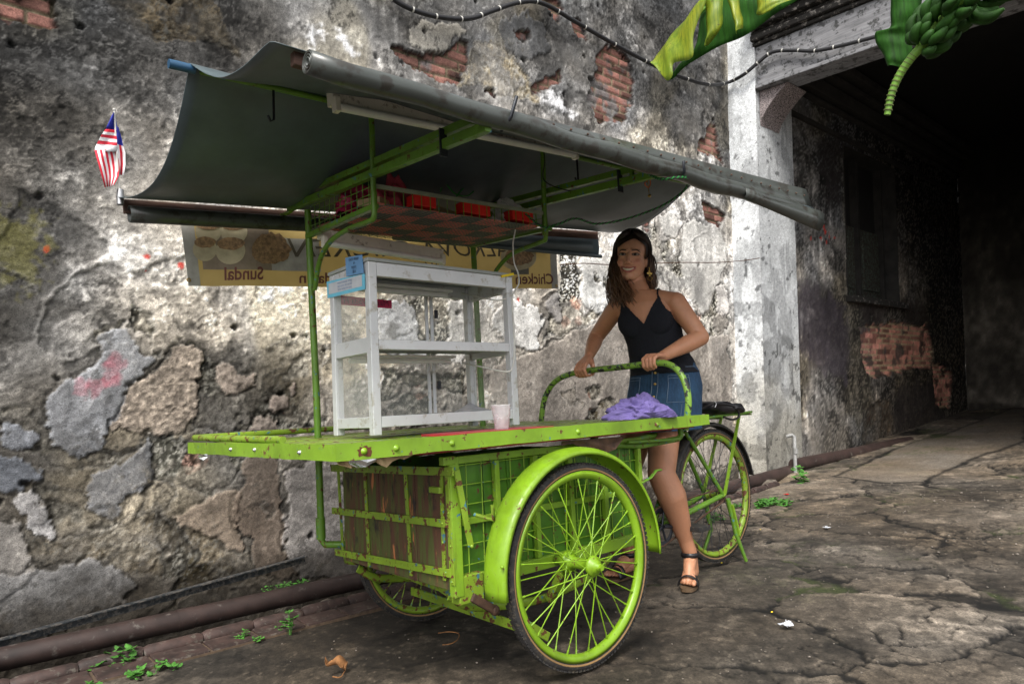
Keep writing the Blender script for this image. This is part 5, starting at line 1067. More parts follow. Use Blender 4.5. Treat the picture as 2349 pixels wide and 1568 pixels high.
# signs on the cabinet
def face_text(par, body, p0, udir, vdir, size, mat, shear=0, align='CENTER', off=None, sq=1.0):
    V, F = text_mesh(body, size, shear, align=align); u, v = Vector(udir), Vector(vdir); mesh_from('lettering', [p0 + u * q.x * sq + v * q.y for q in V], F, mat, par)
XF = CX0 - .003
def quad_thing(name, pts, mat, label, cat, out, th=.0015):
    r = empty(name, tuple(sum((Vector(p) for p in pts), Vector()) / 4), label, cat); o = Vector(out) * th
    V = [Vector(p) for p in pts] + [Vector(p) + o for p in pts]
    mesh_from('card', V, [(0, 1, 2, 3), (7, 6, 5, 4), (0, 4, 5, 1), (1, 5, 6, 2), (2, 6, 7, 3), (3, 7, 4, 0)], mat, r); return r
simple('sign_blue', (.13, .28, .50), .5, var=.12); simple('sign_cyan', (.15, .50, .68), .5, var=.1); simple('ink', (.01, .012, .03), .6); simple('sign_pink', (.55, .01, .09), .45, var=.1); simple('ink_soft', (.16, .24, .42), .6)
q = [P(795, 634, 'x', XF - .004), P(835, 626, 'x', XF - .004), P(831, 584, 'x', XF - .004), P(793, 591, 'x', XF - .004)]
r = quad_thing('hawker_licence_card', q, M_['sign_blue'], 'small blue hawker licence card taped to the top left corner of the glass cabinet', 'sign', (-1, 0, 0))
u = (q[1] - q[0]).normalized(); v = (q[3] - q[0]).normalized(); c0 = sum(q, Vector()) / 4 + Vector((-.0022, 0, 0)); hh = (q[3] - q[0]).length
for i, (t_, s_) in enumerate((('KERETA PENJAJA', .0135), ('47', .014), ('M.B.P.P.', .016), ('2016', .017))): face_text(r, t_, c0 + v * hh * (.27 - .22 * i), u, v, s_, M_['ink'], sq=.75)
q = [P(752, 684, 'x', XF), P(838, 663, 'x', XF), P(837, 627, 'x', XF), P(750, 646, 'x', XF)]
r = quad_thing('notice_strip', q, M_['sign_cyan'], 'white notice with light blue border taped along the side of the glass cabinet', 'sign', (-1, 0, 0))
u = (q[1] - q[0]); v = (q[3] - q[0]); off_ = Vector((-.0022, 0, 0)); V = [q[0] + u * a + v * b_ + off_ for a, b_ in ((.05, .2), (.94, .2), (.95, .84), (.06, .84))]
mesh_from('paper', V, [(0, 1, 2, 3)], M_['paper'], r)
for i, t_ in enumerate(('menu makanan sedap', 'nasi ayam dan sundal', 'buka setiap hari pagi')): face_text(r, t_, q[0] + u * .5 + v * (.66 - .19 * i) + off_ * 1.3, u.normalized(), v.normalized(), .0135, M_['ink_soft'])
YG = CY1 - .016
q = [Vector((CX0 + .036, YG, 1.372)), Vector((CX0 + .262, YG, 1.366)), Vector((CX0 + .262, YG, 1.333)), Vector((CX0 + .036, YG, 1.336))]
r = quad_thing('pink_label', q, M_['sign_pink'], 'bright pink plastic strip with dark writing stuck inside the top of the cabinet', 'sign', (0, -1, 0))
V, F = text_mesh('Masala Vada H', .034, .2); mesh_from('lettering', [(q[1].x - .012 - v_.x, YG - .003, 1.342 + v_.y) for v_ in V], F, simple('print_plum', (.16, .005, .05), .6), r)

# plastic cup
cp_ = P(1152, 985, 'z', TZ); cp_ = Vector((1.545, 1.86, TZ + .001))
cup = MB().lathe([(0, .002), (.024, .002), (.025, 0), (.0345, .082), (.037, .083), (.037, .086), (.033, .086), (.0235, .004)], cp_, (0, 0, 1), 28)
onemesh(cup, 'plastic_cup', M_['cup_plastic'], 'clear disposable plastic cup standing near the front edge of the green table', 'cup')
# lilac shawl: crumpled heap
def heap(c, rx, ry, rz_, seed, name, mat, label, cat, n=90, amp=.5):
    V = []; F = []; m = n // 2
    for i in range(n):
        for j in range(m + 1):
            t = 2 * math.pi * i / n; p = math.pi / 2 * j / m; x = math.cos(t) * math.cos(p); y = math.sin(t) * math.cos(p); z = math.sin(p)
            V.append((x, y, z))
    A_ = np.array(V); w1 = fbm(A_[:, 0] * 1.6 + A_[:, 2] * 1.1 + 5, A_[:, 1] * 1.6 + seed, 3, seed); rdg = 1 - np.abs(2 * fbm(A_[:, 0] * 2.6 + 3 * w1 + A_[:, 2] * 2, A_[:, 1] * 2.6 - 2 * w1 + seed + A_[:, 2], 3, seed + 2) - 1)
    s_ = .62 + amp * (w1 - .5) + .38 * rdg ** 1.6; A_ = A_ * s_[:, None] * np.array([rx, ry, rz_]); A_[:, 2] = np.maximum(A_[:, 2], 0) + .001
    F = [(i * (m + 1) + j, ((i + 1) % n) * (m + 1) + j, ((i + 1) % n) * (m + 1) + j + 1, i * (m + 1) + j + 1) for i in range(n) for j in range(m)]
    o = mesh_from(name, [tuple(Vector(c) + Vector(v)) for v in A_], F, mat, None, smooth=True); return tag(o, label, cat)
heap((2.33, 1.89, TZ), .175, .13, .098, 4, 'lilac_shawl', M_['lilac'], 'crumpled lilac shawl lying on the table in front of the woman', 'shawl', 120, .8)
# black handbag on the carrier
hbg = empty('black_handbag', (3.38, 2.14, .82), 'black leather handbag with strap lying on the rear carrier of the bicycle', 'handbag')
def blob(name, c, R3, mat, par, seed, amp=.12, n=36, sq=2.6):
    V = []; m = n // 2
    for i in range(n):
        for j in range(m + 1):
            t = 2 * math.pi * i / n; p = -math.pi / 2 + math.pi * j / m; f = lambda a: math.copysign(abs(a) ** (2 / sq), a)
            V.append((f(math.cos(t)) * f(math.cos(p)), f(math.sin(t)) * f(math.cos(p)), f(math.sin(p))))
    A_ = np.array(V); s_ = 1 + amp * 2 * (fbm(A_[:, 0] * 2.2 + seed, A_[:, 1] * 2.2 + A_[:, 2] * 2, 3, seed) - .5); A_ = A_ * s_[:, None] @ np.array(R3) + np.array(c)
    F = [(i * (m + 1) + j, ((i + 1) % n) * (m + 1) + j, ((i + 1) % n) * (m + 1) + j + 1, i * (m + 1) + j + 1) for i in range(n) for j in range(m)]
    return mesh_from(name, A_, F, mat, par, smooth=True)
bc = P(1648, 938, 'y', 2.13); rzz = P(1648, 953, 'y', 2.13).z + .006
hz = .036; blob('bag_body', (bc.x - .02, 2.13, rzz + hz), [(.115, 0, -.012), (0, .085, 0), (.0, 0, hz)], M_['black_leather'], hbg, 3, .25)
blob('bag_flap', (bc.x + .08, 2.09, rzz + .030), [(.065, 0, -.012), (0, .06, 0), (0, 0, .026)], M_['black_leather'], hbg, 6, .3)
wire([P(1640, 925, 'y', 2.06), P(1672, 928, 'y', 2.05), P(1690, 938, 'y', 2.05), P(1695, 955, 'y', 2.05), P(1680, 962, 'y', 2.05), P(1660, 956, 'y', 2.05)], .006, M_['black_leather'], 'bag_strap', par=hbg)
wire([P(1638, 920, 'y', 2.05), P(1643, 926, 'y', 2.045), P(1640, 934, 'y', 2.05)], .003, M_['steel'], 'zip_pull', par=hbg)
# basket contents
def bx(u, v, h=.0): x_ = x0 + (x1 - x0) * u; y_ = y0 + (y1 - y0) * v; return (x_, y_, bzb(x_, y_) + .012 + h)
def bag(nm, u, v, rx, ry, rz2, mat, lab, cat, seed): c = bx(u, v); heap(c, rx, ry, rz2, seed, nm, mat, lab, cat, 60, 1.2)
bag('pink_plastic_bag', .12, .55, .12, .10, .13, M_['magenta_plastic'], 'crumpled magenta plastic bag in the left end of the wire basket', 'plastic bag', 2)
bag('red_cloth_bundle', .20, .3, .09, .08, .15, simple('faded_red', (.30, .03, .05), .7), 'faded red bundle piled behind the basket side wires', 'bundle', 8)
bag('clear_plastic_bag', .88, .18, .10, .07, .10, M_['bag_plastic'], 'clear plastic bag on the right end of the wire basket', 'plastic bag', 12)
bag('blue_bundle', .22, .8, .08, .07, .19, M_['blue_plastic'], 'blue plastic bundle at the back of the wire basket', 'bundle', 15)
def flatbox(nm, u, v, l, w_, h, ang, mat, lab, cat):
    c = Vector(bx(u, v, h / 2 + .006)); ca, sa = math.cos(ang), math.sin(ang); onemesh(MB().obox(c, (ca * l / 2, sa * l / 2, .0), (-sa * w_ / 2, ca * w_ / 2, 0), (0, 0, h / 2)), nm, mat, lab, cat, bevel=.003)
flatbox('cardboard_tray', .50, .42, .22, .14, .05, .3, M_['cardboard'], 'small cardboard tray in the middle of the wire basket', 'tray')
flatbox('wooden_board', .10, .25, .12, .10, .03, .5, M_['cardboard'], 'piece of pale wood beside the magenta bag in the basket', 'board')
for i, (u_, l_, nm_) in enumerate(((.26, .10, 'leftmost'), (.56, .14, 'middle'), (.86, .12, 'rightmost'))):
    flatbox('red_food_container', u_, .055, l_, .06, .045, 0, M_['red_plastic'], nm_ + ' bright red plastic container against the front wires of the basket', 'container')
# cables
tw = [P(1205, 490, 'y', 2.11), P(1245, 520, 'y', 2.08), P(1280, 514, 'y', 2.05), P(1320, 501, 'y', 2.0), P(1365, 513, 'y', 1.97), P(1420, 506, 'y', 1.90), P(1480, 488, 'y', 1.80), P(1530, 466, 'y', 1.68), P(1570, 436, 'y', 1.55), P(1579, 412, 'y', 1.46), P(1560, 406, 'y', 1.42), P(1520, 411, 'y', 1.46), P(1500, 406, 'y', 1.5), P(1478, 393, 'y', 1.55)]
c_ = curve_pts(tw, 40)
def twist(pts, r, k, ph): 
    out = []; 
    for i, p in enumerate(pts):
        d = (pts[min(i + 1, len(pts) - 1)] - pts[max(0, i - 1)]).normalized(); u_, v_, _ = frame_of(d); t = i * k + ph; out.append(p + u_ * math.cos(t) * r + v_ * math.sin(t) * r)
    return out
cab1 = empty('twisted_cable', tuple(tw[2]), 'green and black twisted electric flex looping below the canopy right of the basket', 'cable')
MB().tube(twist(c_, .003, .55, 0), .0024, 6).build('strand', M_['green_cable'], cab1); MB().tube(twist(c_, .003, .55, math.pi), .0024, 6).build('strand', M_['black_cable'], cab1)
onemesh(MB().tube(curve_pts([P(1182, 527, 'y', 2.15), P(1177, 560, 'y', 2.14), P(1179, 600, 'y', 2.13), P(1188, 625, 'y', 2.12), P(1190, 650, 'y', 2.10), P(1180, 668, 'y', 2.095), P(1175, 685, 'y', 2.09), P(1176, 720, 'y', 2.09), P(1180, 790, 'y', 2.09), P(1176, 840, 'y', 2.09), P(1160, 852, 'y', 2.10), P(1100, 840, 'y', 2.2), P(1060, 832, 'y', 2.3)], 8), .0032, 8), 'white_flex', M_['white_cable'], 'thin white electric flex running down the right side of the glass cabinet', 'cable')
onemesh(MB().tube(curve_pts([P(1180, 672, 'y', 2.095), P(1150, 688, 'y', 2.13), P(1110, 684, 'y', 2.2), P(1060, 672, 'y', 2.34)], 8), .0028, 8), 'white_flex', M_['white_cable'], 'short white flex crossing the upper inside of the glass cabinet', 'cable')
onemesh(MB().tube(curve_pts([P(1010, 440, 'y', 2.45), P(1020, 420, 'y', 2.42), P(1045, 445, 'y', 2.4), P(1075, 448, 'y', 2.42), P(1095, 425, 'y', 2.45), P(1085, 416, 'y', 2.45), P(1060, 435, 'y', 2.42), P(1040, 460, 'y', 2.42)], 8), .0034, 8), 'coiled_flex', M_['green_cable'], 'loose loop of dark green flex sticking up above the basket', 'cable')
onemesh(MB().tube(curve_pts([(2.075, 2.11, 2.05), (2.068, 2.10, 1.98), (2.075, 2.115, 1.90), (2.12, 2.0, 1.83), (2.13, 1.85, 1.81), (2.13, 1.7, 1.80)], 8), .0026, 8), 'lamp_flex', M_['black_cable'], 'thin black flex following the right canopy rafter', 'cable')
pend = MB().tube([P(1485, 410, 'y', 1.75), P(1487, 430, 'y', 1.75), P(1489, 443, 'y', 1.75)], .0018, 6); pend.ball(P(1490, 449, 'y', 1.75), .008)
onemesh(pend, 'small_pendant', M_['brass'], 'tiny brass bell hanging on a string under the right of the canopy', 'pendant')

# wall cable, thin wire, iron rail, pipes
wc = [BP(870, -25, 'y', 3.76), BP(930, 15, 'y', 3.75), BP(1000, 38, 'y', 3.74), BP(1075, 43, 'y', 3.74), BP(1130, 25, 'y', 3.74), BP(1190, 6, 'y', 3.74), BP(1245, 8, 'y', 3.75), BP(1320, 50, 'y', 3.75), BP(1410, 102, 'y', 3.75), BP(1500, 150, 'y', 3.74), BP(1560, 176, 'y', 3.74), BP(1625, 194, 'y', 3.72), BP(1668, 190, 'x', 6.10), BP(1705, 172, 'x', 6.10), BP(1738, 145, 'x', 6.12), BP(1772, 120, 'x', 6.14), BP(1820, 116, 'x', 6.15), BP(1870, 117, 'x', 6.15), BP(1930, 105, 'x', 6.15), BP(2020, 82, 'x', 6.15), BP(2130, 58, 'x', 6.15)]
wcb = empty('wall_cable', tuple(wc[5]), 'thick black cable with white clips slung across the top of the wall and beam', 'cable')
cpts = curve_pts(wc, 8); MB().tube(cpts, .017, 10).build('sheath', M_['black_cable'], wcb)
for i in range(4, len(cpts) - 2, 6): d = (cpts[i + 1] - cpts[i]).normalized() * .006; MB().tube([cpts[i] - d, cpts[i] + d], .0190, 10, caps=False).build('clip', M_['white_cable'], wcb)
tw_ = [BP(1285, 607, 'y', 3.76), BP(1340, 604, 'y', 3.75), BP(1400, 607, 'y', 3.75), BP(1470, 605, 'y', 3.75), BP(1560, 602, 'y', 3.72), BP(1640, 602, 'y', 3.65), BP(1700, 598, 'x', 6.14), BP(1742, 592, 'y', 3.47)]
onemesh(MB().tube(curve_pts(tw_, 6), .0042, 6), 'rusty_wire', M_['rusty'], 'thin rusty wire strung horizontally across the wall behind the woman', 'wire')
def RP(px, py, y): return P(px, py, 'y', y)
ra_, rb2 = RP(-60, 1490, 3.69), RP(699, 1281, 3.735)
onemesh(MB().beam(ra_, rb2, .006, .040, (0, 0, 1)).beam(ra_ + Vector((0, -.018, .018)), rb2 + Vector((0, -.018, .018)), .036, .005), 'iron_rail', M_['rail_iron'], 'long dark angle iron leaning along the foot of the wall at the left', 'iron bar')
pp = empty('drain_pipe', (1.0, 3.47, .04), 'long brown drain pipe lying in the gutter along the wall left of the cart', 'pipe')
pq0, pq1 = P(98, 1490, 'y', 3.54), P(830, 1330, 'y', 3.54); pq2 = pq0 + (pq0 - pq1) * .6
MB().tube([pq2, pq0, pq1, pq1 + (pq1 - pq0) * .15], .047, 24).build('pipe_run', M_['pipe_brown'], pp)
for t in (.35, .72): MB().tube([pq0.lerp(pq1, t), pq0.lerp(pq1, t + .05)], .0495, 24).build('pipe_joint', M_['pipe_brown'], pp)
onemesh(MB().tube([(2.35, 3.50, .02), (3.4, 3.50, .04), (4.7, 3.50, .06), (6.9, 3.46, .14)], .060, 20), 'drain_pipe', M_['pipe_brown'], 'brown drain pipe lying at the wall foot behind the bicycle wheel', 'pipe')
onemesh(MB().tube([BP(1822, 1066, 'y', 3.42), BP(1940, 1043, 'y', 3.38), BP(2060, 1016, 'y', 3.30), BP(2088, 1013, 'y', 3.25)], .062, 20), 'drain_pipe', M_['pipe_brown'], 'grey brown pipe running along the floor below the passage window wall', 'pipe')
a = BP(1822, 1000, 'y', 3.40); b_ = BP(1826, 1120, 'y', 3.40); bend = BP(1818, 994, 'y', 3.43)
onemesh(MB().tube([a + Vector((-.02, .07, .0)), a + Vector((0, .02, .012)), a, b_], .018, 14).tube([a + Vector((0, 0, -.12)), a + Vector((0, 0, -.17))], .022, 14), 'white_riser_pipe', M_['pvc'], 'thin upright white plastic pipe at the corner of the pillar', 'pipe')
def rock(c, r, seed, sq=(1, 1, .7)):
    V = []; n = 16; m = 10
    for i in range(n):
        for j in range(m + 1): t = 2 * math.pi * i / n; p = math.pi * j / m; V.append((math.sin(p) * math.cos(t), math.sin(p) * math.sin(t), math.cos(p)))
    A_ = np.array(V); s_ = r * (.6 + .8 * fbm(A_[:, 0] * 1.5 + A_[:, 2] + seed, A_[:, 1] * 1.5 + seed * 2, 3, seed)); A_ = A_ * s_[:, None] * np.array(sq) + np.array(c)
    F = [(i * (m + 1) + j, i * (m + 1) + j + 1, ((i + 1) % n) * (m + 1) + j + 1, ((i + 1) % n) * (m + 1) + j) for i in range(n) for j in range(m)]
    return A_, F
simple('rubble', (.12, .10, .08), .9, var=.5, scale=30, bump=.5)
rr_ = [((.10, 3.44, .03), .13, 'mortar lump over the left end of the drain pipe'), ((1.50, 3.20, -.01), .055, 'stone lump between the two curb rows'), ((5.6, 3.42, .02), .10, 'dark rubble lump under the pillar foot'), ((6.05, 3.40, .05), .09, 'broken stone beside the upright white pipe'), ((5.0, 3.45, .0), .08, 'small dark stone in the gutter behind the rear wheel')]
for i, (c, r_, lb) in enumerate(rr_):
    V, F = rock(c, r_, i + 3); tag(mesh_from('rubble_stone', V, F, M_['rubble'], None, smooth=True), lb, 'stone', 'stones along the gutter')
# curb of rounded dark bricks and a course of flat pavers
simple('curb_brick', (.042, .024, .020), .7, var=.7, scale=14, bump=.4, dirt=(.10, .085, .07), dirtamt=.02)
kb = empty('brick_kerb', (1.2, 3.15, 0), 'kerb of dark rounded bricks with a flat brick course along the gutter', 'kerb')
x_ = -.6; k = 0
while x_ < 5.6:
    l_ = .205 + .03 * random.random()
    if not (1.40 < x_ < 1.52):
        z_ = float(gz(x_)) + .004 + .006 * random.random(); dy = .008 * random.random()
        MB().tube([(x_ + .003, 3.145 + dy, z_), (x_ + .02, 3.145 + dy, z_ + .002), (x_ + l_ - .02, 3.145 + dy, z_ + .002), (x_ + l_ - .003, 3.145 + dy, z_)], [.026, .031, .031, .026], 14).build('kerb_brick', M_['curb_brick'], kb)
    x_ += l_
x_ = -.5
while x_ < 3.4:
    l_ = .20; z_ = float(gz(x_)); tilt = random.uniform(-.004, .004)
    MB().hexa([(x_ + .006, 2.965, z_ - .03), (x_ + l_ - .006, 2.965, z_ - .03), (x_ + l_ - .006, 3.10, z_ - .03), (x_ + .006, 3.10, z_ - .03), (x_ + .006, 2.965, z_ + .010 + tilt), (x_ + l_ - .006, 2.965, z_ + .010 - tilt), (x_ + l_ - .006, 3.10, z_ + .014), (x_ + .006, 3.10, z_ + .014)]).build('flat_brick', M_['curb_brick'], kb, .004)
    x_ += l_
MB().box(-.5, 2.962, -.05, 3.4, 3.102, .004).build('mortar_bed', simple('mortar', (.09, .06, .038), .9, var=.4, scale=30), kb)
# weeds
def weed(c, r, h, n, seed, leaf=.018, name='weed', label='', upright=.5):
    rs = random.Random(seed); V = []; F = []
    for i in range(n):
        t = rs.uniform(0, 6.28); d = r * math.sqrt(rs.random()); hh = h * (.25 + .75 * rs.random()) * (1 - .5 * d / r)
        p = Vector((c[0] + math.cos(t) * d, c[1] + math.sin(t) * d * .7, c[2] + hh)); root_ = Vector((c[0] + math.cos(t) * d * .4, c[1] + math.sin(t) * d * .3, c[2]))
        b0 = len(V); w_ = Vector((-math.sin(t), math.cos(t), 0)) * .0009; V += [root_ - w_, root_ + w_, p + w_, p - w_]; F.append((b0, b0 + 1, b0 + 2, b0 + 3))
        for k in range(3):
            a = rs.uniform(0, 6.28); L = leaf * rs.uniform(.6, 1.2); dr = Vector((math.cos(a), math.sin(a), rs.uniform(-.2, .6))).normalized(); sd3 = dr.cross(Vector((0, 0, 1))).normalized() * L * .36; up_ = dr.cross(sd3).normalized() * L * .12
            b0 = len(V); V += [p, p + dr * L * .35 + sd3 + up_, p + dr * L * .75 + sd3 * .8 + up_, p + dr * L, p + dr * L * .75 - sd3 * .8 + up_, p + dr * L * .35 - sd3 + up_, p + dr * L * .55]
            F += [(b0, b0 + 1, b0 + 6), (b0 + 1, b0 + 2, b0 + 6), (b0 + 2, b0 + 3, b0 + 6), (b0 + 3, b0 + 4, b0 + 6), (b0 + 4, b0 + 5, b0 + 6), (b0 + 5, b0, b0 + 6)]
    return tag(mesh_from(name, V, F, M_['leaf_small']), label, 'weed', 'weeds growing along the gutter and wall foot')
def gp(px, py, z=0.0): return P(px, py, 'z', z)
p = gp(275, 1520); weed((p.x, p.y, -.01), .085, .075, 22, 1, .034, label='bushiest green weed at the lower left by the kerb')
p = gp(350, 1540); weed((p.x, p.y, -.01), .085, .05, 24, 2, .026, label='spreading green weed just right of the bushiest one on the kerb')
p = gp(210, 1580); weed((p.x, p.y, 0), .04, .03, 10, 3, .02, label='small weed at the bottom edge of the picture left of the kerb')
p = gp(557, 1468); weed((p.x, p.y, 0), .03, .06, 16, 4, .014, label='little bushy weed between kerb bricks, lower middle left')
p = gp(590, 1470); weed((p.x, p.y, 0), .022, .03, 10, 5, .014, label='tiny weed on the flat bricks next to a bushy one')
p = gp(665, 1455); weed((p.x, p.y, 0), .025, .12, 10, 6, .026, label='tall thin weed sprouting beside the mortar lump of the kerb')
p = gp(650, 1445); weed((p.x, p.y, 0), .04, .03, 14, 7, .014, label='low weed round the foot of the tall thin weed')
p = P(640, 1345, 'y', 3.62); weed((p.x, p.y, p.z - .01), .10, .03, 30, 8, .012, label='low green growth between the drain pipe and the wall')
p = P(690, 1333, 'y', 3.62); weed((p.x, p.y, p.z - .01), .06, .03, 20, 9, .012, label='small moss like weed above the pipe near the rail end')
p = gp(1770, 1160, .06); weed((p.x, p.y, gz(p.x) - .015), .17, .07, 70, 10, .04, label='grassy weed in the ground crack right of the rear wheel')
p = gp(1838, 1112, .09); weed((p.x, p.y, gz(p.x) - .02), .08, .22, 14, 11, .06, label='leafy sprig growing beside the upright white pipe')
p = gp(1695, 1168, .05); weed((p.x, p.y, gz(p.x) - .01), .06, .05, 24, 12, .02, label='low weed seen through the rear wheel spokes on the right')
p = gp(1640, 1195, .05); weed((p.x, p.y, gz(p.x) - .01), .09, .07, 30, 13, .022, label='green weed behind the rear wheel hub')
# litter
def crumple(name, c, r, mat, label, cat, seed, flat=.25):
    rs = np.random.RandomState(seed); n = 9; V = []
    for i in range(n):
        for j in range(n): u_, v_ = (i / (n - 1) - .5) * 2, (j / (n - 1) - .5) * 2; d = 1 + .25 * rs.randn() * (abs(u_) > .8 or abs(v_) > .8); V.append((c[0] + u_ * r * d + .3 * v_ * r, c[1] + v_ * r * .8 * d, c[2] + .004 + r * flat * rs.rand() + r * flat * .8 * (u_ * u_)))
    o = mesh_from(name, V, [(i * n + j, (i + 1) * n + j, (i + 1) * n + j + 1, i * n + j + 1) for i in range(n - 1) for j in range(n - 1)], mat); s = o.modifiers.new('t', 'SOLIDIFY'); s.thickness = .0008; return tag(o, label, cat)
p = gp(1805, 1443); crumple('paper_scrap', (p.x, p.y, gz(p.x) + .0), .024, M_['paper'], 'torn white paper scrap lying on the cracked ground at the right', 'paper scrap', 3, .35)
p = gp(1893, 1195, .1); crumple('paper_scrap', (p.x, p.y, gz(p.x)), .02, M_['paper'], 'tiny white scrap on the ground near the far pipe', 'paper scrap', 5)
p = gp(1805, 1135, .09); crumple('red_wrapper', (p.x, p.y, gz(p.x)), .02, M_['red_plastic'], 'small red wrapper beside the grassy weed', 'wrapper', 6)
p = gp(790, 1545); lf = empty('dry_leaf', (p.x, p.y, .0), 'curled dry brown leaf on the ground at the bottom left of the wheel', 'leaf')
V = []; nL = 14
for i in range(nL + 1):
    t = i / nL; wd = .026 * math.sin(math.pi * t ** .8) ** .7 + .001; zc = .006 + .045 * t ** 1.3 * (1 - .25 * math.sin(t * 9))
    for k in range(5): s_ = (k / 4 - .5) * 2; V.append((p.x - .04 * t + .018 * math.sin(t * 5) + s_ * wd * .8, p.y + .03 * t + s_ * wd * .6, zc + .018 * s_ * s_ * (1 + math.sin(t * 13) * .4)))
o = mesh_from('blade', V, [(i * 5 + k, (i + 1) * 5 + k, (i + 1) * 5 + k + 1, i * 5 + k + 1) for i in range(nL) for k in range(4)], M_['dry_leaf'], lf, smooth=True); s = o.modifiers.new('t', 'SOLIDIFY'); s.thickness = .001
MB().tube(curve_pts([(p.x, p.y, .008), (p.x - .03, p.y - .03, .006), (p.x - .055, p.y - .02, .012)], 5), .0025, 6).build('stem', M_['dry_leaf'], lf)
V = curve_pts([gp(1015, 1478, .01), gp(1035, 1475, .012), gp(1050, 1465, .01), gp(1052, 1452, .01), gp(1030, 1448, .012), gp(1005, 1451, .01)], 5); onemesh(MB().tube(V, .0022, 6), 'dry_twig', M_['dry_leaf'], 'thin curved dry twig on the dark ground below the cargo box', 'twig')

# ---- banana leaf and fruit at the upper right
m, nt, b = newmat('banana_leaf'); tc = nt.nodes.new('ShaderNodeTexCoord')
n1 = noise(nt, 6, 5, .6); n2 = noise(nt, 3, 6, .7, sc3=(30, 30, 2)); c_ = mixc(nt, ramp(nt, n1, [(.35, 0), (.65, 1)]), (.20, .33, .02), (.40, .42, .03)); c_ = mixc(nt, ramp(nt, n2, [(.42, 0), (.58, .65)]), c_, (.11, .20, .015))
sp = noise(nt, 70, 3, .6); c_ = mixc(nt, ramp(nt, sp, [(.68, 0), (.71, 1)]), c_, (.06, .03, .01)); nt.links.new(c_, b.inputs['Base Color']); b.inputs['Roughness'].default_value = .4
tr = nt.nodes.new('ShaderNodeBsdfTranslucent'); nt.links.new(c_, tr.inputs[0]); mx = nt.nodes.new('ShaderNodeMixShader'); mx.inputs[0].default_value = .4; nt.links.new(b.outputs[0], mx.inputs[1]); nt.links.new(tr.outputs[0], mx.inputs[2]); nt.links.new(mx.outputs[0], nt.nodes['Material Output'].inputs[0])
bumpto(nt, b, n2, .3, .004)
MATS['banana_leaf'] = m; simple('banana_leaf_dark', (.014, .060, .005), .7, var=.6, scale=4, spec=.15, bump=.3, sc3=(14, 14, 1)); simple('banana_green', (.016, .058, .006), .65, var=.5, scale=16, spec=.25); simple('scar', (.10, .12, .03), .7); simple('banana_stalk', (.13, .27, .03), .5, var=.25, scale=20)
def ribbon(name, A_, B_, x_a, x_b, mat, par, n=14, m=6, bulge=.04, wob=.01):
    """surface between two photo polylines put at depths x_a and x_b, bulging out between"""
    ca = curve_pts([P(a[0], a[1], 'x', x_a) for a in A_], n); cb2 = curve_pts([P(a[0], a[1], 'x', x_b) for a in B_], n); L = min(len(ca), len(cb2)); V = []
    for i in range(L):
        a = ca[int(i * (len(ca) - 1) / (L - 1))]; b_ = cb2[int(i * (len(cb2) - 1) / (L - 1))]
        for k in range(m + 1): t = k / m; q = a.lerp(b_, t); q.x -= bulge * math.sin(math.pi * t) + wob * .25 * math.sin(i * .35 + k * .6); V.append(q)
    o = mesh_from(name, V, [(i * (m + 1) + k, (i + 1) * (m + 1) + k, (i + 1) * (m + 1) + k + 1, i * (m + 1) + k + 1) for i in range(L - 1) for k in range(m)], mat, par, smooth=True); s = o.modifiers.new('t', 'SOLIDIFY'); s.thickness = .0012; return o
bl = empty('banana_leaf', tuple(P(1700, 20, 'x', 2.72)), 'torn yellow green banana leaf hanging into view at the top right of centre', 'leaf')
def zl(a, b_): return (1434 + a * .43902, b_ * .43902)
BL = M_['banana_leaf']
ribbon('blade_piece', [zl(140, 330), zl(200, 240), zl(280, 140), zl(420, 0)], [zl(165, 345), zl(215, 420), zl(250, 395), zl(255, 330), zl(350, 300), zl(360, 180), zl(410, 40), zl(430, -10)], 2.70, 2.62, BL, bl, bulge=.03)
ribbon('blade_piece', [zl(215, 420), zl(250, 410), zl(340, 330), zl(500, 240), zl(640, 180), zl(760, 90), zl(900, 0), zl(930, -30)], [zl(250, 380), zl(300, 320), zl(360, 260), zl(380, 180), zl(420, 20), zl(560, -30), zl(700, -40), zl(900, -60)], 2.78, 2.80, M_['banana_leaf_dark'], bl, bulge=.01)
ribbon('blade_piece', [zl(415, -30), zl(420, 60), zl(425, 150), zl(422, 245)], [zl(510, -30), zl(510, 60), zl(500, 150), zl(430, 240)], 2.66, 2.68, BL, bl, bulge=.02)
ribbon('blade_piece', [zl(525, -30), zl(550, 50), zl(570, 120), zl(582, 180)], [zl(590, -30), zl(605, 60), zl(618, 120), zl(612, 150)], 2.68, 2.70, BL, bl, bulge=.02)
ribbon('blade_piece', [zl(690, -30), zl(690, 40), zl(694, 80), zl(760, 60)], [zl(790, -30), zl(850, -10), zl(870, 0), zl(900, -10)], 2.68, 2.72, BL, bl, bulge=.02)
MB().tube(curve_pts([P(*zl(180, 290), 'x', 2.73), P(*zl(350, 110), 'x', 2.77), P(*zl(520, -40), 'x', 2.80), P(*zl(760, -160), 'x', 2.85), P(*zl(1200, -520), 'x', 2.95)], 8), [.004 + .0003 * i for i in range(33)], 8).build('midrib', M_['banana_stalk'], bl)
bl2 = empty('banana_leaf', tuple(P(2090, 60, 'x', 2.75)), 'dark green banana leaf hanging beside the fruit bunch at the top right', 'leaf')
ribbon('blade_piece', [zl(1395, -60), zl(1385, 60), zl(1385, 140), zl(1310, 170), zl(1310, 220), zl(1350, 290), zl(1370, 345)], [zl(1560, -60), zl(1540, 60), zl(1500, 140), zl(1490, 200), zl(1500, 260), zl(1480, 330), zl(1450, 360)], 2.86, 2.90, M_['banana_leaf_dark'], bl2, bulge=.03)
bb = empty('banana_bunch', tuple(P(2200, 80, 'x', 2.6)), 'bunch of small green bananas on a drooping stalk in the dark upper right corner', 'banana bunch')
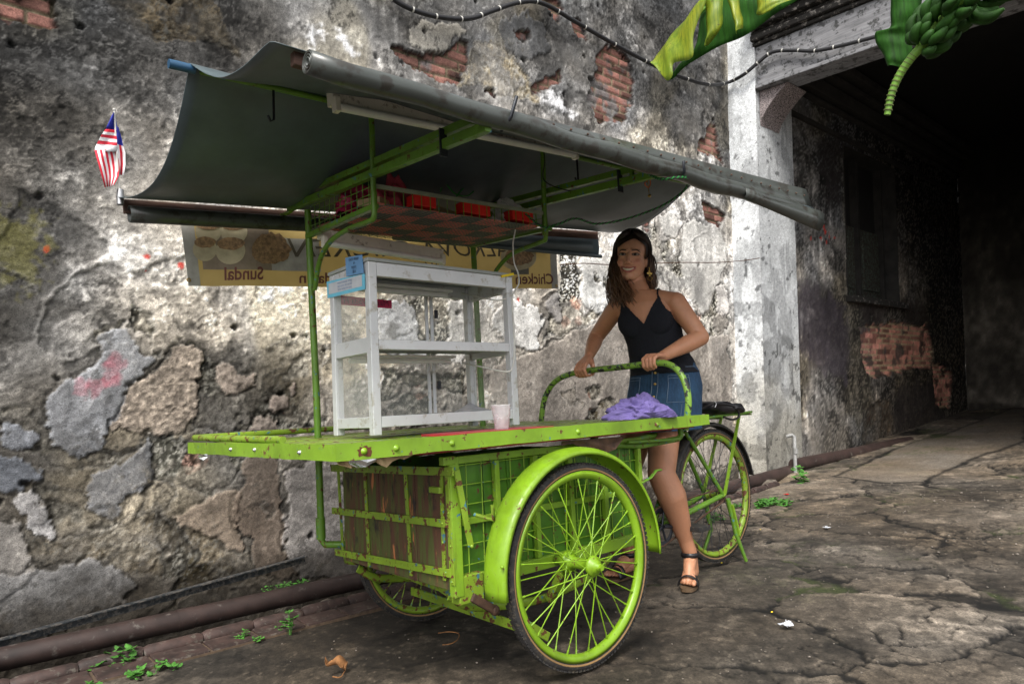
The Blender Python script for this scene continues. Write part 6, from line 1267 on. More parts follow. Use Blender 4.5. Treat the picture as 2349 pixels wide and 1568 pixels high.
xq = 2.62; top_ = P(*zl(1900, -120), 'x', xq); stalk = [top_ + Vector((.55, -.55, .75)), top_ + Vector((.25, -.22, .45)), P(*zl(1900, -120), 'x', xq), P(*zl(1700, 60), 'x', xq), P(*zl(1560, 230), 'x', xq), P(*zl(1490, 310), 'x', xq), P(*zl(1430, 400), 'x', xq), P(*zl(1390, 500), 'x', xq), P(*zl(1370, 600), 'x', xq)]
cs_ = curve_pts(stalk, 8); MB().tube(cs_, [.021 - .00016 * i for i in range(len(cs_))], 12).build('stalk', M_['banana_stalk'], bb)
for i in range(38, len(cs_) - 1, 2): d = (cs_[i + 1] - cs_[i]).normalized() * .0018; MB().tube([cs_[i] - d, cs_[i] + d], .0152, 12).build('bract_scar', MATS['scar'], bb)
rs = random.Random(4)
for tier in range(9):
    ii = int(17 + tier * 2.1); base = cs_[ii]; ax = (cs_[ii + 1] - cs_[ii]).normalized(); u_, v_, _ = frame_of(ax); sz = 1.0 - .04 * tier
    for k in range(9):
        t = 2 * math.pi * (k + .5 * (tier % 2)) / 9 + rs.uniform(-.15, .15); out = u_ * math.cos(t) + v_ * math.sin(t); L = .108 * sz * rs.uniform(.7, 1.2); out = (out + Vector((rs.uniform(-.25, .25), rs.uniform(-.25, .25), rs.uniform(-.25, .25)))).normalized()
        q0 = base + out * .020; q1 = q0 + out * L * .40 - ax * L * .05; q2 = q1 + out * L * .26 - ax * L * .30; q3 = q2 + out * L * .04 - ax * L * .32
        MB().tube(curve_pts([q0, q1, q2, q3], 3), [.005, .007, .012, .0155, .0165, .0165, .0155, .013, .010, .005], 8).build('banana', M_['banana_green'], bb)

# loose grit and petals on the ground
def ground_at(x_, y_): return float(gz(x_)) - .004
gb = MB(); rs = random.Random(21)
for i in range(900):
    x_ = rs.uniform(.9, 6.5) if i % 3 else rs.uniform(2.6, 6.0); y_ = rs.uniform(.3, 3.05); r_ = rs.uniform(.0015, .0048) * (1 + .25 * max(0, x_ - 2)); z_ = ground_at(x_, y_)
    gb.ball((x_, y_, z_ + r_ * .2), r_, 5, 3, (1, rs.uniform(.6, 1.3), rs.uniform(.4, .8)))
tag(gb.build('grit', simple('grit_stone', (.15, .13, .11), .9, var=.8, scale=9)), 'fine loose grit scattered over the cracked ground', 'grit', kind='stuff')
for i, (px, py, nm_) in enumerate(((1655, 1290, 'nearest the bicycle stand'), (1745, 1222, 'midway between wheel and weeds'), (1770, 1395, 'beside the wide ground crack'))):
    p = gp(px, py, .03); onemesh(MB().ball((p.x, p.y, float(gz(p.x)) + .004), .007, 7, 4, (1, .6, .35)), 'yellow_petal', M_['flag_yellow'], 'tiny yellow petal on the ground ' + nm_, 'petal')
onemesh(MB().beam(P(1150, 634, 'y', CY0 - .002), P(1178, 628, 'y', CY0 - .002), .004, .010), 'yellow_tape', M_['flag_yellow'], 'scrap of yellow tape on the top right corner of the glass cabinet', 'tape')
oc = MB().tube(curve_pts([P(1480, 405, 'y', 1.62), P(1484, 414, 'y', 1.62), P(1479, 422, 'y', 1.62), P(1488, 430, 'y', 1.62), P(1492, 418, 'y', 1.62), P(1488, 406, 'y', 1.62)], 5), .0022, 6)
onemesh(oc, 'orange_cord', simple('orange_cord', (.55, .12, .02), .6), 'knot of orange cord tied to the right canopy rafter', 'cord')
# ------------------------------------------------------------------ the woman
person = empty('person', (2.86, 2.15, .016), 'smiling dark haired woman in black top and denim skirt gripping the cart handle', 'person')
Fd = Vector((-.93, -.37, 0)).normalized(); Ld = Vector((0, 0, 1)).cross(Fd)
prim = MB(); CAPS = []
def capsule(a, ra, b, rb, lab, n=30):
    a, b = Vector(a), Vector(b); d = b - a; L = d.length; u, v, w_ = frame_of(d); V = []; F = []; rings = []
    for k in range(6): t = math.pi / 2 * (1 - k / 5); rings.append((a - w_ * ra * math.sin(t), ra * math.cos(t)))
    for k in range(6): t = math.pi / 2 * k / 5; rings.append((b + w_ * rb * math.sin(t), rb * math.cos(t)))
    for c, r in rings:
        r = max(r, 1e-4)
        for k in range(n): t = 2 * math.pi * k / n; V.append(c + u * r * math.cos(t) + v * r * math.sin(t))
    m = len(rings)
    for i in range(m - 1):
        for k in range(n): F.append((i * n + k, i * n + (k + 1) % n, (i + 1) * n + (k + 1) % n, (i + 1) * n + k))
    F.append(tuple(range(n - 1, -1, -1))); F.append(tuple(range((m - 1) * n, m * n)))
    prim.add(V, F); CAPS.append((np.array(a), ra, np.array(b), rb, lab))
def chain(pts, rs, lab):
    for i in range(len(pts) - 1): capsule(pts[i], rs[i], pts[i + 1], rs[i + 1], lab)
def ellip(c, ax, r, lab, n=24, m=16):
    c = Vector(c); V = []
    for i in range(m + 1):
        p = math.pi * i / m
        for k in range(n):
            t = 2 * math.pi * k / n; V.append(c + ax[0] * (math.sin(p) * math.cos(t) * r[0]) + ax[1] * (math.sin(p) * math.sin(t) * r[1]) + ax[2] * (math.cos(p) * r[2]))
    F = [(i * n + k, (i + 1) * n + k, (i + 1) * n + (k + 1) % n, i * n + (k + 1) % n) for i in range(m) for k in range(n)]
    prim.add(V, F); q = min(r); CAPS.append((np.array(c), q, np.array(c) + 1e-4, q, lab))
def loft(rings, lab, n=36):
    V = []
    for (c, a, b_) in rings:
        for k in range(n):
            t = 2 * math.pi * k / n; f = lambda q, e=.92: math.copysign(abs(q) ** e, q); V.append(Vector(c) + Ld * a * f(math.cos(t)) + Fd * b_ * f(math.sin(t)))
    m = len(rings); F = [(i * n + k, i * n + (k + 1) % n, (i + 1) * n + (k + 1) % n, (i + 1) * n + k) for i in range(m - 1) for k in range(n)]
    F.append(tuple(range(n - 1, -1, -1))); F.append(tuple(range((m - 1) * n, m * n))); return V, F
RINGS = [((2.905, 2.195, .80), .155, .12), ((2.915, 2.19, .88), .168, .130), ((2.925, 2.187, .96), .170, .130), ((2.925, 2.18, 1.04), .162, .120), ((2.905, 2.185, 1.12), .148, .110), ((2.88, 2.19, 1.21), .142, .108),
         ((2.858, 2.195, 1.29), .150, .108), ((2.842, 2.20, 1.36), .152, .100), ((2.83, 2.203, 1.405), .135, .085), ((2.823, 2.205, 1.44), .100, .068), ((2.815, 2.207, 1.47), .060, .055)]
V, F = loft(RINGS, 'torso'); prim.add(V, F)
for i in range(len(RINGS) - 1):
    for s_ in (-.6, 0, .6):
        a_ = Vector(RINGS[i][0]) + Ld * s_ * RINGS[i][1]; b_ = Vector(RINGS[i + 1][0]) + Ld * s_ * RINGS[i + 1][1]; rr_ = RINGS[i][2] if s_ == 0 else RINGS[i][1] * .42
        CAPS.append((np.array(a_), rr_, np.array(b_), rr_, 'torso'))
CH = Vector((2.85, 2.198, 1.31))
for s_ in (-1, 1): ellip(CH + Ld * .062 * s_ + Fd * .070, (Fd, Ld, Vector((0, 0, 1))), (.034, .076, .078), 'torso')
SL, SR = Vector((2.888, 2.050, 1.395)), Vector((2.782, 2.350, 1.402))
NB = Vector((2.815, 2.207, 1.455))
for S in (SL, SR): chain([NB + Vector((0, 0, -.02)), NB.lerp(S, .5) + Vector((0, 0, .004)), S], [.050, .042, .050], 'torso')
# head frame
Zv = Vector((0, 0, 1)); Fh = Vector((-.865, -.50, -.02)).normalized(); Lh0 = Zv.cross(Fh).normalized(); Uh = (Fh.cross(Lh0)).normalized(); tilt = .13
Lh = (Lh0 * math.cos(tilt) - Uh * math.sin(tilt)).normalized(); Uh = Fh.cross(Lh).normalized()
HS = 1.07
eyemid = P(1442, 583, 'x', 2.705); HC = eyemid - Fh * .093 * HS
def HP(f, l, u): return HC + (Fh * f + Lh * l + Uh * u) * HS
axh = (Fh, Lh, Uh)
def hell(f, l, u, rf, rl, ru): ellip(HP(f, l, u), axh, (rf * HS, rl * HS, ru * HS), 'head')
def hcap(a, ra, b, rb): capsule(HP(*a), ra * HS, HP(*b), rb * HS, 'head', 12)
hell(-.006, 0, .030, .094, .074, .092); hell(.018, 0, -.036, .070, .069, .083); hell(.040, 0, -.012, .050, .055, .050); hell(.060, 0, -.100, .026, .024, .020); hell(.070, 0, -.062, .022, .034, .022)
for s_ in (-1, 1):
    hell(.052, .034 * s_, -.036, .031, .027, .028); hcap((.026, .036 * s_, -.072), .024, (.052, .018 * s_, -.096), .022); hcap((.086, .012 * s_, .021), .0085, (.072, .044 * s_, .018), .008)
    hell(-.004, .072 * s_, -.018, .016, .0085, .029); hell(.099, .0125 * s_, -.041, .009, .0075, .0075); hell(.073, .033 * s_, .000, .016, .019, .013)
hcap((.086, 0, .004), .0085, (.106, 0, -.033), .0110); hell(.107, 0, -.037, .0125, .0115, .0105)
# lips: smile
lipU = [(.074, -.034, -.059), (.087, -.018, -.0655), (.093, 0, -.067), (.087, .018, -.0655), (.074, .034, -.059)]; lipD = [(.074, -.032, -.061), (.083, -.018, -.0800), (.088, 0, -.086), (.083, .018, -.0800), (.074, .032, -.061)]
for Lp, r_ in ((lipU, .0045), (lipD, .0058)):
    for i in range(4): hcap(Lp[i], r_, Lp[i + 1], r_)
chain([NB + Vector((0, 0, -.01)), NB.lerp(HP(-.015, 0, -.06), .6), HP(-.012, 0, -.04)], [.056, .050, .052], 'head')
# legs
gz0 = .016
hipL, hipR = Vector((2.90, 2.125, .90)), Vector((2.885, 2.275, .90))
kneeL = P(1517, 1087, 'x', 2.715); kneeL = Vector(kneeL); ankL = P(1583, 1268, 'x', 2.86); toeL = P(1577, 1346, 'z', .03)
cL1, cL2, cL3 = P(1541, 1137, 'x', 2.745), P(1555, 1181, 'x', 2.785), P(1572, 1236, 'x', 2.835)
thL = P(1523, 1005, 'x', 2.84)
chain([hipL, thL, kneeL, cL1, cL2, cL3, ankL], [.086, .078, .066, .069, .056, .037, .034], 'leg')
kneeR, ankR, toeR = Vector((2.78, 2.37, .52)), P(1443, 1268, 'x', 2.80), P(1402, 1326, 'z', .03)
chain([hipR, hipR.lerp(kneeR, .5), kneeR, kneeR.lerp(ankR, .35) + Vector((.02, .01, 0)), kneeR.lerp(ankR, .75), ankR], [.088, .082, .068, .071, .042, .035], 'leg')
FEET = []
for ank, toe, s_ in ((ankL, toeL, 1), (ankR, toeR, -1)):
    fd_ = (toe - ank); fd_.z = 0; L_ = fd_.length; fd_.normalize(); toe = ank + fd_ * min(L_, .17); toe.z = gz0 + .03; ls = Vector((0, 0, 1)).cross(fd_)
    heel = ank - fd_ * .035; heel.z = gz0 + .045; ball_ = toe - fd_ * .035; ball_.z = gz0 + .034
    capsule(ank, .034, heel, .030, 'foot'); chain([ank + Vector((0, 0, -.02)), ank.lerp(ball_, .5) + Vector((0, 0, .0)), ball_], [.033, .029, .020], 'foot')
    for k, o_ in ((0, .018), (1, -.018)): capsule(ball_ + ls * o_, .018, ank.lerp(ball_, .4) + ls * o_ * .4 + Vector((0, 0, -.018)), .020, 'foot')
    capsule(heel, .028, ball_ , .018, 'foot')
    for k in range(5):
        o_ = (-.030 + .0155 * k) * s_ * -1; ln = [.040, .034, .030, .025, .020][k]; r_ = [.0115, .0085, .008, .0078, .0072][k]; st0 = ball_ + ls * o_ - fd_ * .004 * k + Vector((0, 0, -.004)); e = st0 + fd_ * ln; e.z = gz0 + .020 + r_
        chain([st0, st0.lerp(e, .55) + Vector((0, 0, .005)), e], [r_ * 1.1, r_, r_], 'foot')
    FEET.append((ank, heel, ball_, toe, fd_, ls, s_))
# arms and hands gripping the bar
HBAR = [Vector(p) for p in curve_pts(hp, 6)]
def barpoint(px):
    best = min(HBAR, key=lambda p: abs(px_of(p)[0] - px)); i = HBAR.index(best); return best, (HBAR[i + 1] - HBAR[i - 1]).normalized()
def px_of(p):
    q = RC @ (np.array(p) - CAM); return (CX + FOC * q[0] / -q[2], CY - FOC * q[1] / -q[2])
def hand(px, inner, wrist, lab):
    """inner: +1 when the thumb lies towards +axis"""
    c, ax = barpoint(px); ax = ax * (1 if ax.y < 0 else -1)   # axis towards her left
    wd = (wrist - c); wd = (wd - ax * wd.dot(ax)).normalized(); dn = ax.cross(wd).normalized(); 
    if dn.z > 0: dn = -dn
    # plane basis: wd (towards the wrist), up = -dn
    def ring(deg, r, o): a = math.radians(deg); return c + ax * o + wd * math.cos(a) * r - dn * math.sin(a) * r
    sp = .0205; kn = []
    for k in range(4):
        o = (k - 1.5) * sp * -inner; ln = [1, 1.06, 1.0, .86][k]; r_ = [.0092, .0095, .0092, .0082][k]; R0 = .0265
        k0 = ring(62, .036, o); k1 = ring(62 + 58 * ln, R0 + .008, o); k2 = ring(62 + 118 * ln, R0 + .004, o); k3 = ring(62 + 165 * ln, R0, o)
        chain([k0, k1, k2, k3], [r_ * 1.18, r_ * 1.1, r_, r_ * .9], lab); kn.append(k0)
        capsule(k0, r_ * 1.3, wrist.lerp(k0, .25) + ax * o * .2, .0145, lab)
    o = 1.9 * sp * inner
    t0 = wrist.lerp(c, .35) + ax * o * .55 - dn * -.004; t1 = ring(-5, .040, o * .95); t2 = ring(-55, .031, o * 1.05); t3 = ring(-100, .028, o * .95)
    chain([t0, t1, t2, t3], [.017, .0125, .0110, .0095], lab)
    capsule(wrist.lerp(c, .45) - dn * .010, .020, wrist, .024, lab)
    return c
wrL = P(1522, 816, 'x', 2.675); elL = Vector((2.925, 1.945, 1.205)); wrR = P(1352, 815, 'x', 2.665); elR = P(1368, 772, 'x', 2.82)
hand(1493, 1 * -1, wrL, 'hand'); hand(1343, 1, wrR, 'hand')
chain([SL, SL.lerp(elL, .5), elL], [.053, .048, .043], 'arm'); chain([elL, elL.lerp(wrL, .35), wrL], [.043, .043, .0265], 'arm')
chain([SR, SR.lerp(elR, .5), elR], [.050, .047, .042], 'arm'); chain([elR, elR.lerp(wrR, .35), wrR], [.042, .042, .0265], 'arm')
o = mesh_from('body', prim.V, prim.F)
rm = o.modifiers.new('r', 'REMESH'); rm.mode = 'VOXEL'; rm.voxel_size = .0028; rm.use_smooth_shade = True
sm = o.modifiers.new('s', 'SMOOTH'); sm.iterations = 9; sm.factor = .5
dg = bpy.context.evaluated_depsgraph_get(); me = bpy.data.meshes.new_from_object(o.evaluated_get(dg)); bpy.data.objects.remove(o)
nv_ = len(me.vertices); co = np.empty(nv_ * 3); me.vertices.foreach_get('co', co); co = co.reshape(-1, 3)
nr = np.empty(nv_ * 3); me.vertex_normals.foreach_get('vector', nr); nr = nr.reshape(-1, 3)
# classify vertices by nearest primitive
best = np.full(nv_, 9.0); lab = np.zeros(nv_, int); LABS = ['torso', 'head', 'leg', 'foot', 'arm', 'hand']
for a, ra, b_, rb, lb in CAPS:
    ab = b_ - a; L2 = float(ab @ ab) + 1e-12; t = np.clip(((co - a) @ ab) / L2, 0, 1); d = np.linalg.norm(co - a - t[:, None] * ab, axis=1) - (ra + (rb - ra) * t)
    m_ = d < best; best = np.where(m_, d, best); lab = np.where(m_, LABS.index(lb), lab)
hl = (co - np.array(HC)) @ np.array([list(Fh), list(Lh), list(Uh)]).T / HS; hf, hl_, hu = hl[:, 0], hl[:, 1], hl[:, 2]
skin = np.array([.48, .225, .125]); colv = np.tile(skin, (nv_, 1))
def blendc(mask, c): global colv; mask = np.clip(mask, 0, 1)[:, None]; colv = colv * (1 - mask) + mask * np.array(c)
ishead = (lab == 1) & (hu > -.13)
blendc(ishead * .9, (.66, .345, .22))
g = lambda x, c, s: np.exp(-((x - c) / s) ** 2)
for s_ in (-1, 1): blendc(ishead * .5 * g(hl_, .040 * s_, .018) * g(hu, -.035, .018) * (hf > .03), (.66, .21, .15))
blendc(ishead * .35 * g(hl_, 0, .014) * g(hu, -.038, .012) * (hf > .09), (.50, .14, .09))
front = ishead & (hf > .045)
# brows, eyes, mouth
for s_ in (-1, 1):
    xx = hl_ * s_; br = .0195 + .004 * np.clip((xx - .012) / .022, 0, 1) - .010 * np.clip((xx - .036) / .016, 0, 1)
    blendc(front * sstep(.0042, .0018, np.abs(hu - br)) * sstep(.010, .015, xx) * sstep(.054, .046, xx) * 1.0, (.014, .007, .005))
    ex, eu = xx - .0315, hu - .0015; ell_ = (ex / .0150) ** 2 + (eu / .0062) ** 2
    blendc(front * sstep(1.9, 1.3, ell_) * .9, (.045, .02, .013)); blendc(front * sstep(1.0, .75, ell_), (.30, .25, .22))
    blendc(front * sstep(1.15, .7, (ex + .002) ** 2 / .0074 ** 2 + eu ** 2 / .0070 ** 2) * (ell_ < 1.1), (.018, .010, .007))
    blendc(front * sstep(.0026, .001, np.abs(hu + .062 - (-.0) + 0)) * 0, (0, 0, 0))
uz = -.0595 - .0075 * (1 - (hl_ / .035) ** 2); dz = -.0605 - .0215 * (1 - (hl_ / .035) ** 2)   # smile opening
inside = (np.abs(hl_) < .0355)
lips = front & inside & (hu < uz + .0065) & (hu > dz - .0060) & (hf > .055); blendc(lips * .85, (.38, .085, .075))
tee = front & (np.abs(hl_) < .0290) & (hu < uz - .0005) & (hu > dz + .0045) & (hf > .055); blendc(tee * 1.0, (.64, .58, .47))
gapm = front & inside & (np.abs(hl_) >= .0270) & (hu < uz + .0005) & (hu > dz + .003) & (hf > .055); blendc(gapm * .9, (.10, .02, .02))
# hands, knees, feet slightly pinker; toe nails
blendc((lab == 5) * .45, (.58, .27, .17)); blendc((lab == 3) * .3, (.5, .25, .15)); blendc((lab == 2) * .5, (.40, .19, .11))
ca = me.color_attributes.new('tint', 'FLOAT_COLOR', 'POINT'); c4 = np.ones((nv_, 4), np.float32); c4[:, :3] = colv; ca.data.foreach_set('color', c4.ravel())
m, nt, b = newmat('skin'); at = nt.nodes.new('ShaderNodeAttribute'); at.attribute_name = 'tint'; n_ = noise(nt, 25, 4, .6); nt.links.new(mixc(nt, 1.0, at.outputs[0], ramp(nt, n_, [(.3, .92), (.7, 1.07)]), 'MULTIPLY'), b.inputs['Base Color'])
b.inputs['Roughness'].default_value = .48; b.inputs['Subsurface Weight'].default_value = .12; b.inputs['Subsurface Radius'].default_value = (.9, .35, .2); b.inputs['Subsurface Scale'].default_value = .01; MATS['skin'] = m
me.materials.clear(); me.materials.append(m); me.name = 'body'
me.polygons.foreach_set('use_smooth', np.ones(len(me.polygons), bool))
body_o = link(bpy.data.objects.new('body', me)); setparent(body_o, person)
# ---- knitted top cut from the torso
def torso_axis(z):
    zs_ = [r[0][2] for r in RINGS]; return np.interp(z, zs_, [r[0][0] for r in RINGS]), np.interp(z, zs_, [r[0][1] for r in RINGS])
axx, axy = torso_axis(co[:, 2]); tu = (co[:, 0] - axx) * Ld.x + (co[:, 1] - axy) * Ld.y; tf = (co[:, 0] - axx) * Fd.x + (co[:, 1] - axy) * Fd.y; tz = co[:, 2]
neck = np.where(tf > 0, 1.295 + 1.42 * np.abs(tu - .0) ** 1.0, 1.33 + .9 * np.abs(tu) ** 1.0)
arm_ok = np.where(tz > 1.32, np.abs(tu) < np.where(np.abs(tz - 1.40) < .09, np.interp(tz, [1.32, 1.36, 1.40, 1.44, 1.5], [.150, .118, .104, .098, .096]), .150), True)
cover = (tz > 1.035) & (tz < 1.50) & np.isin(lab, [0, 1]) & (tz < neck) & arm_ok
cover |= (np.abs(np.abs(tu) - .0925) < .0052) & (tz > 1.36) & (tz < 1.52) & np.isin(lab, [0, 4]) 
npol = len(me.polygons); li = np.empty(len(me.loops), int); me.loops.foreach_get('vertex_index', li); ls_ = np.empty(npol, int); me.polygons.foreach_get('loop_start', ls_); lt_ = np.empty(npol, int); me.polygons.foreach_get('loop_total', lt_)
quad = lt_ == 4; Q = li[ls_[quad][:, None] + np.arange(4)]; keep = cover[Q].all(1); Q = Q[keep]; used = np.unique(Q); remap = np.zeros(nv_, int); remap[used] = np.arange(len(used))
loose = .006 + .010 * sstep(1.20, 1.06, tz[used]) + .003 * np.sin(tz[used] * 90 + tu[used] * 20) * sstep(1.18, 1.05, tz[used])
VV = co[used] + nr[used] * loose[:, None]
simple('black_knit', (.010, .011, .016), .85, var=.25, scale=160, bump=.3, spec=.25)
top_ = mesh_from('tank_top', VV, [tuple(int(i) for i in q) for q in remap[Q]], MATS['black_knit'], person, smooth=True); s = top_.modifiers.new('t', 'SOLIDIFY'); s.thickness = .003
# ---- denim skirt
m, nt, b = newmat('denim'); n1 = noise(nt, 5, 5, .65); n2 = noise(nt, 90, 3, .7, sc3=(1, 1, .3)); c_ = mixc(nt, ramp(nt, n1, [(.3, 0), (.72, 1)]), (.006, .028, .072), (.024, .072, .14)); c_ = mixc(nt, 1.0, c_, ramp(nt, n2, [(.3, .75), (.7, 1.3)]), 'MULTIPLY')
nt.links.new(c_, b.inputs['Base Color']); b.inputs['Roughness'].default_value = .85; bumpto(nt, b, n2, .3, .002); MATS['denim'] = m
SR_ = [((2.912, 2.183, 1.095), .166, .124), ((2.925, 2.18, 1.05), .176, .132), ((2.93, 2.185, .98), .190, .148), ((2.92, 2.192, .90), .195, .160), ((2.90, 2.195, .82), .202, .178), ((2.885, 2.198, .752), .206, .188)]
def skp(t, zi):   # point on the skirt surface, t angle, zi 0..1 from top
    f = zi * (len(SR_) - 1); i = min(int(f), len(SR_) - 2); q = f - i; c = Vector(SR_[i][0]).lerp(Vector(SR_[i + 1][0]), q); a = SR_[i][1] * (1 - q) + SR_[i + 1][1] * q; b_ = SR_[i][2] * (1 - q) + SR_[i + 1][2] * q
    r = 1 + .012 * math.sin(t * 5 + 1) * zi + .006 * math.sin(t * 11 + zi * 9) + .004 * math.sin(zi * 31 + t * 2) * (zi > .15)
    return c + Ld * a * math.cos(t) * r + Fd * b_ * math.sin(t) * r
n = 96; mm_ = 40; V = [skp(2 * math.pi * k / n, j / mm_) for j in range(mm_ + 1) for k in range(n)]
F = [(j * n + k, j * n + (k + 1) % n, (j + 1) * n + (k + 1) % n, (j + 1) * n + k) for j in range(mm_) for k in range(n)]
sk = mesh_from('denim_skirt', V, F, m, person, smooth=True); s = sk.modifiers.new('t', 'SOLIDIFY'); s.thickness = .004
simple('stitching', (.16, .22, .30), .8)
def onsk(t, zi, o=.0025): p = skp(t, zi); c = Vector(SR_[2][0]); d = Vector((p.x - c.x, p.y - c.y, 0)).normalized(); return p + d * o
tc_ = math.pi / 2 + .10   # button line
st = MB(); st.tube([onsk(tc_ + .035, j / 30) for j in range(31)], .0016, 5); st.tube([onsk(tc_ - .13, j / 30) for j in range(31)], .0012, 5)
st.tube([onsk(tc_ - 1.5 + 3.0 * j / 40, .13) for j in range(41)], .0012, 5)
for t0, t1 in ((tc_ + .42, tc_ + 1.0), (tc_ - 1.02, tc_ - .40)):
    loop = [(t0, .27), (t1, .27), (t1, .62), (t0, .62), (t0, .27)]
    for (a, b_), (c, d) in zip(loop[:-1], loop[1:]): st.tube([onsk(a + (c - a) * q / 10, b_ + (d - b_) * q / 10) for q in range(11)], .0013, 5)
    st.tube([onsk(t0 + (t1 - t0) * q / 10, .31) for q in range(11)], .0010, 5); st.tube([onsk(t0 + .35 * (t1 - t0), .64 + .34 * q / 10) for q in range(11)], .0010, 5)
st.build('seam_stitching', MATS['stitching'], sk)
for j in (.04, .22, .38, .54, .70, .86): MB().lathe([(.007, 0), (.007, .002), (.004, .003), (0, .003)], onsk(tc_ - .05, j, .001), Fd, 12).build('button', MATS['brass'], sk)
# ---- hair
m, nt, b = newmat('brown_hair'); tc = nt.nodes.new('ShaderNodeTexCoord'); sx = nt.nodes.new('ShaderNodeSeparateXYZ'); nt.links.new(tc.outputs['Object'], sx.inputs[0])
mr = nt.nodes.new('ShaderNodeMapRange'); mr.inputs['From Min'].default_value = 1.46; mr.inputs['From Max'].default_value = 1.68; mr.inputs['To Min'].default_value = 1; mr.inputs['To Max'].default_value = 0; nt.links.new(sx.outputs[2], mr.inputs[0])
n_ = noise(nt, 55, 3, .6, sc3=(1, 1, .12)); c_ = mixc(nt, mr.outputs[0], (.020, .011, .008), (.105, .052, .026)); c_ = mixc(nt, 1.0, c_, ramp(nt, n_, [(.3, .5), (.72, 1.9)]), 'MULTIPLY'); nt.links.new(c_, b.inputs['Base Color']); b.inputs['Roughness'].default_value = .38; MATS['brown_hair'] = m
hb = MB(); rs = random.Random(9)
def scalp(phi, th, k=1.0):   # phi from the front, positive to her left
    e = Vector((math.sin(th) * math.cos(phi), math.sin(th) * math.sin(phi), math.cos(th))); return HP(-.008 + e.x * .099 * k, e.y * .081 * k, .028 + e.z * .100 * k)
NS = 900
for i in range(NS):
    side = 1 if rs.random() < .5 else -1; ph0 = side * rs.uniform(.12, 3.1); lim = 1.22 if side < 0 else 1.45; ly = rs.uniform(1.0, 1.14)
    ends = max(abs(ph0), lim + rs.uniform(0, .22)); ends = min(ends, 3.1); pts = []
    for k in range(9):
        t = k / 8; th = .10 + (1.62 - .10) * t; ph = side * (abs(ph0) + (ends - abs(ph0)) * sstep(.32, .82, t)); pts.append(scalp(ph, th, ly + .02 * math.sin(i + t * 3)))
    p = pts[-1]; out = (p - HC); out.z = 0; out.normalize()
    if side < 0: zend = rs.uniform(1.385, 1.46) if abs(ends) < 2.2 else rs.uniform(1.44, 1.50); drift = Vector((-.020, .022, 0)) if abs(ends) < 2.0 else Vector((.02, .02, 0))
    else: zend = rs.uniform(1.462, 1.52); drift = Vector((.012, .018, 0)); out = out * .2
    H_ = p.z - zend; nn = 8
    if side < 0 and abs(ends) < 2.3: tg = P(rs.uniform(1396, 1458), 690, 'x', rs.uniform(2.66, 2.80)); drift = Vector((tg.x - p.x, tg.y - p.y, 0)) * .9
    for k in range(1, nn + 1):
        t = k / nn; q = p + drift * t + out * (.014 * math.sin(t * 2.6)) + Vector((0, 0, -H_ * t)); cur = .012 * max(0, t - .7) / .3; q += (-out) * cur * 1.2; cl_ = int(i * .31) % 9; q += Vector((math.sin(cl_ * 2.1 + t * 6.5) * .016 * t + math.sin(i * 1.7) * .005 * (1 + 1.5 * (i % 17 == 0)), math.cos(cl_ * 1.3 + t * 6.5) * .016 * t + math.cos(i * 2.3) * .005 * (1 + 1.5 * (i % 17 == 0)), 0)); pts.append(q)
    r0 = rs.uniform(.0018, .0042); hb.tube(pts, [r0 * (1 if k < len(pts) - 4 else (len(pts) - k) / 5 + .15) for k in range(len(pts))], 5, caps=False)
# close under-layer of hair against the skull
V = []; nA, nB_ = 40, 20
for i in range(nA + 1):
    ph = 1.12 + (2 * math.pi - 2.24) * i / nA
    for j in range(nB_ + 1): V.append(scalp(ph, .02 + 1.95 * j / nB_, .99))
hb.add(V, [(i * (nB_ + 1) + j, (i + 1) * (nB_ + 1) + j, (i + 1) * (nB_ + 1) + j + 1, i * (nB_ + 1) + j + 1) for i in range(nA) for j in range(nB_)], True)
V = [scalp(-1.2 + 2.4 * i / 20, (1.04 + .42 * min(1, abs(-1.2 + 2.4 * i / 20 - .28) / 1.0) ** 1.1) * j / 8, 1.0 + .02 * math.sin(j * 1.1)) for i in range(21) for j in range(9)]; hb.add(V, [(i * 9 + j, (i + 1) * 9 + j, (i + 1) * 9 + j + 1, i * 9 + j + 1) for i in range(20) for j in range(8)], True)
hb.build('hair', m, person)
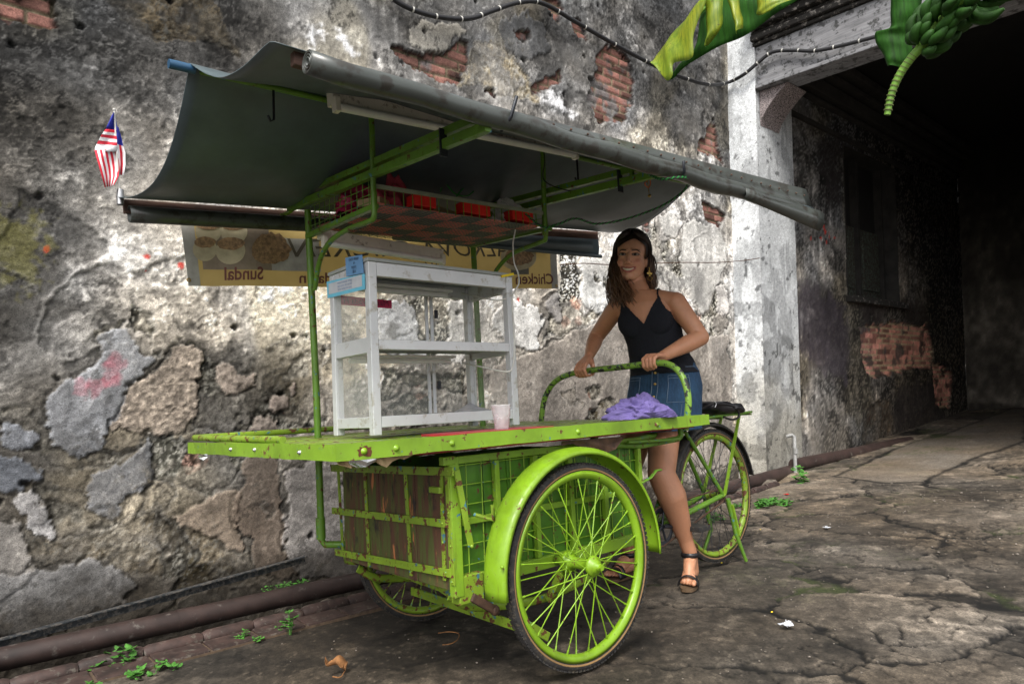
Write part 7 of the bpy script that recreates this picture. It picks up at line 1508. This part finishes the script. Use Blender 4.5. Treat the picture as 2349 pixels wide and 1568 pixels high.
# earring
er = P(1500, 603, 'x', 2.76); er = HP(.022, .090, -.052); eb_ = MB().ball(er, .004); eb_.tube([er, er + Vector((0, 0, -.014))], .0018, 6); c0 = er + Vector((0, 0, -.030))
eb_.obox(c0, Lh * .012 + Fh * -.006, Fh * .0015, Vector((0, 0, .0045))).obox(c0, Lh * .0045, Fh * .0025, Vector((0, 0, .015))).lathe([(.010, -.003), (.013, 0), (.010, .003)], c0 + Vector((0, 0, -.026)), Fh, 16)
eb_.build('earring', MATS['brass'], person)
# ---- sandals
for ank, heel, ball_, toe, fd_, ls, s_ in FEET:
    V = []; nS = 24; cmid = heel.lerp(toe, .5); tip = toe + fd_ * .030; bk_ = heel - fd_ * .032; L_ = (tip - bk_).length
    outl = []
    for k in range(nS):
        t = 2 * math.pi * k / nS; a = (1 - math.cos(t)) / 2; wdt = (.031 + .013 * a) * abs(math.sin(t)) ** .6 * (1 if math.sin(t) >= 0 else -1); outl.append(bk_ + fd_ * L_ * a + ls * wdt)
    V = [Vector((p.x, p.y, gz0 - .002)) for p in outl] + [Vector((p.x, p.y, gz0 + .013)) for p in outl]
    sol = mesh_from('sandal', V, [tuple(range(nS - 1, -1, -1)), tuple(range(nS, 2 * nS))] + [(k, (k + 1) % nS, nS + (k + 1) % nS, nS + k) for k in range(nS)], MATS['sole'], person)
    def band(c, w_, h_, axis, r_, name='strap', full=False):
        u_ = ls; v_ = axis.cross(ls).normalized(); v_ = v_ if v_.z > 0 else -v_; pts = [c + u_ * w_ * math.cos(a) + v_ * h_ * math.sin(a) for a in np.linspace(0 if not full else 0, math.pi if not full else 2 * math.pi, 16)]
        V = []; hw = axis.normalized() * r_
        for p in pts: V += [p - hw, p + hw]
        o = mesh_from(name, V, [(2 * k, 2 * k + 2, 2 * k + 3, 2 * k + 1) for k in range(15)], MATS['black_leather'], sol, smooth=True); q = o.modifiers.new('t', 'SOLIDIFY'); q.thickness = .003; q.offset = 0
    band(Vector((ball_.x, ball_.y, gz0 + .012)) + fd_ * .008, .047, .050, fd_, .015); band(Vector((ball_.x, ball_.y, gz0 + .012)) - fd_ * .022, .044, .060, fd_, .009)
    band(ank + Vector((0, 0, -.004)), .043, .045, Vector((0, 0, 1)), .011, full=True)
    MB().tube([Vector((heel.x, heel.y, gz0 + .01)) - fd_ * .034, heel - fd_ * .034 + Vector((0, 0, .03)), ank - fd_ * .043], .006, 6, flat=.5).build('strap', MATS['black_leather'], sol)
